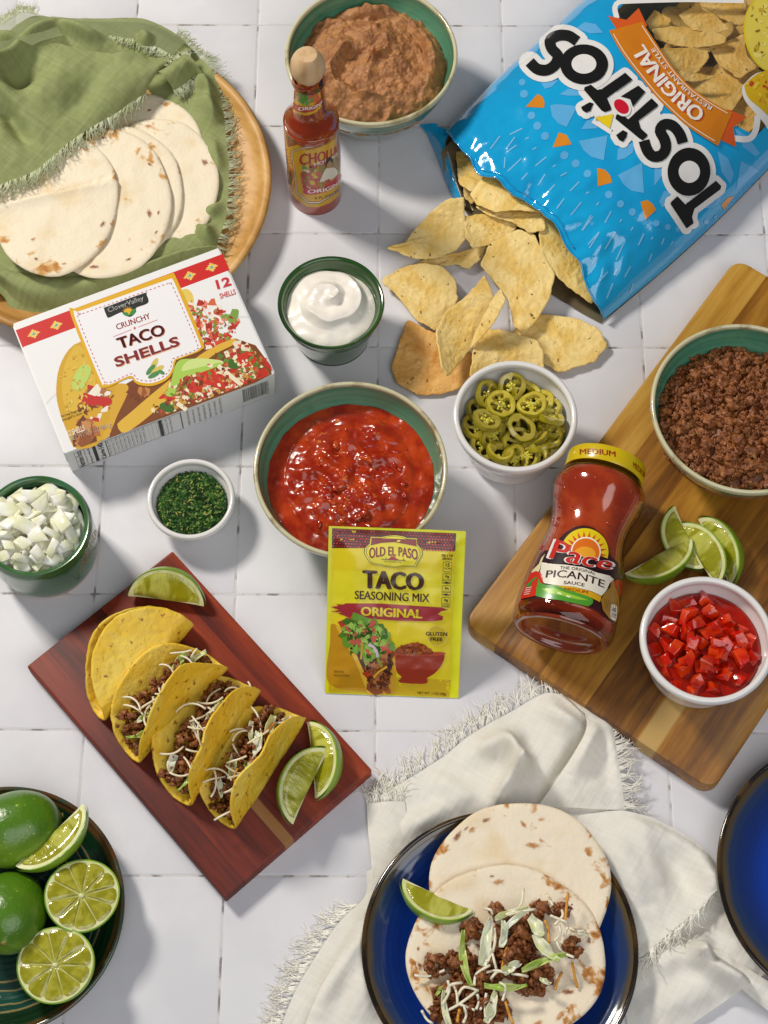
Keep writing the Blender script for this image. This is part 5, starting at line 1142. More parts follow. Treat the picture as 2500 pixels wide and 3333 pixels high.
pr.text('Enlarged to show detail', K(6, (368, 1070)), v6((368, 1070), (524, 1012)), v6((368, 1070), (364, 1054)), '#3a2408', 5)
pr.line(q6((1390, 458), (1430, 452), (1472, 458)), 1.2, '#cfcdcc', 2); pr.line(q6((270, 965), (300, 930), (330, 905)), 1.2, '#cfcdcc', 2)
pr.build('front_print', taco_box, m_print_s)
ps = Print(side_s)
s0, s1 = np.array(K(6, (385, 1262))), np.array(K(6, (1610, 798))); t0, t1 = np.array(K(6, (425, 1364))), np.array(K(6, (1617, 907)))
def sp(u, v): return tuple((s0 * (1 - u) + s1 * u) * (1 - v) + (t0 * (1 - u) + t1 * u) * v)   # u along the side panel, v down it
def bar(u0, u1, v0, v1, c, l=1): ps.poly([sp(u0, v0), sp(u1, v0), sp(u1, v1), sp(u0, v1)], c, l)
INK = '#2b2927'
bar(.036, .038, .06, .94, INK); bar(.548, .550, .06, .92, INK); bar(.036, .55, .06, .075, INK); bar(.036, .55, .925, .94, INK)
bar(.122, .138, .06, .94, INK); bar(.186, .190, .06, .94, INK); bar(.441, .456, .06, .94, INK); bar(.545, .549, .06, .94, INK)
for k in range(13): bar(.205 + k * .0185, .2058 + k * .0185, .08, .92, '#6a6866')
def vtext(s_, u, w_, v0, v1, c=INK, b=0.0): # reads upwards along the panel
    ps.text(s_, sp(u + w_, v1), np.array(sp(u + w_, v0)) - sp(u + w_, v1), np.array(sp(u, v1)) - sp(u + w_, v1), c, 2, b)
vtext('Nutrition Facts', .042, .028, .08, .92, INK, .02); vtext('12 servings per container', .078, .010, .10, .9); vtext('Serving size 2 shells (27g)', .098, .012, .1, .92, INK, .02)
vtext('Calories', .150, .022, .42, .92, INK, .03); vtext('140', .146, .028, .08, .36, INK, .03)
for k, s_ in enumerate(['Total Fat 6g   8%', 'Saturated Fat 2.5g   12%', 'Trans Fat 0g', 'Cholesterol 0mg   0%', 'Sodium 130mg   6%', 'Total Carbohydrate 18g   7%', 'Dietary Fiber 2g   6%', 'Total Sugars 0g', 'Added Sugars 0g   0%', 'Protein 2g', '', '', 'Vitamin D 0mcg  0%', 'Calcium 30mg  2%', 'Iron 0mg  0%', 'Potassium 60mg  0%']):
    if s_: vtext(s_, .193 + k * .0185 + (.02 if k > 11 else 0), .010, .1, .9, '#4c4a48')
for k, s_ in enumerate(['INGREDIENTS: CORN MASA FLOUR', 'VEGETABLE OIL, WATER, SALT', 'BEST IF USED BY DATE', 'DISTRIBUTED BY', 'PREHEAT OVEN TO 325 F', 'HEAT 3 TO 4 MINUTES', 'KEEP COOL AND DRY']): vtext(s_, .575 + k * .026, .010, .1 + .02 * (k % 3), .9, '#4c4a48')
x = .848
while x < .955:
    w_ = float(RNG.choice([.0012, .002, .003])); bar(x, x + w_, .12, .78, INK); x += w_ + float(RNG.choice([.0012, .0018, .0026]))
vtext('0 12345 67890 5', .958, .012, .12, .82)
bar(.845, .847, .12, .8, INK)
ps.build('side_panel_print', taco_box, m_print_s)

# ---- yellow seasoning packet leaning on the salsa bowl
kA, kB = P(*K(0, (702, 1497)), .0006), P(*K(0, (990, 1508)), .0006)
ke = kB - kA; kW = np.linalg.norm(ke); ke /= kW; kn0 = np.array([-ke[1], ke[0], 0])
def fit_tilt():
    best = (1e9, 0, 0)
    for t in np.radians(np.arange(20, 46, .5)):
        d = kn0 * math.cos(t) + np.array([0, 0, math.sin(t)])
        for L in np.arange(.12, .145, .001):
            e = 0
            for p, q in ((kA + d * L, K(0, (706, 1135))), (kB + d * L, K(0, (1000, 1147)))):
                v = p - CO; w_ = v @ CF; e += (SRC_W / 2 + FPX * (v @ CX) / w_ - q[0]) ** 2 + (SRC_H / 2 - FPX * (v @ CU) / w_ - q[1]) ** 2
            if e < best[0]: best = (e, t, L)
    return best
_, kt, kL = fit_tilt(); kd = kn0 * math.cos(kt) + np.array([0, 0, math.sin(kt)]); kn = np.cross(ke, kd)
packet = thing('seasoning_packet', 'yellow taco seasoning packet leaning on the salsa bowl', 'packet', kA)
def pk_h(u, v):
    e = min(u, 1 - u, v * 1.2, (1 - v) * 1.2); b = .0032 * min(1, max(0, (e - .05) / .16)) ** .8
    return b + .0007 * nz(u * 5, v * 6, 3) * min(1, e * 12) + .0005 * math.sin(u * 11 + 3 * v) * (1 if v > .93 else .2) + .0004 * nz(u * 16, v * 20, 7) * min(1, e * 10)
def pk_pt(u, v, s=1): return kA + ke * kW * u + kd * kL * v + kn * (pk_h(u, v) * (1 if s > 0 else -.25) + .0002 * s)
m_foil = mat('yellow_foil', '#eeee08', .32, c2='#e4e200', scale=30, coat=.25)
part('front_film', grid(lambda u, v: pk_pt(u, v), 46, 56), m_foil, packet, world=True)
part('back_film', grid(lambda u, v: pk_pt(u, v, -1), 24, 28, flip=True), m_foil, packet, world=True)
_pf = plane_surf(kA, kn)
def packet_surf(x, y):
    p, n = _pf(x, y)
    for _ in range(4):
        u, v = np.dot(p - kA, ke) / kW, np.dot(p - kA, kd) / kL; hgt = pk_h(min(max(u, 0), 1), min(max(v, 0), 1)) + .0002
        d = ray(x, y); p = CO + d * (np.dot(kA + kn * hgt - CO, kn) / np.dot(d, kn))
    return p, kn
pp = Print(packet_surf, 1.25e-4, 12, inc=.0025); q5 = lambda *p: K(5, *p); v5 = lambda a, b: np.array(K(5, b)) - np.array(K(5, a))
pp.poly(q5((190, 300), (1478, 350), (1410, 1880), (160, 1825)), '#ecd61c', 1); pp.poly(q5((200, 560), (1465, 600), (1440, 1000), (185, 900)), '#efe226', 1.2); pp.poly(q5((160, 1640), (1430, 1700), (1410, 1880), (160, 1825)), '#d6b41a', 1.2)
pp.poly(q5((196, 124), (1482, 178), (1474, 360), (1180, 345), (1120, 330), (560, 300), (520, 330), (192, 330)), '#3a0f0a', 2)
for r in range(7):
    for k in range(42):
        x = 205 + k * 30.4 + (r % 2) * 12; y = 138 + r * 28 + (x - 200) * .042
        if x < 1462 and y < 345 + (x - 200) * .02: pp.ell(K(5, (x, y)), 12 * .31, 11 * .31, ('#b8332c', '#c84038', '#9c241e', '#a82c26')[int(RNG.integers(4))], 3, .3, 7)
lg = [(592, 208), (700, 213), (760, 200), (850, 190), (930, 203), (985, 222), (1080, 225), (1085, 290), (1130, 340), (1135, 400), (1100, 455), (1068, 520), (960, 520), (850, 532), (740, 520), (690, 505), (590, 490), (550, 430), (525, 380), (530, 330), (580, 280)]
pp.poly(K(5, *lg), '#3a2a08', 4); sh = lambda f_: [(830 + (x - 830) * f_, 360 + (y - 360) * f_) for x, y in lg]
pp.poly(K(5, *sh(.975)), '#f0e838', 5); pp.poly(K(5, *sh(.93)), '#4a3a10', 6); pp.poly(K(5, *sh(.91)), '#efe028', 7); pp.poly(q5((605, 222), (1070, 238), (1070, 310), (1000, 295), (840, 265), (700, 275), (600, 300)), '#8c2a22', 8)
def arc(u, v):
    x = 582 + 500 * u; base = 430 - 10 * math.sin(PI * u) + 18 * u - 30 * math.sin(PI * u); hgt = 90 + 25 * (2 * abs(u - .5)) ** 2
    return K(5, (x, base - hgt * v * .95 + (1 - v) * 6))
pp.text('OLD EL PASO', None or (0, 0), (1, 0), (0, 1), '#8a1c20', 9, .035, arc)
pp.poly(q5((760, 447), (795, 430), (808, 412), (846, 414), (862, 434), (900, 452)), '#a8281e', 9); pp.line(q5((705, 440), (770, 448), (960, 455)), 2, '#5a2a10', 9)
for x, y in ((755, 436), (938, 446)): pp.line(q5((x, y - 14), (x, y + 16)), 2, '#5a2a10', 9)
pp.text('ESTABLISHED 1938', K(5, (740, 472)), v5((740, 472), (912, 481)), v5((740, 472), (741, 461)), '#4a2a10', 9)
def tac(u, v): x = 525 + 612 * u; return K(5, (x, 745 + 22 * u - (185 - 18 * (1 - abs(2 * u - 1)) * 0) * v + 10 * v * u))
pp.text('TACO', (0, 0), (1, 0), (0, 1), '#46240f', 5, .055, tac)
pp.text('SEASONING MIX', K(5, (432, 858)), v5((432, 858), (1203, 892)), v5((432, 858), (435, 772)), '#46240f', 5, .022)
pp.poly(K(5, *[(178, 940), (260, 930), (240, 912), (310, 915), (340, 902), (700, 905), (1000, 925), (1330, 945), (1400, 972), (1330, 985), (1290, 1015), (1350, 1040), (1340, 1078), (1240, 1090), (900, 1085), (560, 1060), (350, 1045), (320, 1028), (255, 1010), (300, 995), (180, 990), (270, 970)]), '#a52c34', 4)
pp.text('ORIGINAL', K(5, (498, 1028)), v5((498, 1028), (1126, 1058)), v5((498, 1028), (500, 938)), '#f0de2e', 5, .04)
# side panel of nutrition tabs
pp.text('PER 2 TSP', K(5, (1333, 420)), v5((1333, 420), (1452, 425)), v5((1333, 420), (1334, 394)), INK, 4, .02); pp.text('SERVING', K(5, (1340, 452)), v5((1340, 452), (1443, 457)), v5((1340, 452), (1341, 428)), INK, 4, .02)
for (y0, a_, b_) in ((470, '15', 'CALORIES'), (592, '0g', 'SAT FAT'), (715, '280mg', 'SODIUM'), (838, '0g', 'TOTAL')):
    dx = -(y0 - 470) * .045; bx = [(1350 + dx, y0 + 5), (1400 + dx, y0), (1440 + dx, y0 + 10), (1436 + dx, y0 + 108), (1345 + dx, y0 + 104)]
    pp.poly(K(5, *bx), INK, 3); cb = np.mean(bx, 0); pp.poly(K(5, *[tuple(cb + (np.array(p) - cb) * .92) for p in bx]), '#e6d61c', 4)
    pp.text(a_, K(5, (1374 + dx, y0 + 52)), v5((0, 0), (42, 2)), v5((0, 0), (1, -38)), INK, 5, .03); pp.text(b_, K(5, (1355 + dx, y0 + 78)), v5((0, 0), (76, 3)), v5((0, 0), (0, -18)), INK, 5, .02)
    if b_ in ('SAT FAT', 'SODIUM'): pp.poly(K(5, (1347 + dx, y0 + 100), (1390 + dx, y0 + 84), (1434 + dx, y0 + 102), (1390 + dx, y0 + 108)), INK, 5)
    if b_ == 'TOTAL': pp.text('SUGARS', K(5, (1355 + dx, y0 + 98)), v5((0, 0), (70, 3)), v5((0, 0), (0, -17)), INK, 5, .02)
pp.ell(K(5, (1284, 1240)), 32, 32, '#f2ecb0', 3); pp.ell(K(5, (1284, 1240)), 31, 31, '#d8bc18', 4)
pp.text('GLUTEN', K(5, (1170, 1236)), v5((1170, 1236), (1388, 1242)), v5((0, 0), (1, -38)), '#3a200c', 6, .03); pp.text('FREE', K(5, (1214, 1292)), v5((1214, 1292), (1342, 1296)), v5((0, 0), (1, -38)), '#3a200c', 6, .03)
# taco and bowl pictures
pp.poly(K(5, *smoothline([(185, 1120), (230, 1125), (300, 1180), (400, 1350), (480, 1480), (530, 1680), (600, 1830), (520, 1815), (160, 1730), (175, 1300)], 50, True)), '#c99214', 2)
pp.poly(K(5, *smoothline([(230, 1130), (300, 1180), (400, 1350), (500, 1540), (600, 1832), (560, 1830), (450, 1540), (350, 1350), (260, 1190)], 50, True)), '#e6b838', 4)
pp.poly(K(5, *smoothline([(270, 1130), (420, 1080), (600, 1110), (740, 1180), (820, 1290), (860, 1450), (855, 1700), (830, 1830), (620, 1830), (520, 1600), (380, 1330)], 50, True)), '#d8a424', 3)
pp.poly(K(5, *smoothline([(290, 1150), (430, 1100), (590, 1120), (710, 1190), (780, 1330), (800, 1560), (770, 1780), (620, 1800), (540, 1640), (420, 1380)], 50, True)), '#5a2a0e', 4.5)
pp.bits(q5((560, 1560), (780, 1420), (800, 1600), (760, 1770), (620, 1790)), 45, ['#7a3c18', '#94502a', '#5c2a10', '#a8642c', '#8a4620'], 34, 5)
pp.bits(q5((300, 1140), (450, 1090), (620, 1120), (740, 1200), (790, 1320), (740, 1420), (560, 1480), (420, 1330)), 75, ['#4c7c1e', '#6a9c2c', '#8ab83c', '#3c6a18', '#b83a28', '#5c8c24', '#7a9c40', '#7cae38'], 42, 5)
for p_, s_, c in (((520, 1190), 55, '#b8342c'), ((440, 1110), 45, '#b03028'), ((730, 1310), 50, '#c23a2c'), ((760, 1400), 55, '#c44a2c'), ((560, 1640), 55, '#b8381c')): pp.poly(K(5, (p_[0] - s_, p_[1] - s_ * .3), (p_[0] + s_ * .4, p_[1] - s_ * .7), (p_[0] + s_, p_[1] + s_ * .2), (p_[0] - s_ * .2, p_[1] + s_ * .6)), c, 6.5)
for p_ in ((430, 1280), (560, 1450), (700, 1480), (600, 1270)): pp.poly(K(5, *smoothline([(p_[0] - 50, p_[1] - 60), (p_[0] + 40, p_[1] - 40), (p_[0] + 30, p_[1] + 40), (p_[0] - 10, p_[1] + 110), (p_[0] - 40, p_[1] + 30)], 16, True)), '#79a832', 6.2)
pp.bits(q5((560, 1500), (790, 1420), (800, 1600), (760, 1770), (620, 1790)), 90, ['#8a4a22', '#a8683a', '#5c2a10', '#b8743c', '#3c1808'], 15, 6.1)
pp.bits(q5((300, 1140), (450, 1090), (620, 1120), (740, 1200), (790, 1320), (740, 1420), (560, 1480), (420, 1330)), 130, ['#3c6a14', '#8cba44', '#a4cc5c', '#2c5210', '#d0604c', '#9cc850'], 17, 6.1)
pp.line(K(5, *smoothline([(570, 1330), (620, 1350), (655, 1400), (668, 1460)], 10)), 9, '#d9c4d4', 7); pp.line(K(5, (625, 1670), (680, 1610), (765, 1560)), 7, '#e0aa28', 7); pp.line(K(5, (495, 1480), (510, 1310)), 6, '#e0aa28', 7)
pp.text('SERVING', K(5, (213, 1620)), v5((0, 0), (105, 4)), v5((0, 0), (1, -22)), '#5a3408', 5); pp.text('SUGGESTION', K(5, (213, 1658)), v5((0, 0), (160, 7)), v5((0, 0), (1, -22)), '#5a3408', 5)
pp.poly(K(5, *smoothline([(862, 1410), (1000, 1425), (1200, 1425), (1355, 1420), (1340, 1530), (1260, 1630), (1180, 1680), (1190, 1725), (1100, 1740), (900, 1725), (885, 1700), (920, 1670), (862, 1600)], 50, True)), '#9c2f12', 3)
pp.poly(K(5, *smoothline([(865, 1400), (1100, 1410), (1355, 1410), (1345, 1440), (1100, 1448), (866, 1438)], 30, True)), '#b8482a', 4)
pp.poly(K(5, *smoothline([(862, 1415), (870, 1370), (960, 1330), (1050, 1315), (1140, 1325), (1200, 1370), (1250, 1420), (1080, 1438)], 30, True)), '#8a3c0c', 5); pp.bits(K(5, (870, 1400), (960, 1340), (1060, 1325), (1180, 1360), (1230, 1412), (1060, 1425)), 50, ['#a04c14', '#8a3c0c', '#b8601c', '#74300a'], 14, 5.5)
pp.text('NET WT. 1 OZ (28g)', K(5, (1082, 1850)), v5((1082, 1850), (1378, 1864)), v5((0, 0), (2, -32)), '#3a240c', 5, .015)
pp.build('packet_print', packet, m_print_g)

# ---- hot sauce bottle
hs = P(*K(0, (682, 417)))
bottle = thing('hot_sauce_bottle', 'red hot sauce bottle with yellow labels and a wooden ball cap', 'bottle', (hs[0], hs[1], 0))
m_hs = mat('hot_sauce', '#8e2a06', .1, c2='#b4440c', scale=14, ramp=(.4, .7), sss=.25, sssr=(.9, .25, .05), coat=1, coatr=.03)
body = [(.00002, .0015), (.017, .0012), (.0205, 0), (.0222, .0016), (.0228, .005), (.0228, .098), (.0222, .1045), (.0200, .111), (.0168, .116), (.0142, .121), (.0131, .128), (.0114, .150), (.0112, .154)]
part('glass_body', lathe(smoothline(body, 80), 80), m_hs, bottle)
part('neck_ring', lathe([(.0110, .1535), (.0128, .1545), (.0132, .157), (.0126, .163), (.0114, .166), (.009, .166)], 64), clear_mat('clear_plastic', '#d8a890'), bottle)
m_cap = mat('pale_wood_cap', '#d6b58a', .5, c2='#c49c6c', scale=160, stretch=(1, 1, .2), detail=4, ramp=(.4, .7), bump=.0002, bscale=300)
cp = [(.0095, .158)] + [(.0136 * math.cos(t), .1745 + .0172 * math.sin(t)) for t in np.linspace(-1.15, .95, 22)] + [(.0076, .1888), (.00002, .1889)]
part('cap', lathe(cp, 64), m_cap, bottle, auto=35)
Mh = Matrix.Translation((hs[0], hs[1], 0)); hsurf = revolve_surf(Mh, body[3:])
pb = Print(hsurf, 8e-5, 6); q4 = lambda *p: K(4, *p); v4 = lambda a, b: np.array(K(4, b)) - np.array(K(4, a))
LY, LR = '#d8a40c', '#b01a26'
pb.poly(q4((205, 1352), (385, 1305), (520, 1290), (620, 1255), (700, 1190), (756, 1060), (835, 1850), (780, 1930), (700, 1995), (560, 2050), (430, 2045), (300, 1955), (218, 1830), (145, 1310)), LY, 1)
fr = [(245, 1392), (385, 1348), (520, 1340), (630, 1300), (720, 1235), (768, 1170), (822, 1830), (700, 1935), (560, 2010), (440, 2010), (300, 1880)]
cf = np.mean(fr, 0)
for f_, c, l in ((1, '#2c7a3c', 2), (.975, '#efe8d8', 3), (.95, LR, 4), (.925, '#d9a812', 5)): pb.poly(K(4, *[tuple(cf + (np.array(p) - cf) * f_) for p in fr]), c, l)
def hs_arc(x0, x1, y0, y1, h0, h1, bow):
    return lambda u, v: K(4, (x0 + (x1 - x0) * math.sin(u * PI / 2 * .96) / math.sin(PI / 2 * .96), y0 + (y1 - y0) * u - bow * math.sin(PI * u) * -1 - (h0 + (h1 - h0) * u) * v))
pb.text('IMPORTED FROM MEXICO', (0, 0), (1, 0), (0, 1), '#4a2a10', 6, .0, hs_arc(415, 760, 1392, 1205, 24, 20, 22))
pb.text('CHOLULA', (0, 0), (1, 0), (0, 1), LR, 6, .04, hs_arc(345, 790, 1560, 1375, 130, 90, 28))
pb.poly(q4((450, 1545), (520, 1560), (700, 1450), (770, 1370), (775, 1400), (700, 1500), (600, 1555), (480, 1585)), LR, 7)
pb.text('HOT SAUCE', (0, 0), (1, 0), (0, 1), '#f4efe4', 8, .03, hs_arc(512, 778, 1568, 1390, 42, 34, 22))
pb.bits(q4((395, 1640), (480, 1590), (540, 1640), (540, 1760), (480, 1810), (400, 1780)), 46, ['#4c7a2a', '#6a9a34', '#b83a3c', '#c85a50', '#d8c23c', '#e6d8b0', '#a8432c'], 24, 6)
# a seated figure in a white blouse under an arch, kept plain
pb.poly(q4((560, 1560), (740, 1440), (790, 1480), (800, 1640), (650, 1740), (560, 1760)), '#8f7422', 6); pb.poly(K(4, *smoothline([(565, 1770), (600, 1680), (640, 1600), (690, 1585), (745, 1590), (775, 1650), (715, 1715), (640, 1730), (600, 1775)], 26, True)), '#e9e2d2', 7)
pb.ell(K(4, (682, 1545)), 9, 13, '#b8865a', 8, .2); pb.poly(K(4, *smoothline([(640, 1580), (640, 1500), (690, 1460), (722, 1500), (715, 1540), (690, 1500), (660, 1530)], 16, True)), '#2c1a10', 9)
pb.bits(q4((540, 1790), (640, 1760), (740, 1720), (660, 1780), (560, 1810)), 16, ['#4c7a2a', '#b83a3c', '#6a9a34', '#c8602c'], 16, 8)
pb.poly(K(4, *smoothline([(385, 1848), (395, 1830), (500, 1825), (620, 1795), (720, 1735), (805, 1650), (812, 1720), (740, 1800), (640, 1860), (520, 1895), (400, 1892)], 30, True)), '#c21f3a', 7)
pb.text('ORIGINAL', (0, 0), (1, 0), (0, 1), '#f6f0ea', 8, .035, hs_arc(438, 808, 1884, 1715, 44, 40, 40))
pb.text('5 FL OZ (150 mL)', (0, 0), (1, 0), (0, 1), '#3a280c', 7, .015, hs_arc(518, 800, 1960, 1810, 32, 30, 32))
for k in range(5): pb.line(q4((160 + k * 8, 1370 + k * 40), (205 + k * 8, 1385 + k * 40)), 1.6, '#6a5412', 3)
pb.poly(q4((190, 1625), (236, 1650), (250, 1800), (210, 1770)), '#5a4a1c', 3)
pb.build('body_label', bottle, m_print_g)
pn = Print(hsurf, 9e-5, 6)
pn.poly(q4((232, 590), (345, 640), (450, 635), (552, 565), (598, 880), (540, 940), (470, 975), (400, 985), (320, 960), (262, 925), (216, 865)), LY, 1)
pn.poly(q4((240, 605), (340, 672), (440, 668), (548, 595), (550, 612), (440, 686), (340, 688), (242, 622)), LR, 2)
pn.bits(q4((230, 690), (330, 745), (460, 760), (550, 670), (555, 720), (480, 800), (350, 800), (235, 740)), 22, ['#3f7a22', '#5c9a2c', '#5c9a2c', '#c23a2a', '#d8a8a0', '#4a8a28', '#cf5a30'], 26, 3)
pn.poly(q4((223, 785), (300, 855), (400, 885), (500, 865), (588, 775), (596, 845), (500, 930), (400, 952), (300, 930), (220, 860)), LR, 4)
pn.text('ORIGINAL', (0, 0), (1, 0), (0, 1), '#f6efe6', 5, .035, hs_arc(330, 600, 926, 812, 42, 36, 30))
pn.build('neck_label', bottle, m_print_g)

# ---- picante sauce jar lying on the acacia board
jz = ZB + .0385; j0, j1 = P(*K(13, (428, 1548)), jz), P(*K(13, (612, 866)), jz + .002)
jd = j1 - j0; JL = np.linalg.norm(jd); jd /= JL
jx = np.cross(jd, [0, 0, 1]); jx /= np.linalg.norm(jx); jy = np.cross(jd, jx)
Mj = Matrix(((jx[0], jy[0], jd[0], j0[0]), (jx[1], jy[1], jd[1], j0[1]), (jx[2], jy[2], jd[2], j0[2]), (0, 0, 0, 1)))
jar = thing('picante_sauce_jar', 'hourglass jar of red picante sauce lying on the acacia board with a yellow lid', 'jar', (j0[0], j0[1], ZB))
sJ = JL
prof = [(.0330, -.001), (.0362, .0012), (.0382, .006), (.0386, .014), (.0380, .026), (.0366, .040), (.0335, .062), (.0305, .080), (.0298, .090), (.0310, .100), (.0342, .113), (.0362, .122), (.0358, .128), (.0325, .1345), (.0290, .1375), (.0272, .1390), (.0270, .150)]
kz = (sJ - .004) / .146; prof = [(r, z * kz) for r, z in prof]
m_glass = clear_mat('jar_glass', '#f6ece6', .02)
m_sauce = mat('picante_sauce', '#a8340e', .16, c2='#c85420', scale=42, detail=4, ramp=(.4, .66), sss=.25, sssr=(.9, .2, .05), coat=1, coatr=.03, c3='#c8682a', scale3=95, ramp3=(.66, .74))
fine = smoothline(prof, 90)
part('glass_wall', xf(lathe(fine, 96), Mj), m_glass, jar, world=True)
part('sauce', xf(lathe([(.0005, .0095)] + [(.0325, .0095)] + [(r - .0022, z) for r, z in fine if .011 < z < .1355 * kz] + [(.0265, .137 * kz), (.00002, .1375 * kz)], 96), Mj), m_sauce, jar, world=True)
part('glass_base', xf(lathe(smoothline([(.0362, .0012), (.0350, -.0008), (.0325, -.0012), (.0300, .0002), (.0285, .0040), (.022, .0062), (.00002, .0068)], 40), 96), Mj), mat('thick_glass', '#6a2210', .08, coat=.8, trans=.08, c2='#8a3414', scale=40), jar, world=True)
lz = .1405 * kz
part('lid', xf(lathe([(.0285, lz), (.0302, lz - .0006), (.0306, lz + .0005), (.0306, lz + .011), (.0300, lz + .0125), (.0285, lz + .0130), (.00002, lz + .0126)], 96), Mj), mat('yellow_lid', '#d9bd08', .28, c2='#d0b208', scale=20, coat=.5), jar, world=True, auto=40)
lid_s = revolve_surf(Mj, [(.0306, lz), (.0306, lz + .012)])
pl = Print(lid_s, 1e-4, 6); q13 = lambda *p: K(13, *p)
def larc(x0, y0, x1, y1, h, bow): return lambda u, v: K(13, (x0 + (x1 - x0) * u + 2 * v * 0, y0 + (y1 - y0) * u - bow * math.sin(PI * u) - h * v))
pl.text('MEDIUM', (0, 0), (1, 0), (0, 1), '#a02414', 2, .02, larc(507, 820, 650, 830, 22, 6)); pl.text('MEDIUM', (0, 0), (1, 0), (0, 1), '#a02414', 2, .02, larc(722, 872, 775, 925, 24, 4))
pl.build('lid_print', jar, m_print_g)
jsurf = revolve_surf(Mj, fine.tolist()); q3 = lambda *p: K(3, *p); v3 = lambda a, b: np.array(K(3, b)) - np.array(K(3, a))
pj = Print(jsurf, 1.1e-4, 8)
PL = '#3a1218'
pj.poly(K(3, *[(178, 872), (190, 830), (230, 720), (300, 570), (345, 470), (380, 390), (430, 355), (480, 355), (500, 300), (560, 250), (640, 170), (740, 110), (830, 95), (930, 120), (1020, 190), (1075, 280), (1105, 400), (1120, 430), (1185, 480), (1205, 560), (1222, 700), (1200, 880), (1165, 1020), (1140, 1115), (1090, 1080), (980, 990), (880, 940), (700, 900), (400, 850)]), PL, 1)
sun = [(600, 265)] + [(840 + 245 * math.cos(a), 375 - 248 * math.sin(a)) for a in np.linspace(2.7, -.05, 26)] + [(1075, 440), (980, 400), (760, 330)]
pj.poly(K(3, *sun), '#e8cc16', 2)
for k in range(11):
    a = np.linspace(2.75, -.1, 11)[k]; r0, r1, dw = 150, 228, .12
    pj.poly(K(3, *[(840 + r0 * math.cos(a + dw), 385 - r0 * math.sin(a + dw)), (840 + r1 * math.cos(a), 385 - r1 * math.sin(a)), (840 + r0 * math.cos(a - dw), 385 - r0 * math.sin(a - dw))]), '#d8441a', 3)
pj.ell(K(3, (850, 370)), 154 * .3134, 152 * .3134, '#f4ecd8', 4, 0, 36); pj.ell(K(3, (850, 372)), 140 * .3134, 138 * .3134, '#e2701a', 5, 0, 36); pj.ell(K(3, (840, 400)), 110 * .3134, 80 * .3134, '#eda428', 6, 0, 30)
pj.poly(K(3, *[(450, 450), (520, 400), (640, 380), (830, 430), (1000, 470), (1120, 560), (1100, 610), (940, 570), (700, 500), (440, 500)]), '#241014', 6.5)
def pace(dx, dy, x0, x1, g): return lambda u, v: K(3, (x0 + (x1 - x0) * u + 80 * v + dx, 442 + g * u - (195 - 85 * u) * v + 10 * math.sin(PI * u) + dy))
for bo, c, l in ((.058, '#f2ece6', 7), (.024, '#d0281e', 8)): pj.text('Pace', (0, 0), (1, 0), (0, 1), c, l, bo, pace(0, 0, 470 - (bo - .038) * 500, 1090 + (bo - .038) * 600, 118))
cream = [(400, 485), (480, 500), (640, 510), (820, 535), (960, 590), (1090, 620), (1135, 660), (1090, 700), (1060, 770), (1010, 830), (900, 780), (720, 735), (530, 720), (420, 700), (380, 600)]
pj.poly(K(3, *cream), '#efe6d4', 7)
def ja(x0, y0, x1, y1, h, bow): return lambda u, v: K(3, (x0 + (x1 - x0) * u + h * .18 * v, y0 + (y1 - y0) * u - bow * math.sin(PI * u) - h * v))
pj.text('THE ORIGINAL', (0, 0), (1, 0), (0, 1), '#2c1416', 9, .005, ja(585, 556, 945, 618, 30, 16)); pj.text('PICANTE', (0, 0), (1, 0), (0, 1), '#3a1416', 9, .012, ja(440, 645, 1030, 748, 74, 40)); pj.text('SAUCE', (0, 0), (1, 0), (0, 1), '#2c1416', 9, .015, ja(620, 712, 830, 738, 32, 8))
pj.poly(K(3, *[(540, 722), (720, 738), (900, 785), (1005, 835), (992, 895), (900, 850), (760, 810), (620, 780)]), '#dca818', 8); pj.text('MEDIUM', (0, 0), (1, 0), (0, 1), '#c23a14', 9, .015, ja(628, 776, 862, 812, 30, 4))
for pts, c, l in (([(290, 590), (310, 560), (370, 500), (395, 440), (435, 395), (415, 440), (400, 480), (385, 540), (370, 580), (330, 590)], '#e8d8a8', 6), ([(178, 865), (230, 720), (280, 600), (340, 575), (390, 590), (410, 650), (410, 700), (370, 760), (340, 830)], '#cf2a18', 7), ([(235, 740), (270, 690), (330, 640), (360, 640), (300, 690), (280, 740)], '#3f8a34', 8),
                  ([(340, 835), (345, 760), (360, 690), (370, 650), (385, 700), (440, 720), (540, 720), (640, 760), (760, 800), (880, 840), (920, 870), (915, 910), (870, 940), (760, 915), (600, 880), (440, 860)], '#4f9a2c', 9), ([(400, 760), (520, 750), (640, 800), (800, 850), (880, 880), (760, 870), (600, 830), (450, 800)], '#9ac83c', 10),
                  ([(1000, 870), (1040, 800), (1095, 740), (1105, 680), (1130, 670), (1140, 730), (1185, 830), (1185, 980), (1150, 1100), (1090, 1070), (1020, 980)], '#a87a24', 9), ([(1130, 680), (1180, 655), (1212, 680), (1215, 760), (1195, 840), (1150, 760)], '#c22a18', 8.5), ([(1150, 650), (1180, 740), (1190, 810), (1175, 780)], '#3f8a34', 9.5)):
    pj.poly(K(3, *pts), c, l)
for a, b in (((440, 765), (480, 775)), ((560, 800), (600, 815)), ((650, 835), (690, 845))): pj.line(K(3, a, b), 5, '#f0f4c0', 11)
for k in range(7): pj.line(K(3, (1030 + k * 22, 860 + k * 6), (1050 + k * 20, 960 + k * 14)), 1.4, '#7c5414', 10)
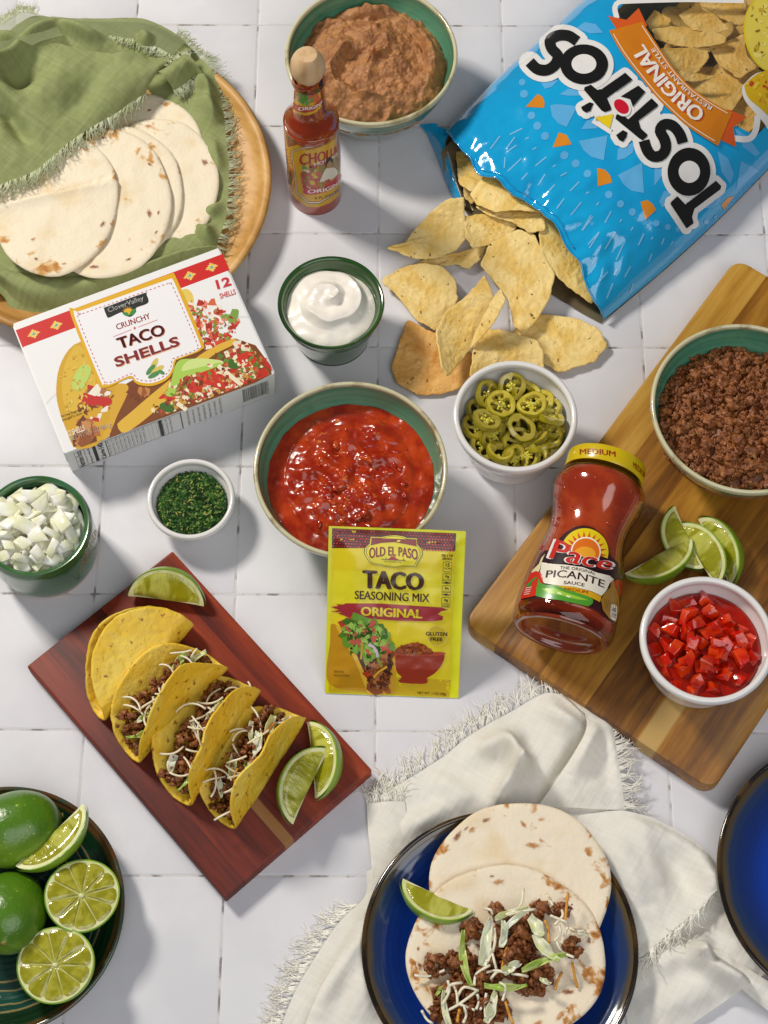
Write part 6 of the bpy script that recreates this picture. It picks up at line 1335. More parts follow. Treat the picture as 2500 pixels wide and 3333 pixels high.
pj.poly(K(3, *smoothline([(1105, 920), (1150, 925), (1162, 960), (1148, 1080), (1100, 1060), (1095, 990)], 20, True)), '#efe6d4', 10); pj.text('10', (0, 0), (1, 0), (0, 1), INK, 11, .03, ja(1112, 985, 1146, 1000, 42, 0)); pj.text('CALORIES', (0, 0), (1, 0), (0, 1), INK, 11, .02, ja(1102, 1020, 1150, 1040, 18, 0)); pj.text('PER 2 TBSP', (0, 0), (1, 0), (0, 1), INK, 11, .02, ja(1100, 1042, 1146, 1062, 14, 0))
for k in range(4): pj.line(K(3, (215 - k * 6 + 20, 755 + k * 22), (300 - k * 8, 742 + k * 22)), 2, '#e8d8d0', 9)
pj.build('label', jar, m_print_g)
its = []
for k in range(60):
    a, z = RNG.uniform(0, 2 * PI), RNG.uniform(.012, .125) * kz; r = np.interp(z, [p[1] for p in prof], [p[0] for p in prof]) - .0024
    its.append((np.array(Mj @ Vector((r * math.cos(a), r * math.sin(a), z))), randrot(), RNG.uniform(.0010, .0028)))
part('sauce_chunks', scatter(lump_t, its), m_chunk, jar, world=True, kind='stuff')
# ================================================================ the bag of chips (lying open, mouth towards the viewer's left)
BA0 = np.array([.1885, .1385]); _t = R_(45.5); BAx = np.array([math.cos(_t), math.sin(_t)]); BBx = np.array([-math.sin(_t), math.cos(_t)]); BLEN = .36
lipP = np.array([(-.004, .0), (-.004, .012), (.0075, .042), (.0185, .089), (.0115, .157), (.026, .206)])
def bR(a): return -.003 - .004 * math.sin(a * 14)
def bL(a): return .2075 + .085 * min(max(a, 0), .2) + .003 * math.sin(a * 22)
def a_lip(s): return float(np.interp(s * .207, lipP[:, 1], lipP[:, 0])) + .0012 * math.sin(s * 40) + .001 * nz(s * 25, 3)
def ridge_(x): return 1 - abs(x)
def bag_h(a, s):
    s = min(max(s, 0), 1); t = abs(2 * s - 1); zc = .034 + .026 * min(1, max(0, (a + .01) / .13)) ** .7
    h = .004 + .020 * s ** 3 + (zc - .012 * s) * max(0, 1 - t ** 2.5) ** .62
    m = math.exp(-max(a, 0) / .055); e = min(1, 8 * s * (1 - s))
    x, y = a, s * .215
    wr = .0078 * m * (ridge_(nz(x * 24 + 4, y * 46, 1)) - .75) + .0030 * m * nz(x * 70, y * 110, 3) + .0045 * (ridge_(nz(x * 22, y * 22, 6)) - .75) * (.25 + .75 * math.exp(-max(a, 0) / .09)) + .0004 * nz(x * 75, y * 75, 8)
    wr += .0055 * math.exp(-((s - .93) / .05) ** 2) * (ridge_(nz(x * 40, y * 30, 12)) - .7)
    return h + wr * (.25 + .75 * e)
def bag_pt(a, s):
    b = bR(a) + s * (bL(a) - bR(a)); p = BA0 + a * BAx + b * BBx; return np.array([p[0], p[1], bag_h(a, s)])
def bag_surf(x, y):
    z = .045; zo = z
    for _ in range(14):
        p = P(x, y, z); q = p[:2] - BA0; a, b = q @ BAx, q @ BBx; s = (b - bR(a)) / (bL(a) - bR(a)); z = .55 * z + .45 * bag_h(a, s)
    s = min(max(s, .002), .998); p = bag_pt(a, s); da, ds = bag_pt(a + .0015, s) - p, bag_pt(a, min(s + .008, 1)) - bag_pt(a, s - .0)
    if s > .99: ds = p - bag_pt(a, s - .008)
    n = np.cross(da, ds); n /= np.linalg.norm(n) + 1e-12
    return p, (n if n[2] > 0 else -n)
bag = thing('chip_bag', 'open blue bag of tortilla chips lying on its side, chips spilling from its mouth', 'bag', (*BA0, 0))
m_bag = mat('blue_bag_film', '#0a9cd6', .12, c2='#0ca6de', scale=14, coat=1, coatr=.05, bump=.0005, bscale=60, bdetail=3)
m_foil_in = mat('bag_foil_inside', '#8f8268', .3, c2='#6f6448', scale=30, metal=.55)
m_silver = mat('silver_seam', '#c9c6c2', .25, metal=.7)
rows_n, rows_f = 26, 66; WA, WS0, WS1 = .207, .085, .815
aval = np.concatenate([np.linspace(.06, WA, 34), np.linspace(WA, BLEN, 36)[1:]]); sval = np.unique(np.concatenate([np.linspace(0, 1, 92), [WS0, WS1]]))
def aw(s): q = (s - WS0) / (WS1 - WS0); return WA - .034 * math.sin(PI * q) ** .8 if 0 < q < 1 else WA
def warp_a(a, s): return .06 + (a - .06) * (aw(s) - .06) / (WA - .06) if a <= WA else aw(s) + (a - WA) * (BLEN - aw(s)) / (BLEN - WA)
V, F = [], []; ns_ = len(sval)
rows = [('n', k / (rows_n - 1)) for k in range(rows_n - 1)] + [('f', a) for a in aval]
for kind, k in rows:
    for s in sval:
        a = a_lip(s) + (.06 - a_lip(s)) * k if kind == 'n' else warp_a(k, s); V.append(bag_pt(a, s))
film_F = []
for r in range(len(rows) - 1):
    for c in range(ns_ - 1):
        q = (r * ns_ + c, r * ns_ + c + 1, (r + 1) * ns_ + c + 1, (r + 1) * ns_ + c)
        inw = rows[r][0] == 'f' and rows[r][1] >= WA - 1e-6 and sval[c] >= WS0 - 1e-6 and sval[c + 1] <= WS1 + 1e-6
        (film_F if inw else F).append(q[::-1])
V = np.array(V)
def compact(V, F):
    u = sorted({i for f in F for i in f}); m_ = {j: k for k, j in enumerate(u)}; return V[u], [tuple(m_[i] for i in f) for f in F]
part('front_panel', compact(V, F), m_bag, bag, world=True)
part('window_film', compact(V, film_F), clear_mat('window_film', '#f6f0e4', .32, .10), bag, world=True)
# hem along the torn lip
part('torn_lip', join(tube([bag_pt(a_lip(s) - .0004, s) + [0, 0, .0002] for s in np.linspace(.01, .985, 60)], .0009, 6), tube([bag_pt(a_lip(s) + .004, s) + [0, 0, .0004] for s in np.linspace(.25, .8, 40)], .0007, 5)), mat('lip_film', '#1a9ad6', .12, coat=.9), bag, world=True)
def ab(a, b, z): p = BA0 + a * BAx + b * BBx; return np.array([p[0], p[1], z])
blip = smoothline([(-.006, .0), (-.012, .03), (-.018, .08), (-.014, .13), (.002, .186), (.012, .207)], 50)
def back(u, v):
    al = np.interp(u * .207, blip[:, 1], blip[:, 0]); a = al + (BLEN - al) * v ** 1.4; b = bR(a) + u * (bL(a) - .008 - bR(a))
    z = .0012 + .003 * abs(nz(a * 40, b * 60, 5)) * (1 if .03 < u < .97 else .2) + (.02 * max(0, (u - .93) / .07) ** 1.5)
    return ab(a, b, z)
part('back_panel', grid(back, 60, 40), m_foil_in, bag, world=True)
def side(u, v):
    a = .028 + (BLEN - .028) * u; top = bag_pt(a, 1.0); bot = ab(a, bL(a) - .014, .001); m = top * (1 - v) + bot * v; m[:2] += BBx * .006 * math.sin(PI * v); return m
part('side_gusset', grid(side, 70, 8), m_bag, bag, world=True)
def pl_(pts, n): return smoothline(pts, n)
o_ = pl_([(915, 275), (924, 295), (945, 345), (963, 395), (984, 442)], 24); i_ = pl_([(973, 283), (962, 308), (971, 345), (984, 392), (1003, 446)], 24)
def flap(u, v):
    k = u * 23; x0, y0 = np.interp(k, range(24), o_[:, 0]), np.interp(k, range(24), o_[:, 1]); x1, y1 = np.interp(k, range(24), i_[:, 0]), np.interp(k, range(24), i_[:, 1])
    A_, B_ = P(*K(0, (x0, y0)), .001), P(*K(0, (x1, y1)), .018 - .010 * u); p = A_ * (1 - v) + B_ * v; p[2] += .004 * math.sin(PI * v) + .0008 * nz(u * 9, v * 4); return p
part('mouth_flap', grid(flap, 40, 12), m_bag, bag, world=True)
def flap_in(u, v):
    p = flap(u, 1.0); q = P(*K(0, (np.interp(u * 3, range(4), [985, 985, 1000, 1022]), np.interp(u * 3, range(4), [300, 350, 405, 455]))), .003); r = p * (1 - v) + q * v; r[2] += .001 * math.sin(v * 9 + u * 4); return r
part('flap_inside', grid(flap_in, 30, 8), m_foil_in, bag, world=True)
for k in range(3):
    part('seam_ridge', tube([flap(u, 1.0) * (1 - .12 * k) + flap_in(u, .55) * .12 * k + [0, 0, .0012] for u in np.linspace(.2, 1, 20)], .0006, 6), m_silver, bag, world=True)
part('corner_crimp', grid(lambda u, v: flap(.001 + .12 * v, .02 + .5 * u) + [-.004 * (1 - v) * (1 - u), .002 * (1 - v), .0012 + .0005 * math.sin(u * 30)], 14, 5), m_bag, bag, world=True)

m_bp = print_mat('bag_print', .12, coat=1, bump=.0005, bscale=60)
# --- pattern
pt = Print(bag_surf, 3.0e-4, 12, inc=.004); q1 = lambda *p: K(1, *p); q7 = lambda *p: K(7, *p)
LBL = '#5fb0e4'
for pts in ([(500, 95), (560, 50), (640, 65), (692, 127), (600, 132)], [(232, 462), (372, 470), (325, 515), (275, 532)], [(375, 570), (440, 530), (560, 535), (560, 580), (440, 580)], [(312, 650), (355, 640), (508, 655), (430, 805), (370, 780), (325, 725)], [(535, 820), (575, 760), (650, 735), (650, 815)],
            [(518, 905), (725, 865), (697, 1045), (610, 1020), (550, 970)], [(793, 1045), (800, 960), (860, 940), (925, 905), (905, 990), (850, 1030)], [(800, 1150), (972, 1060), (987, 1280), (900, 1265), (840, 1220)], [(1060, 1230), (1062, 1090), (1110, 1075), (1120, 1150)], [(1515, 978), (1590, 1030), (1632, 1140), (1605, 1212), (1545, 1130)], [(1095, 1340), (1130, 1265), (1190, 1270), (1170, 1340), (1120, 1385)], [(1410, 1385), (1545, 1290), (1525, 1350), (1460, 1390)]): pt.poly(K(1, *pts), LBL, 1)
for pts in ([(1530, 755), (1615, 800), (1508, 887)], [(1500, 600), (1560, 640), (1620, 720), (1600, 735), (1540, 690)], [(1370, 955), (1440, 900), (1400, 975)]): pt.poly(K(7, *pts), LBL, 1)
pt.build('petal_print', bag, m_bp, kind='stuff'); pt = Print(bag_surf, 3.0e-4, 12, inc=.004)
for x, y, r in ((110, 483, 24), (123, 567, 29), (177, 722, 28), (220, 797, 29), (275, 870, 29), (413, 1008, 30), (495, 1067, 29), (580, 1140, 28), (733, 1292, 27), (817, 1358, 26), (902, 1415, 26), (1075, 1497, 23), (1155, 1523, 21), (1228, 1538, 17), (1368, 1510, 20), (1434, 1486, 18), (1502, 1455, 16)): pt.ell(K(1, (x, y)), r * .45, r * .47, LBL, 1, .6, 14)
for pts in ([(135, 660), (222, 566), (258, 590), (272, 628), (268, 668)], [(330, 952), (374, 843), (430, 862), (465, 930)], [(650, 1100), (705, 1112), (745, 1155), (757, 1205), (655, 1231)], [(962, 1342), (1010, 1330), (1052, 1362), (1072, 1402), (995, 1474)], [(1540, 1365), (1588, 1312), (1636, 1300), (1562, 1402)], [(318, 122), (392, 48), (362, 112)]): pt.poly(K(1, *pts), '#dc8a20', 1)
pt.build('dot_print', bag, m_bp, kind='stuff'); pt = Print(bag_surf, 3.2e-4, 12, inc=.004)
for a, b in (((20, 860), (112, 815)), ((0, 985), (70, 935)), ((5, 1125), (105, 1030)), ((205, 1085), (285, 1020)), ((105, 1185), (150, 1135)), ((225, 1225), (275, 1145)), ((260, 1310), (345, 1220)), ((455, 1265), (520, 1200)), ((360, 1392), (412, 1320)), ((460, 1440), (535, 1345)), ((705, 1495), (750, 1410)), ((540, 1550), (605, 1440)), ((585, 1650), (665, 1560)), ((725, 1650), (780, 1560)), ((945, 1655), (985, 1570)), ((1112, 1650), (1130, 1605)), ((1180, 1652), (1192, 1625)), ((185, 968), (212, 952)), ((132, 892), (158, 880)), ((330, 1092), (352, 1078)), ((385, 1158), (432, 1132)), ((570, 1285), (590, 1272)), ((645, 1368), (662, 1348)), ((812, 1490), (824, 1468)), ((893, 1550), (908, 1524)), ((1038, 1612), (1050, 1596))): pt.line(K(1, a, b), 4.6, '#7cc0e8', 1)
for a, b in (((820, 1165), (865, 1095)), ((892, 1170), (940, 1092)), ((790, 1080), (835, 1018)), ((868, 1318), (905, 1275)), ((945, 1222), (978, 1150)), ((985, 1300), (1012, 1250)), ((935, 1290), (950, 1262)), ((1010, 1375), (1025, 1330)), ((1050, 1150), (1075, 1100)), ((1098, 1228), (1112, 1190)), ((900, 1400), (930, 1330)), ((830, 1240), (850, 1210)), ((430, 700), (470, 645)), ((355, 700), (400, 640)), ((420, 790), (425, 740))): pt.line(K(7, a, b), 4.6, '#7cc0e8', 1)
pt.build('dash_print', bag, m_bp, kind='stuff')
# --- logo
lg_ = Print(bag_surf, 3.0e-4, 6, inc=.015); WH, BK = '#e9e7e4', '#12110f'
polys = [[(850, 420), (902, 468), (890, 482), (735, 590), (718, 605), (750, 680), (745, 692), (705, 704), (680, 690), (555, 545), (560, 525), (605, 508), (650, 545), (680, 540)], [(945, 512), (996, 558), (905, 668), (885, 612), (818, 592)],
         [(1040, 605), (1086, 650), (1080, 666), (945, 765), (960, 820), (1010, 865), (1005, 882), (975, 906), (950, 890), (780, 750), (785, 725), (820, 712), (872, 755), (900, 730)],
         [(1497, 1192), (1534, 1228), (1528, 1252), (1342, 1392), (1325, 1450), (1335, 1495), (1285, 1533), (1172, 1362), (1176, 1345), (1222, 1304), (1278, 1362)], [(535, 668), (598, 633), (625, 642), (600, 695), (570, 708), (545, 692)], [(785, 870), (835, 833), (868, 850), (860, 882), (835, 916), (805, 902)]]
strokes = [[(508, 197), (445, 158), (375, 155), (318, 188), (325, 250), (368, 300), (350, 362), (292, 402), (222, 395), (168, 345)], [(1262, 925), (1238, 858), (1190, 802), (1130, 793), (1100, 838), (1130, 900), (1140, 962), (1108, 1012), (1050, 1020), (1008, 978), (985, 908)]]
rings = [((555, 362), 172, 143, 88, 70, .0), ((1305, 1130), 152, 172, 76, 78, .1)]
bw = 42 * .452
for p in polys: lg_.poly(K(1, *p), WH, 2); lg_.line(K(1, *p), 2 * bw, WH, 2, closed=True); [lg_.ell(K(1, v), bw, bw, WH, 2, 0, 12) for v in p]
for st in strokes:
    q = smoothline(K(1, *st), 34); lg_.line(q, 76 * .452 + 2 * bw, WH, 2); [lg_.ell(tuple(v), 38 * .452 + bw, 38 * .452 + bw, WH, 2, 0, 14) for v in q[::3]]
for c_, rx, ry, ix, iy, ro in rings: lg_.ell(K(1, c_), rx * .452 + bw, ry * .452 + bw, WH, 2, ro, 36)
lg_.poly(q1((632, 742), (765, 718), (740, 822)), WH, 2); lg_.line(q1((632, 742), (765, 718), (740, 822)), 2 * bw, WH, 2, closed=True)
lg_.poly(q1((600, 560), (900, 560), (950, 900), (760, 830), (620, 700)), WH, 2); lg_.poly(q1((980, 760), (1100, 700), (1180, 1080), (1000, 900)), WH, 2); lg_.poly(q1((1180, 1200), (1440, 1200), (1400, 1330), (1220, 1330)), WH, 2)
for p in polys: lg_.poly(K(1, *p), BK, 4)
for st in strokes: lg_.line(smoothline(K(1, *st), 40), 78 * .452, BK, 4)
for c_, rx, ry, ix, iy, ro in rings:
    lg_.ell(K(1, c_), rx * .452, ry * .452, BK, 4, ro, 40); lg_.ell(K(1, c_), ix * .452, iy * .452, WH, 5.4, ro, 32)
lg_.ell(K(1, (822, 668)), 78 * .452, 58 * .452, WH, 4.9, .75, 28); lg_.ell(K(1, (822, 668)), 63 * .452, 43 * .452, '#cf1230', 5.8, .75, 28); lg_.poly(q1((632, 742), (765, 718), (740, 822)), '#e8cc14', 5)
lg_.build('logo_print', bag, m_bp)
# --- banner, window frame, printed chip and dip
bn_ = Print(bag_surf, 3.4e-4, 9, inc=.01)
E0 = smoothline([(228, 285), (300, 420), (400, 570), (520, 720), (650, 880), (800, 1030), (950, 1160), (1200, 1318)], 60); E1 = smoothline([(525, 205), (600, 320), (700, 470), (820, 640), (950, 780), (1100, 890), (1250, 980), (1330, 1020)], 60)
def band(t, f): k = t * 59; a = np.array([np.interp(k, range(60), E0[:, j]) for j in (0, 1)]); b = np.array([np.interp(k, range(60), E1[:, j]) for j in (0, 1)]); return tuple(a * (1 - f) + b * f)
frame = [(1440, 8), (1200, 5), (900, 0), (400, 15), (310, 30), (280, 80), (300, 170)]
bn_.line(K(2, *smoothline(frame, 40)), 17, WH, 2); bn_.line(K(2, *smoothline([(1345, 1245), (1440, 1255), (1500, 1240), (1540, 1180), (1555, 1110), (1560, 1040)], 30)), 20, WH, 2)
bn_.poly(q5 and K(2, (218, 150), (385, 187), (495, 80), (572, 242), (290, 262)), '#d4581c', 3); bn_.poly(K(2, (1285, 985), (1462, 1055), (1340, 1150), (1366, 1326), (1230, 1265)), '#d4581c', 3)
bn_.poly(K(2, *[tuple(p) for p in E0] + [tuple(p) for p in E1[::-1]]), '#cf7a12', 4)
for f_ in (.07, .93): bn_.line(K(2, *[band(t, f_) for t in np.linspace(.03, .97, 50)]), 2.6, '#f0e0c8', 5)
for dx, c, l, bo in ((.012, '#c2481a', 5, .05), (0, '#f2ebe0', 6, .035)): bn_.text('ORIGINAL', 0, 0, 0, c, l, bo, lambda u, v, dx=dx: K(2, band(.815 + dx - .645 * u, .66 + dx - .42 * v)))
bn_.text('RESTAURANT STYLE', 0, 0, 0, '#f2ebe0', 6, .02, lambda u, v: K(2, band(.845 - .62 * u, .875 - .13 * v)))
yc = [(1700, 20), (1560, -10), (1490, 60), (1445, 170), (1435, 280), (1460, 420), (1520, 540), (1610, 630), (1700, 660)]
bn_.poly(K(2, *smoothline(yc, 50)), '#d8c024', 3); bn_.poly(K(2, *smoothline([(x + 14, y) for x, y in yc[:1]] + [(x + 16 if x < 1600 else x, y + (8 if y < 100 else -10)) for x, y in yc], 50)), '#dcc850', 3.5); bn_.bits(K(2, (1480, 80), (1660, 60), (1660, 600), (1500, 480)), 30, ['#8a6a20', '#c0a030', '#e6d470'], 12, 4)
bn_.poly(K(2, *smoothline([(1660, 640), (1540, 670), (1450, 750), (1420, 800), (1440, 900), (1520, 1000), (1600, 1090), (1700, 1180), (1700, 640)], 50, True)), '#e6e4e0', 3); bn_.poly(K(2, *smoothline([(1665, 640), (1560, 670), (1470, 740), (1440, 780), (1470, 880), (1560, 960), (1690, 1040), (1700, 700)], 40, True)), '#d6ae14', 4)
bn_.bits(K(2, (1470, 760), (1600, 680), (1660, 700), (1660, 940), (1540, 920)), 18, ['#c23a1c', '#e2c23a', '#b88a10', '#d6a01c'], 14, 5)
bn_.build('banner_print', bag, m_bp)
# --- chips seen through the window and in the mouth
CW = [([(560, 190), (640, 95), (780, 170), (760, 250), (650, 290), (600, 265)], .028, (.2, .1)), ([(620, 262), (800, 238), (1150, 272), (1282, 330), (1268, 382), (1150, 412), (1000, 425), (800, 400), (650, 350)], .040, (.15, .2)), ([(860, 130), (1000, 60), (1200, 150), (1312, 262), (1200, 288), (1000, 272), (920, 210)], .046, (.1, .3)),
      ([(1050, 30), (1250, -40), (1450, -10), (1480, 150), (1420, 225), (1300, 190), (1150, 110)], .048, (.0, .2)), ([(690, 440), (900, 430), (1132, 430), (1115, 540), (1010, 660), (920, 720), (830, 640), (740, 530)], .036, (-.1, .2)), ([(1130, 420), (1280, 372), (1440, 310), (1470, 500), (1560, 600), (1400, 700), (1220, 570)], .034, (.1, 0)),
      ([(920, 730), (1100, 700), (1210, 570), (1400, 690), (1560, 640), (1470, 800), (1400, 900), (1330, 1000), (1200, 960), (1050, 870)], .026, (.1, -.1)), ([(1350, 900), (1430, 850), (1560, 900), (1600, 1000), (1540, 1130), (1470, 1215), (1380, 1205), (1310, 1000)], .020, (.2, .2)), ([(840, 650), (900, 640), (1180, 690), (1170, 700), (1000, 735), (880, 725)], .044, (.0, .5))]
CWL = ["chip in the bag window at the end of the banner near the left side", 'long pale chip just above the banner in the bag window', 'pointed chip second from the top edge in the bag window', 'chip at the very top of the bag window, cut by the picture edge', 'chip hugging the middle of the banner in the bag window', 'chip in the middle of the bag window beside the printed yellow chip', 'chip low in the bag window beside the printed dip bowl', 'chip at the lowest corner of the bag window', 'chip seen on edge in the bag window']
for k, (pts, z, g) in enumerate(CW):
    chip(CWL[k], K(2, *pts), z + .003, g, (2, 40 * k), group='chips inside the blue bag', seed=20 + k)
for k in range(16):
    a, b = RNG.uniform(.19, .33), RNG.uniform(.03, .17); z = RNG.uniform(.008, .018); c_ = ab(a, b, z); t0 = RNG.uniform(0, 6); g_ = (RNG.uniform(-.3, .3), RNG.uniform(-.3, .3))
    def ff(r, t, c_=c_, t0=t0, g_=g_): x, y = .033 * r * math.cos(t + t0), .024 * r * (1 + .15 * math.sin(3 * t)) * math.sin(t); return (c_[0] + x, c_[1] + y, c_[2] + g_[0] * x + g_[1] * y + 6 * x * x)
    G = sheet_disc(ff, 6, 26, .0016); G[0][:, 2] += max(0, .004 - G[0][:, 2].min())
    solo('tortilla_chip', G, m_chip, 'chip low in the pile inside the bag behind the clear window', 'tortilla chip', 'chips inside the blue bag')
# ================================================================ linen napkins
def strands(pts, outs, L, n, seed, dz=-.3, wob=.5, r=.00022, zmin=None):
    """loose threads along a hem: pts and outward directions (world); n threads of length L"""
    rg = np.random.default_rng(seed); m = len(pts); Vs, Fs, c = [], [], 0; ph = rg.uniform(0, 6, 40)
    pts, outs = np.asarray(pts, float), np.asarray(outs, float)
    for k in range(n):
        t = rg.uniform(0, m - 1.001); i = int(t); f = t - i; p = pts[i] * (1 - f) + pts[i + 1] * f; o = outs[i] * (1 - f) + outs[i + 1] * f; o = o / (np.linalg.norm(o) + 1e-9)
        tg = pts[i + 1] - pts[i]; tg = tg / (np.linalg.norm(tg) + 1e-9)
        tuft = int(t / (m - 1) * n / 7); cen = (tuft + .5) * 7 / n * (m - 1); pull = (cen - t) * np.linalg.norm(pts[i + 1] - pts[i])
        l = L * rg.uniform(.55, 1.15); q = p.copy(); d = o + tg * (.35 * math.sin(tuft * 2.4 + seed) + rg.normal(0, .16 * wob)) + tg * pull / L * .7
        d /= np.linalg.norm(d); line = []; cv = rg.normal(0, .35 * wob, 3)
        for s in range(6):
            line.append(q.copy()); q = q + d * l / 5; d = d + np.cross(d, [0, 0, 1]) * cv[0] * .5 + np.array([0, 0, dz * .12 + cv[1] * .22]); d /= np.linalg.norm(d)
            if zmin is not None: q[2] = max(q[2], zmin(q) if callable(zmin) else zmin)
        V, F = tube(line, [r, r, r, r * .9, r * .8, r * .6], 3); Vs.append(V); Fs += [tuple(j + c for j in f_) for f_ in F]; c += len(V)
    return np.concatenate(Vs), Fs
def ruled(n, c0_, c1_, z0_, z1_, zf, nu, nv):
    """cloth between two photograph polylines (crop n); z0_, z1_ heights along each; zf(u, v, p) adds folds"""
    A = smoothline(K(n, *c0_), nu); B = smoothline(K(n, *c1_), nu); zA = np.interp(np.linspace(0, 1, nu), np.linspace(0, 1, len(z0_)), z0_); zB = np.interp(np.linspace(0, 1, nu), np.linspace(0, 1, len(z1_)), z1_)
    V = np.zeros((nv, nu, 3))
    for j in range(nv):
        v = j / (nv - 1)
        for i in range(nu):
            a, b = P(*A[i], zA[i]), P(*B[i], zB[i]); p = a * (1 - v) + b * v; p[2] += zf(i / (nu - 1), v, p); V[j, i] = p
    F = [(j * nu + i, j * nu + i + 1, (j + 1) * nu + i + 1, (j + 1) * nu + i) for j in range(nv - 1) for i in range(nu - 1)]
    return V, (V.reshape(-1, 3), F)
def hem(V, edge):
    """points and outward directions on one edge of a ruled sheet"""
    if edge == 'v0': p, q = V[0], V[2]
    elif edge == 'v1': p, q = V[-1], V[-3]
    elif edge == 'u0': p, q = V[:, 0], V[:, 2]
    else: p, q = V[:, -1], V[:, -3]
    o = p - q; o[:, 2] *= .3; return p, o
def seg_d(p, a, b):
    a, b = np.asarray(a, float)[:2], np.asarray(b, float)[:2]; t = max(0, min(1, np.dot(p[:2] - a, b - a) / np.dot(b - a, b - a))); return np.linalg.norm(p[:2] - a - t * (b - a)), t
# ---- white napkin under the blue plate
m_wl = cloth_mat('white_linen', '#fbf8ef', '#f3eee2', .22)
m_wf = mat('white_thread', '#faf7ec', .8)
napkin = thing('napkin', 'white fringed linen napkin crumpled under the blue plate', 'napkin', (.06, -.32, 0))
def folds(lines):
    L_ = [(P(*K(10, a), 0), P(*K(10, b), 0), h, w_) for a, b, h, w_ in lines]
    def f(p):
        z = 0
        for a, b, h, w_ in L_:
            d, t = seg_d(p, a, b); z += h * math.exp(-(d / w_) ** 2) * min(1, .35 + 3 * t * (1 - t))
        return z
    return f
fA = folds([((800, 270), (860, 400), 0.0304, 0.0079), ((860, 340), (760, 480), 0.0260, 0.0065), ((700, 300), (820, 260), 0.0174, 0.0087), ((1090, 215), (930, 450), -0.0087, 0.0058), ((560, 390), (700, 470), 0.0066, 0.0101), ((900, 130), (1060, 260), 0.0130, 0.0087), ((470, 560), (620, 480), 0.0066, 0.0072)])
rip = lambda p, k: .0012 * nz(p[0] * 60, p[1] * 60, k) + .0006 * nz(p[0] * 160, p[1] * 160, k + 3)
VA, GA = ruled(10, [(345, 465), (480, 388), (590, 318), (690, 240), (830, 160), (920, 112), (985, 112), (1060, 140)], [(368, 760), (480, 760), (620, 700), (760, 660), (900, 640), (1010, 620), (1080, 600), (1150, 560)], [.003] * 5 + [.006, .010, .008], [.004, .005, .005, .006, .006, .006, .006, .004], lambda u, v, p: fA(p) * min(1, 4 * v + .25) + rip(p, 1), 110, 50)
fT = folds([((1100, 230), (1010, 400), 0.0087, 0.0072), ((1130, 190), (1180, 480), 0.0066, 0.0058)])
VT, GT_ = ruled(10, [(985, 112), (1060, 140), (1132, 188), (1152, 240), (1165, 330), (1178, 420), (1190, 492)], [(1060, 175), (1075, 200), (1060, 240), (1020, 310), (980, 370), (940, 430), (905, 480)], [.010, .010, .009, .006, .005, .005, .004], [.016, .018, .018, .017, .016, .015, .012], lambda u, v, p: fT(p) + .003 * math.sin(PI * v) + rip(p, 4), 70, 30)
fC = folds([((1180, 520), (1420, 620), 0.0174, 0.0116), ((1420, 620), (1490, 760), 0.0130, 0.0101), ((1150, 560), (1240, 820), 0.0130, 0.0145), ((1330, 600), (1400, 800), -0.0066, 0.0108), ((1240, 560), (1300, 760), 0.0066, 0.0087)])
VC, GC = ruled(10, [(1000, 512), (1100, 498), (1190, 494), (1300, 528), (1420, 598), (1484, 660), (1500, 720), (1490, 752)], [(1080, 760), (1130, 850), (1170, 920), (1235, 972), (1290, 930), (1350, 880), (1420, 820), (1488, 758)], [.006, .008, .008, .007, .006, .005, .005, .012], [.006, .006, .006, .010, .014, .016, .016, .013], lambda u, v, p: fC(p) * math.sin(PI * min(.98, max(.02, v))) ** .5 + rip(p, 7), 90, 46)
fD = folds([((1420, 980), (1600, 1090), 0.0260, 0.0072), ((1440, 935), (1420, 985), 0.0217, 0.0058), ((1250, 1010), (1450, 940), 0.0130, 0.0116), ((1500, 900), (1640, 1000), 0.0109, 0.0101), ((1280, 1150), (1500, 1050), 0.0109, 0.0145)])
VD, GD = ruled(10, [(1480, 650), (1540, 760), (1640, 860), (1760, 950)], [(1140, 1000), (1180, 1100), (1200, 1200), (1220, 1320)], [.002, .002, .003, .003], [.002, .002, .002, .002], lambda u, v, p: fD(p) + rip(p, 9), 90, 60)
VD2, GD2 = ruled(10, [(1440, 940), (1500, 950), (1560, 985), (1660, 1050), (1800, 1120)], [(1420, 975), (1480, 1010), (1540, 1050), (1650, 1140), (1780, 1240)], [.012, .014, .012, .012, .012], [.010, .010, .010, .010, .010], lambda u, v, p: .004 * math.sin(PI * v) + rip(p, 10), 50, 14)
fB = folds([((360, 860), (180, 1140), 0.0174, 0.0087), ((420, 900), (300, 1180), 0.0130, 0.0116), ((330, 760), (350, 860), 0.0109, 0.0101)])
VB, GB = ruled(10, [(345, 690), (340, 770), (262, 848), (190, 950), (118, 1070), (75, 1170), (40, 1290)], [(470, 640), (480, 720), (470, 860), (470, 960), (470, 1080), (480, 1200), (500, 1320)], [.002] * 7, [.003] * 7, lambda u, v, p: fB(p) * min(1, 3 * v) + rip(p, 12), 90, 46)
VB2, GB2 = ruled(10, [(346, 470), (350, 560), (362, 660), (352, 760)], [(470, 460), (480, 560), (480, 660), (470, 780)], [.003] * 4, [.005] * 4, lambda u, v, p: .003 * math.sin(PI * v) + rip(p, 13), 40, 20)
VB3, GB3 = ruled(10, [(335, 850), (290, 920), (230, 1020), (180, 1110), (140, 1210), (120, 1320)], [(450, 800), (460, 900), (460, 1000), (470, 1100), (480, 1200), (490, 1320)], [.004, .007, .009, .009, .008, .008], [.006] * 6, lambda u, v, p: .005 * math.sin(PI * v) * (1 - .5 * u) + fB(p) * .7 + rip(p, 14), 60, 34)
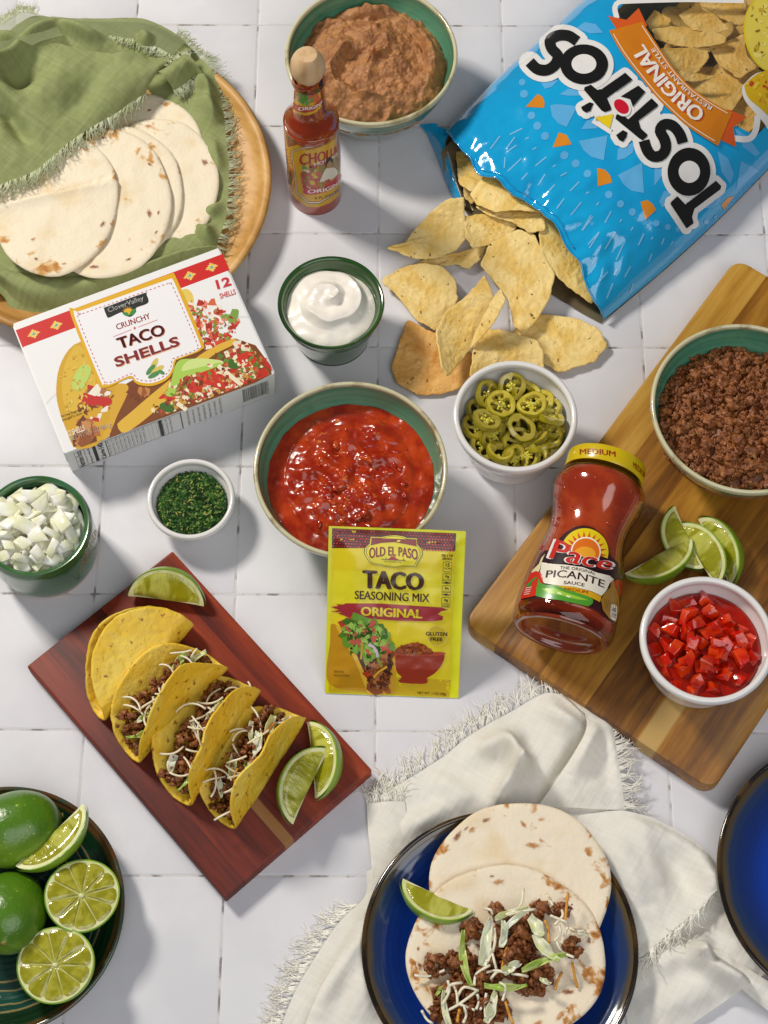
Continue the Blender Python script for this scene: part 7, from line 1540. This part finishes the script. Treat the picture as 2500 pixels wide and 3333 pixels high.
def lift(G, zmin=.0007):
    V = G[0]; V[:, 2] = np.maximum(V[:, 2], zmin)
    for c_, R0_ in ((blue_c, .0975), (blue2_c, .0985)):   # the cloth lies pressed under the plates
        d = np.hypot(V[:, 0] - c_[0], V[:, 1] - c_[1]) / R0_
        cap = np.interp(d, [0, .66, .8, .93, 1.0, 1.08], [.0009, .0009, .0062, .0135, .019, .06]); V[:, 2] = np.minimum(V[:, 2], cap)
    return G
part('cloth', lift(join(GA, GC, GD, GB, GB2)), m_wl, napkin, world=True)
part('folded_corner', lift(GT_), m_wl, napkin, world=True); part('crease_fold', lift(GD2), m_wl, napkin, world=True); part('upper_layer', lift(GB3), m_wl, napkin, world=True)
fr_ = []
for k, (V, e, n, L) in enumerate(((VA, 'v0', 250, .0205), (VT, 'v0', 180, .0190), (VC, 'v1', 130, .0165), (VB, 'v0', 250, .0210), (VB2, 'u0', 40, .017))):
    p, o = hem(V, e)
    if k == 0: p, o = p[:100], o[:100]
    if k == 3: p, o = p[14:], o[14:]
    if k == 2: p, o = p[30:], o[30:]
    fr_.append(strands(p, o, L, n, 50 + k, -.4, 1.2, .00036, .0006))
part('fringe', join(*fr_), m_wf, napkin, world=True, kind='stuff')
# ---- green napkin in and over the wooden plate
m_gl = cloth_mat('green_linen', '#939c66', '#a4ac78', .12); m_gs = cloth_mat('sheer_green_hem', '#9aa278', '#a8b088', .2, .55); m_gf = mat('green_thread', '#bcc398', .8, c2='#d0d5b6', scale=40)
gnap = thing('napkin', 'green fringed linen napkin draped over the tortillas on the wooden plate', 'napkin', (wood_c[0], wood_c[1], .012))
def folds12(lines):
    L_ = [(P(*K(12, a), .03), P(*K(12, b), .03), h, w_) for a, b, h, w_ in lines]
    def f(p):
        z = 0
        for a, b, h, w_ in L_:
            d, t = seg_d(p, a, b); z += h * math.exp(-(d / w_) ** 2) * min(1, .3 + 3 * t * (1 - t))
        return z
    return f
# lower layer lying in the plate: from behind, down the right side, to the rolled front edge
gf1 = folds12([((1190, 1340), (1330, 1480), 0.0174, 0.0072), ((1200, 560), (1330, 700), 0.0174, 0.0087), ((1180, 450), (1300, 560), 0.0153, 0.0072), ((1260, 800), (1330, 1000), 0.0087, 0.0072), ((1220, 1250), (1350, 1200), 0.0087, 0.0058)])
VG1, GG1 = ruled(12, [(960, 150), (1080, 230), (1170, 320), (1270, 420), (1320, 560), (1345, 700), (1360, 850), (1375, 1000), (1370, 1150), (1355, 1300), (1320, 1420), (1290, 1520)], [(760, 350), (820, 450), (880, 520), (930, 600), (960, 700), (980, 850), (980, 1000), (960, 1150), (930, 1300), (900, 1380), (860, 1450), (800, 1520)], [.030, .028, .027, .026, .021, .020, .019, .019, .019, .020, .021, .022], [.020] * 12, lambda u, v, p: gf1(p) * min(1, 5 * v + .2) + rip(p, 21), 120, 46)
VG2, GG2 = ruled(12, [(-260, 1560), (0, 1610), (160, 1640), (300, 1655), (520, 1652), (700, 1625), (860, 1580), (1000, 1530), (1150, 1490), (1290, 1490)], [(-260, 1450), (0, 1450), (160, 1480), (300, 1500), (520, 1500), (700, 1480), (860, 1440), (1000, 1400), (1100, 1380), (1200, 1360)], [.026, .027, .028, .028, .028, .028, .028, .027, .026, .024], [.018] * 10, lambda u, v, p: .004 * math.sin(PI * v) + rip(p, 22), 110, 16)
def roll(u, v, p): return .009 * math.sin(PI * min(1, v * 1.6)) * (1 - .6 * v) + .0035 * math.exp(-((v - .42) / .12) ** 2) * math.sin(5 * u + 1) + rip(p, 23)
VG3, GG3 = ruled(12, [(-260, 1560), (0, 1610), (160, 1640), (300, 1655), (520, 1652), (700, 1625), (860, 1580), (1000, 1530), (1150, 1490), (1290, 1490)], [(-260, 1690), (0, 1760), (75, 1900), (200, 1980), (500, 1960), (700, 1850), (860, 1760), (1000, 1680), (1150, 1610), (1330, 1540)], [.026, .027, .028, .028, .028, .028, .028, .027, .026, .024], [.026, .026, .012, .006, .006, .008, .012, .018, .022, .023], roll, 120, 40)
part('lower_layer', join(GG1, GG2, GG3), m_gl, gnap, world=True)
# upper flap over the tortillas; its fringed hem runs diagonally
gf2 = folds12([((-60, 640), (330, 265), 0.0217, 0.0087), ((330, 265), (760, 350), 0.0153, 0.0087), ((20, 700), (200, 960), -0.0174, 0.0072), ((-40, 500), (100, 800), 0.0174, 0.0116), ((500, 480), (230, 720), 0.0066, 0.0145), ((200, 440), (120, 700), -0.0087, 0.0108), ((700, 400), (900, 380), 0.0087, 0.0087), ((600, 560), (420, 780), -0.0066, 0.0101), ((350, 500), (60, 620), -0.0066, 0.0072)])
VF, GF = ruled(12, [(-160, 1190), (0, 1110), (120, 1062), (230, 1010), (330, 925), (420, 850), (490, 800), (600, 735), (700, 675), (790, 610), (870, 560), (905, 480), (940, 430)], [(-160, 330), (0, 325), (120, 330), (230, 300), (330, 262), (420, 280), (500, 300), (620, 328), (760, 350), (880, 352), (980, 348), (1060, 335), (1120, 318)], [.050, .050, .049, .048, .047, .047, .046, .044, .042, .040, .038, .036, .034], [.046, .048, .050, .054, .056, .054, .050, .046, .044, .042, .040, .040, .038], lambda u, v, p: gf2(p) * min(1, .15 + 2.2 * v) + .010 * math.sin(PI * v) * (1 - .7 * u) + .004 * math.sin(u * 9 + 1) * v * (1 - v) * 4 + rip(p, 25), 150, 70)
# behind the ridge the cloth falls to the far rim; near the end a tuck with its own short hem
gf3 = folds12([((150, 330), (380, 220), 0.0174, 0.0072), ((380, 220), (640, 320), 0.0174, 0.0072), ((860, 230), (900, 330), 0.0130, 0.0072), ((-40, 260), (120, 320), 0.0130, 0.0087)])
VH, GH = ruled(12, [(-160, 345), (0, 340), (120, 345), (230, 315), (330, 278), (420, 295), (500, 315), (620, 342), (760, 364), (880, 366), (980, 362), (1060, 350), (1120, 330)], [(-160, 250), (0, 215), (110, 140), (200, 95), (300, 98), (430, 108), (560, 110), (700, 108), (850, 110), (960, 150), (1090, 222), (1130, 270), (1180, 322)], [.042, .043, .044, .046, .047, .046, .043, .040, .037, .035, .034, .034, .032], [.026] * 13, lambda u, v, p: gf3(p) * math.sin(PI * min(1, v + .02)) + .006 * math.sin(PI * v) + rip(p, 26), 140, 40)
VK, GK = ruled(12, [(940, 430), (1000, 400), (1060, 360), (1130, 330), (1190, 420)], [(1040, 540), (1080, 520), (1130, 480), (1180, 450), (1250, 520)], [.040, .042, .042, .040, .034], [.030, .032, .032, .030, .028], lambda u, v, p: .007 * math.sin(PI * v) + rip(p, 27), 40, 22)
part('upper_flap', join(GF, GK), m_gl, gnap, world=True)
part('far_fall', GH, m_gl, gnap, world=True)
VS, GS = ruled(12, [(380, 150), (520, 185), (650, 210), (780, 232), (870, 255), (960, 290), (1040, 335)], [(300, 99), (450, 108), (600, 110), (750, 109), (880, 118), (1000, 170), (1120, 250)], [.040] * 7, [.034] * 7, lambda u, v, p: .002 * math.sin(PI * v) + rip(p, 28), 60, 10)
VS2, GS2 = ruled(12, [(-60, 180), (40, 130), (130, 75), (220, 85), (300, 100)], [(-60, 330), (40, 330), (130, 320), (240, 250), (380, 215)], [.030, .032, .034, .034, .034], [.054, .056, .060, .060, .058], lambda u, v, p: .003 * math.sin(PI * v) + rip(p, 29), 50, 16)
part('sheer_hem', join(GS, GS2), m_gs, gnap, world=True)
fr_ = []
for k, (V, e, n, L, sl) in enumerate(((VF, 'v0', 460, .0125, slice(4, 150)), (VG1, 'v0', 300, .0110, slice(24, 118)), (VS, 'v0', 300, .0085, slice(0, 60)), (VS2, 'v0', 200, .0110, slice(0, 40)), (VK, 'v1', 150, .009, slice(0, 40)), (VK, 'v0', 90, .007, slice(8, 36)), (VG1, 'v0', 150, .0085, slice(8, 30)))):
    p, o = hem(V, e); fr_.append(strands(p[sl], o[sl], L * 1.25, n, 70 + k, -.35, 1.1, .00028, .0135))
part('fringe', join(*fr_), m_gf, gnap, world=True, kind='stuff')
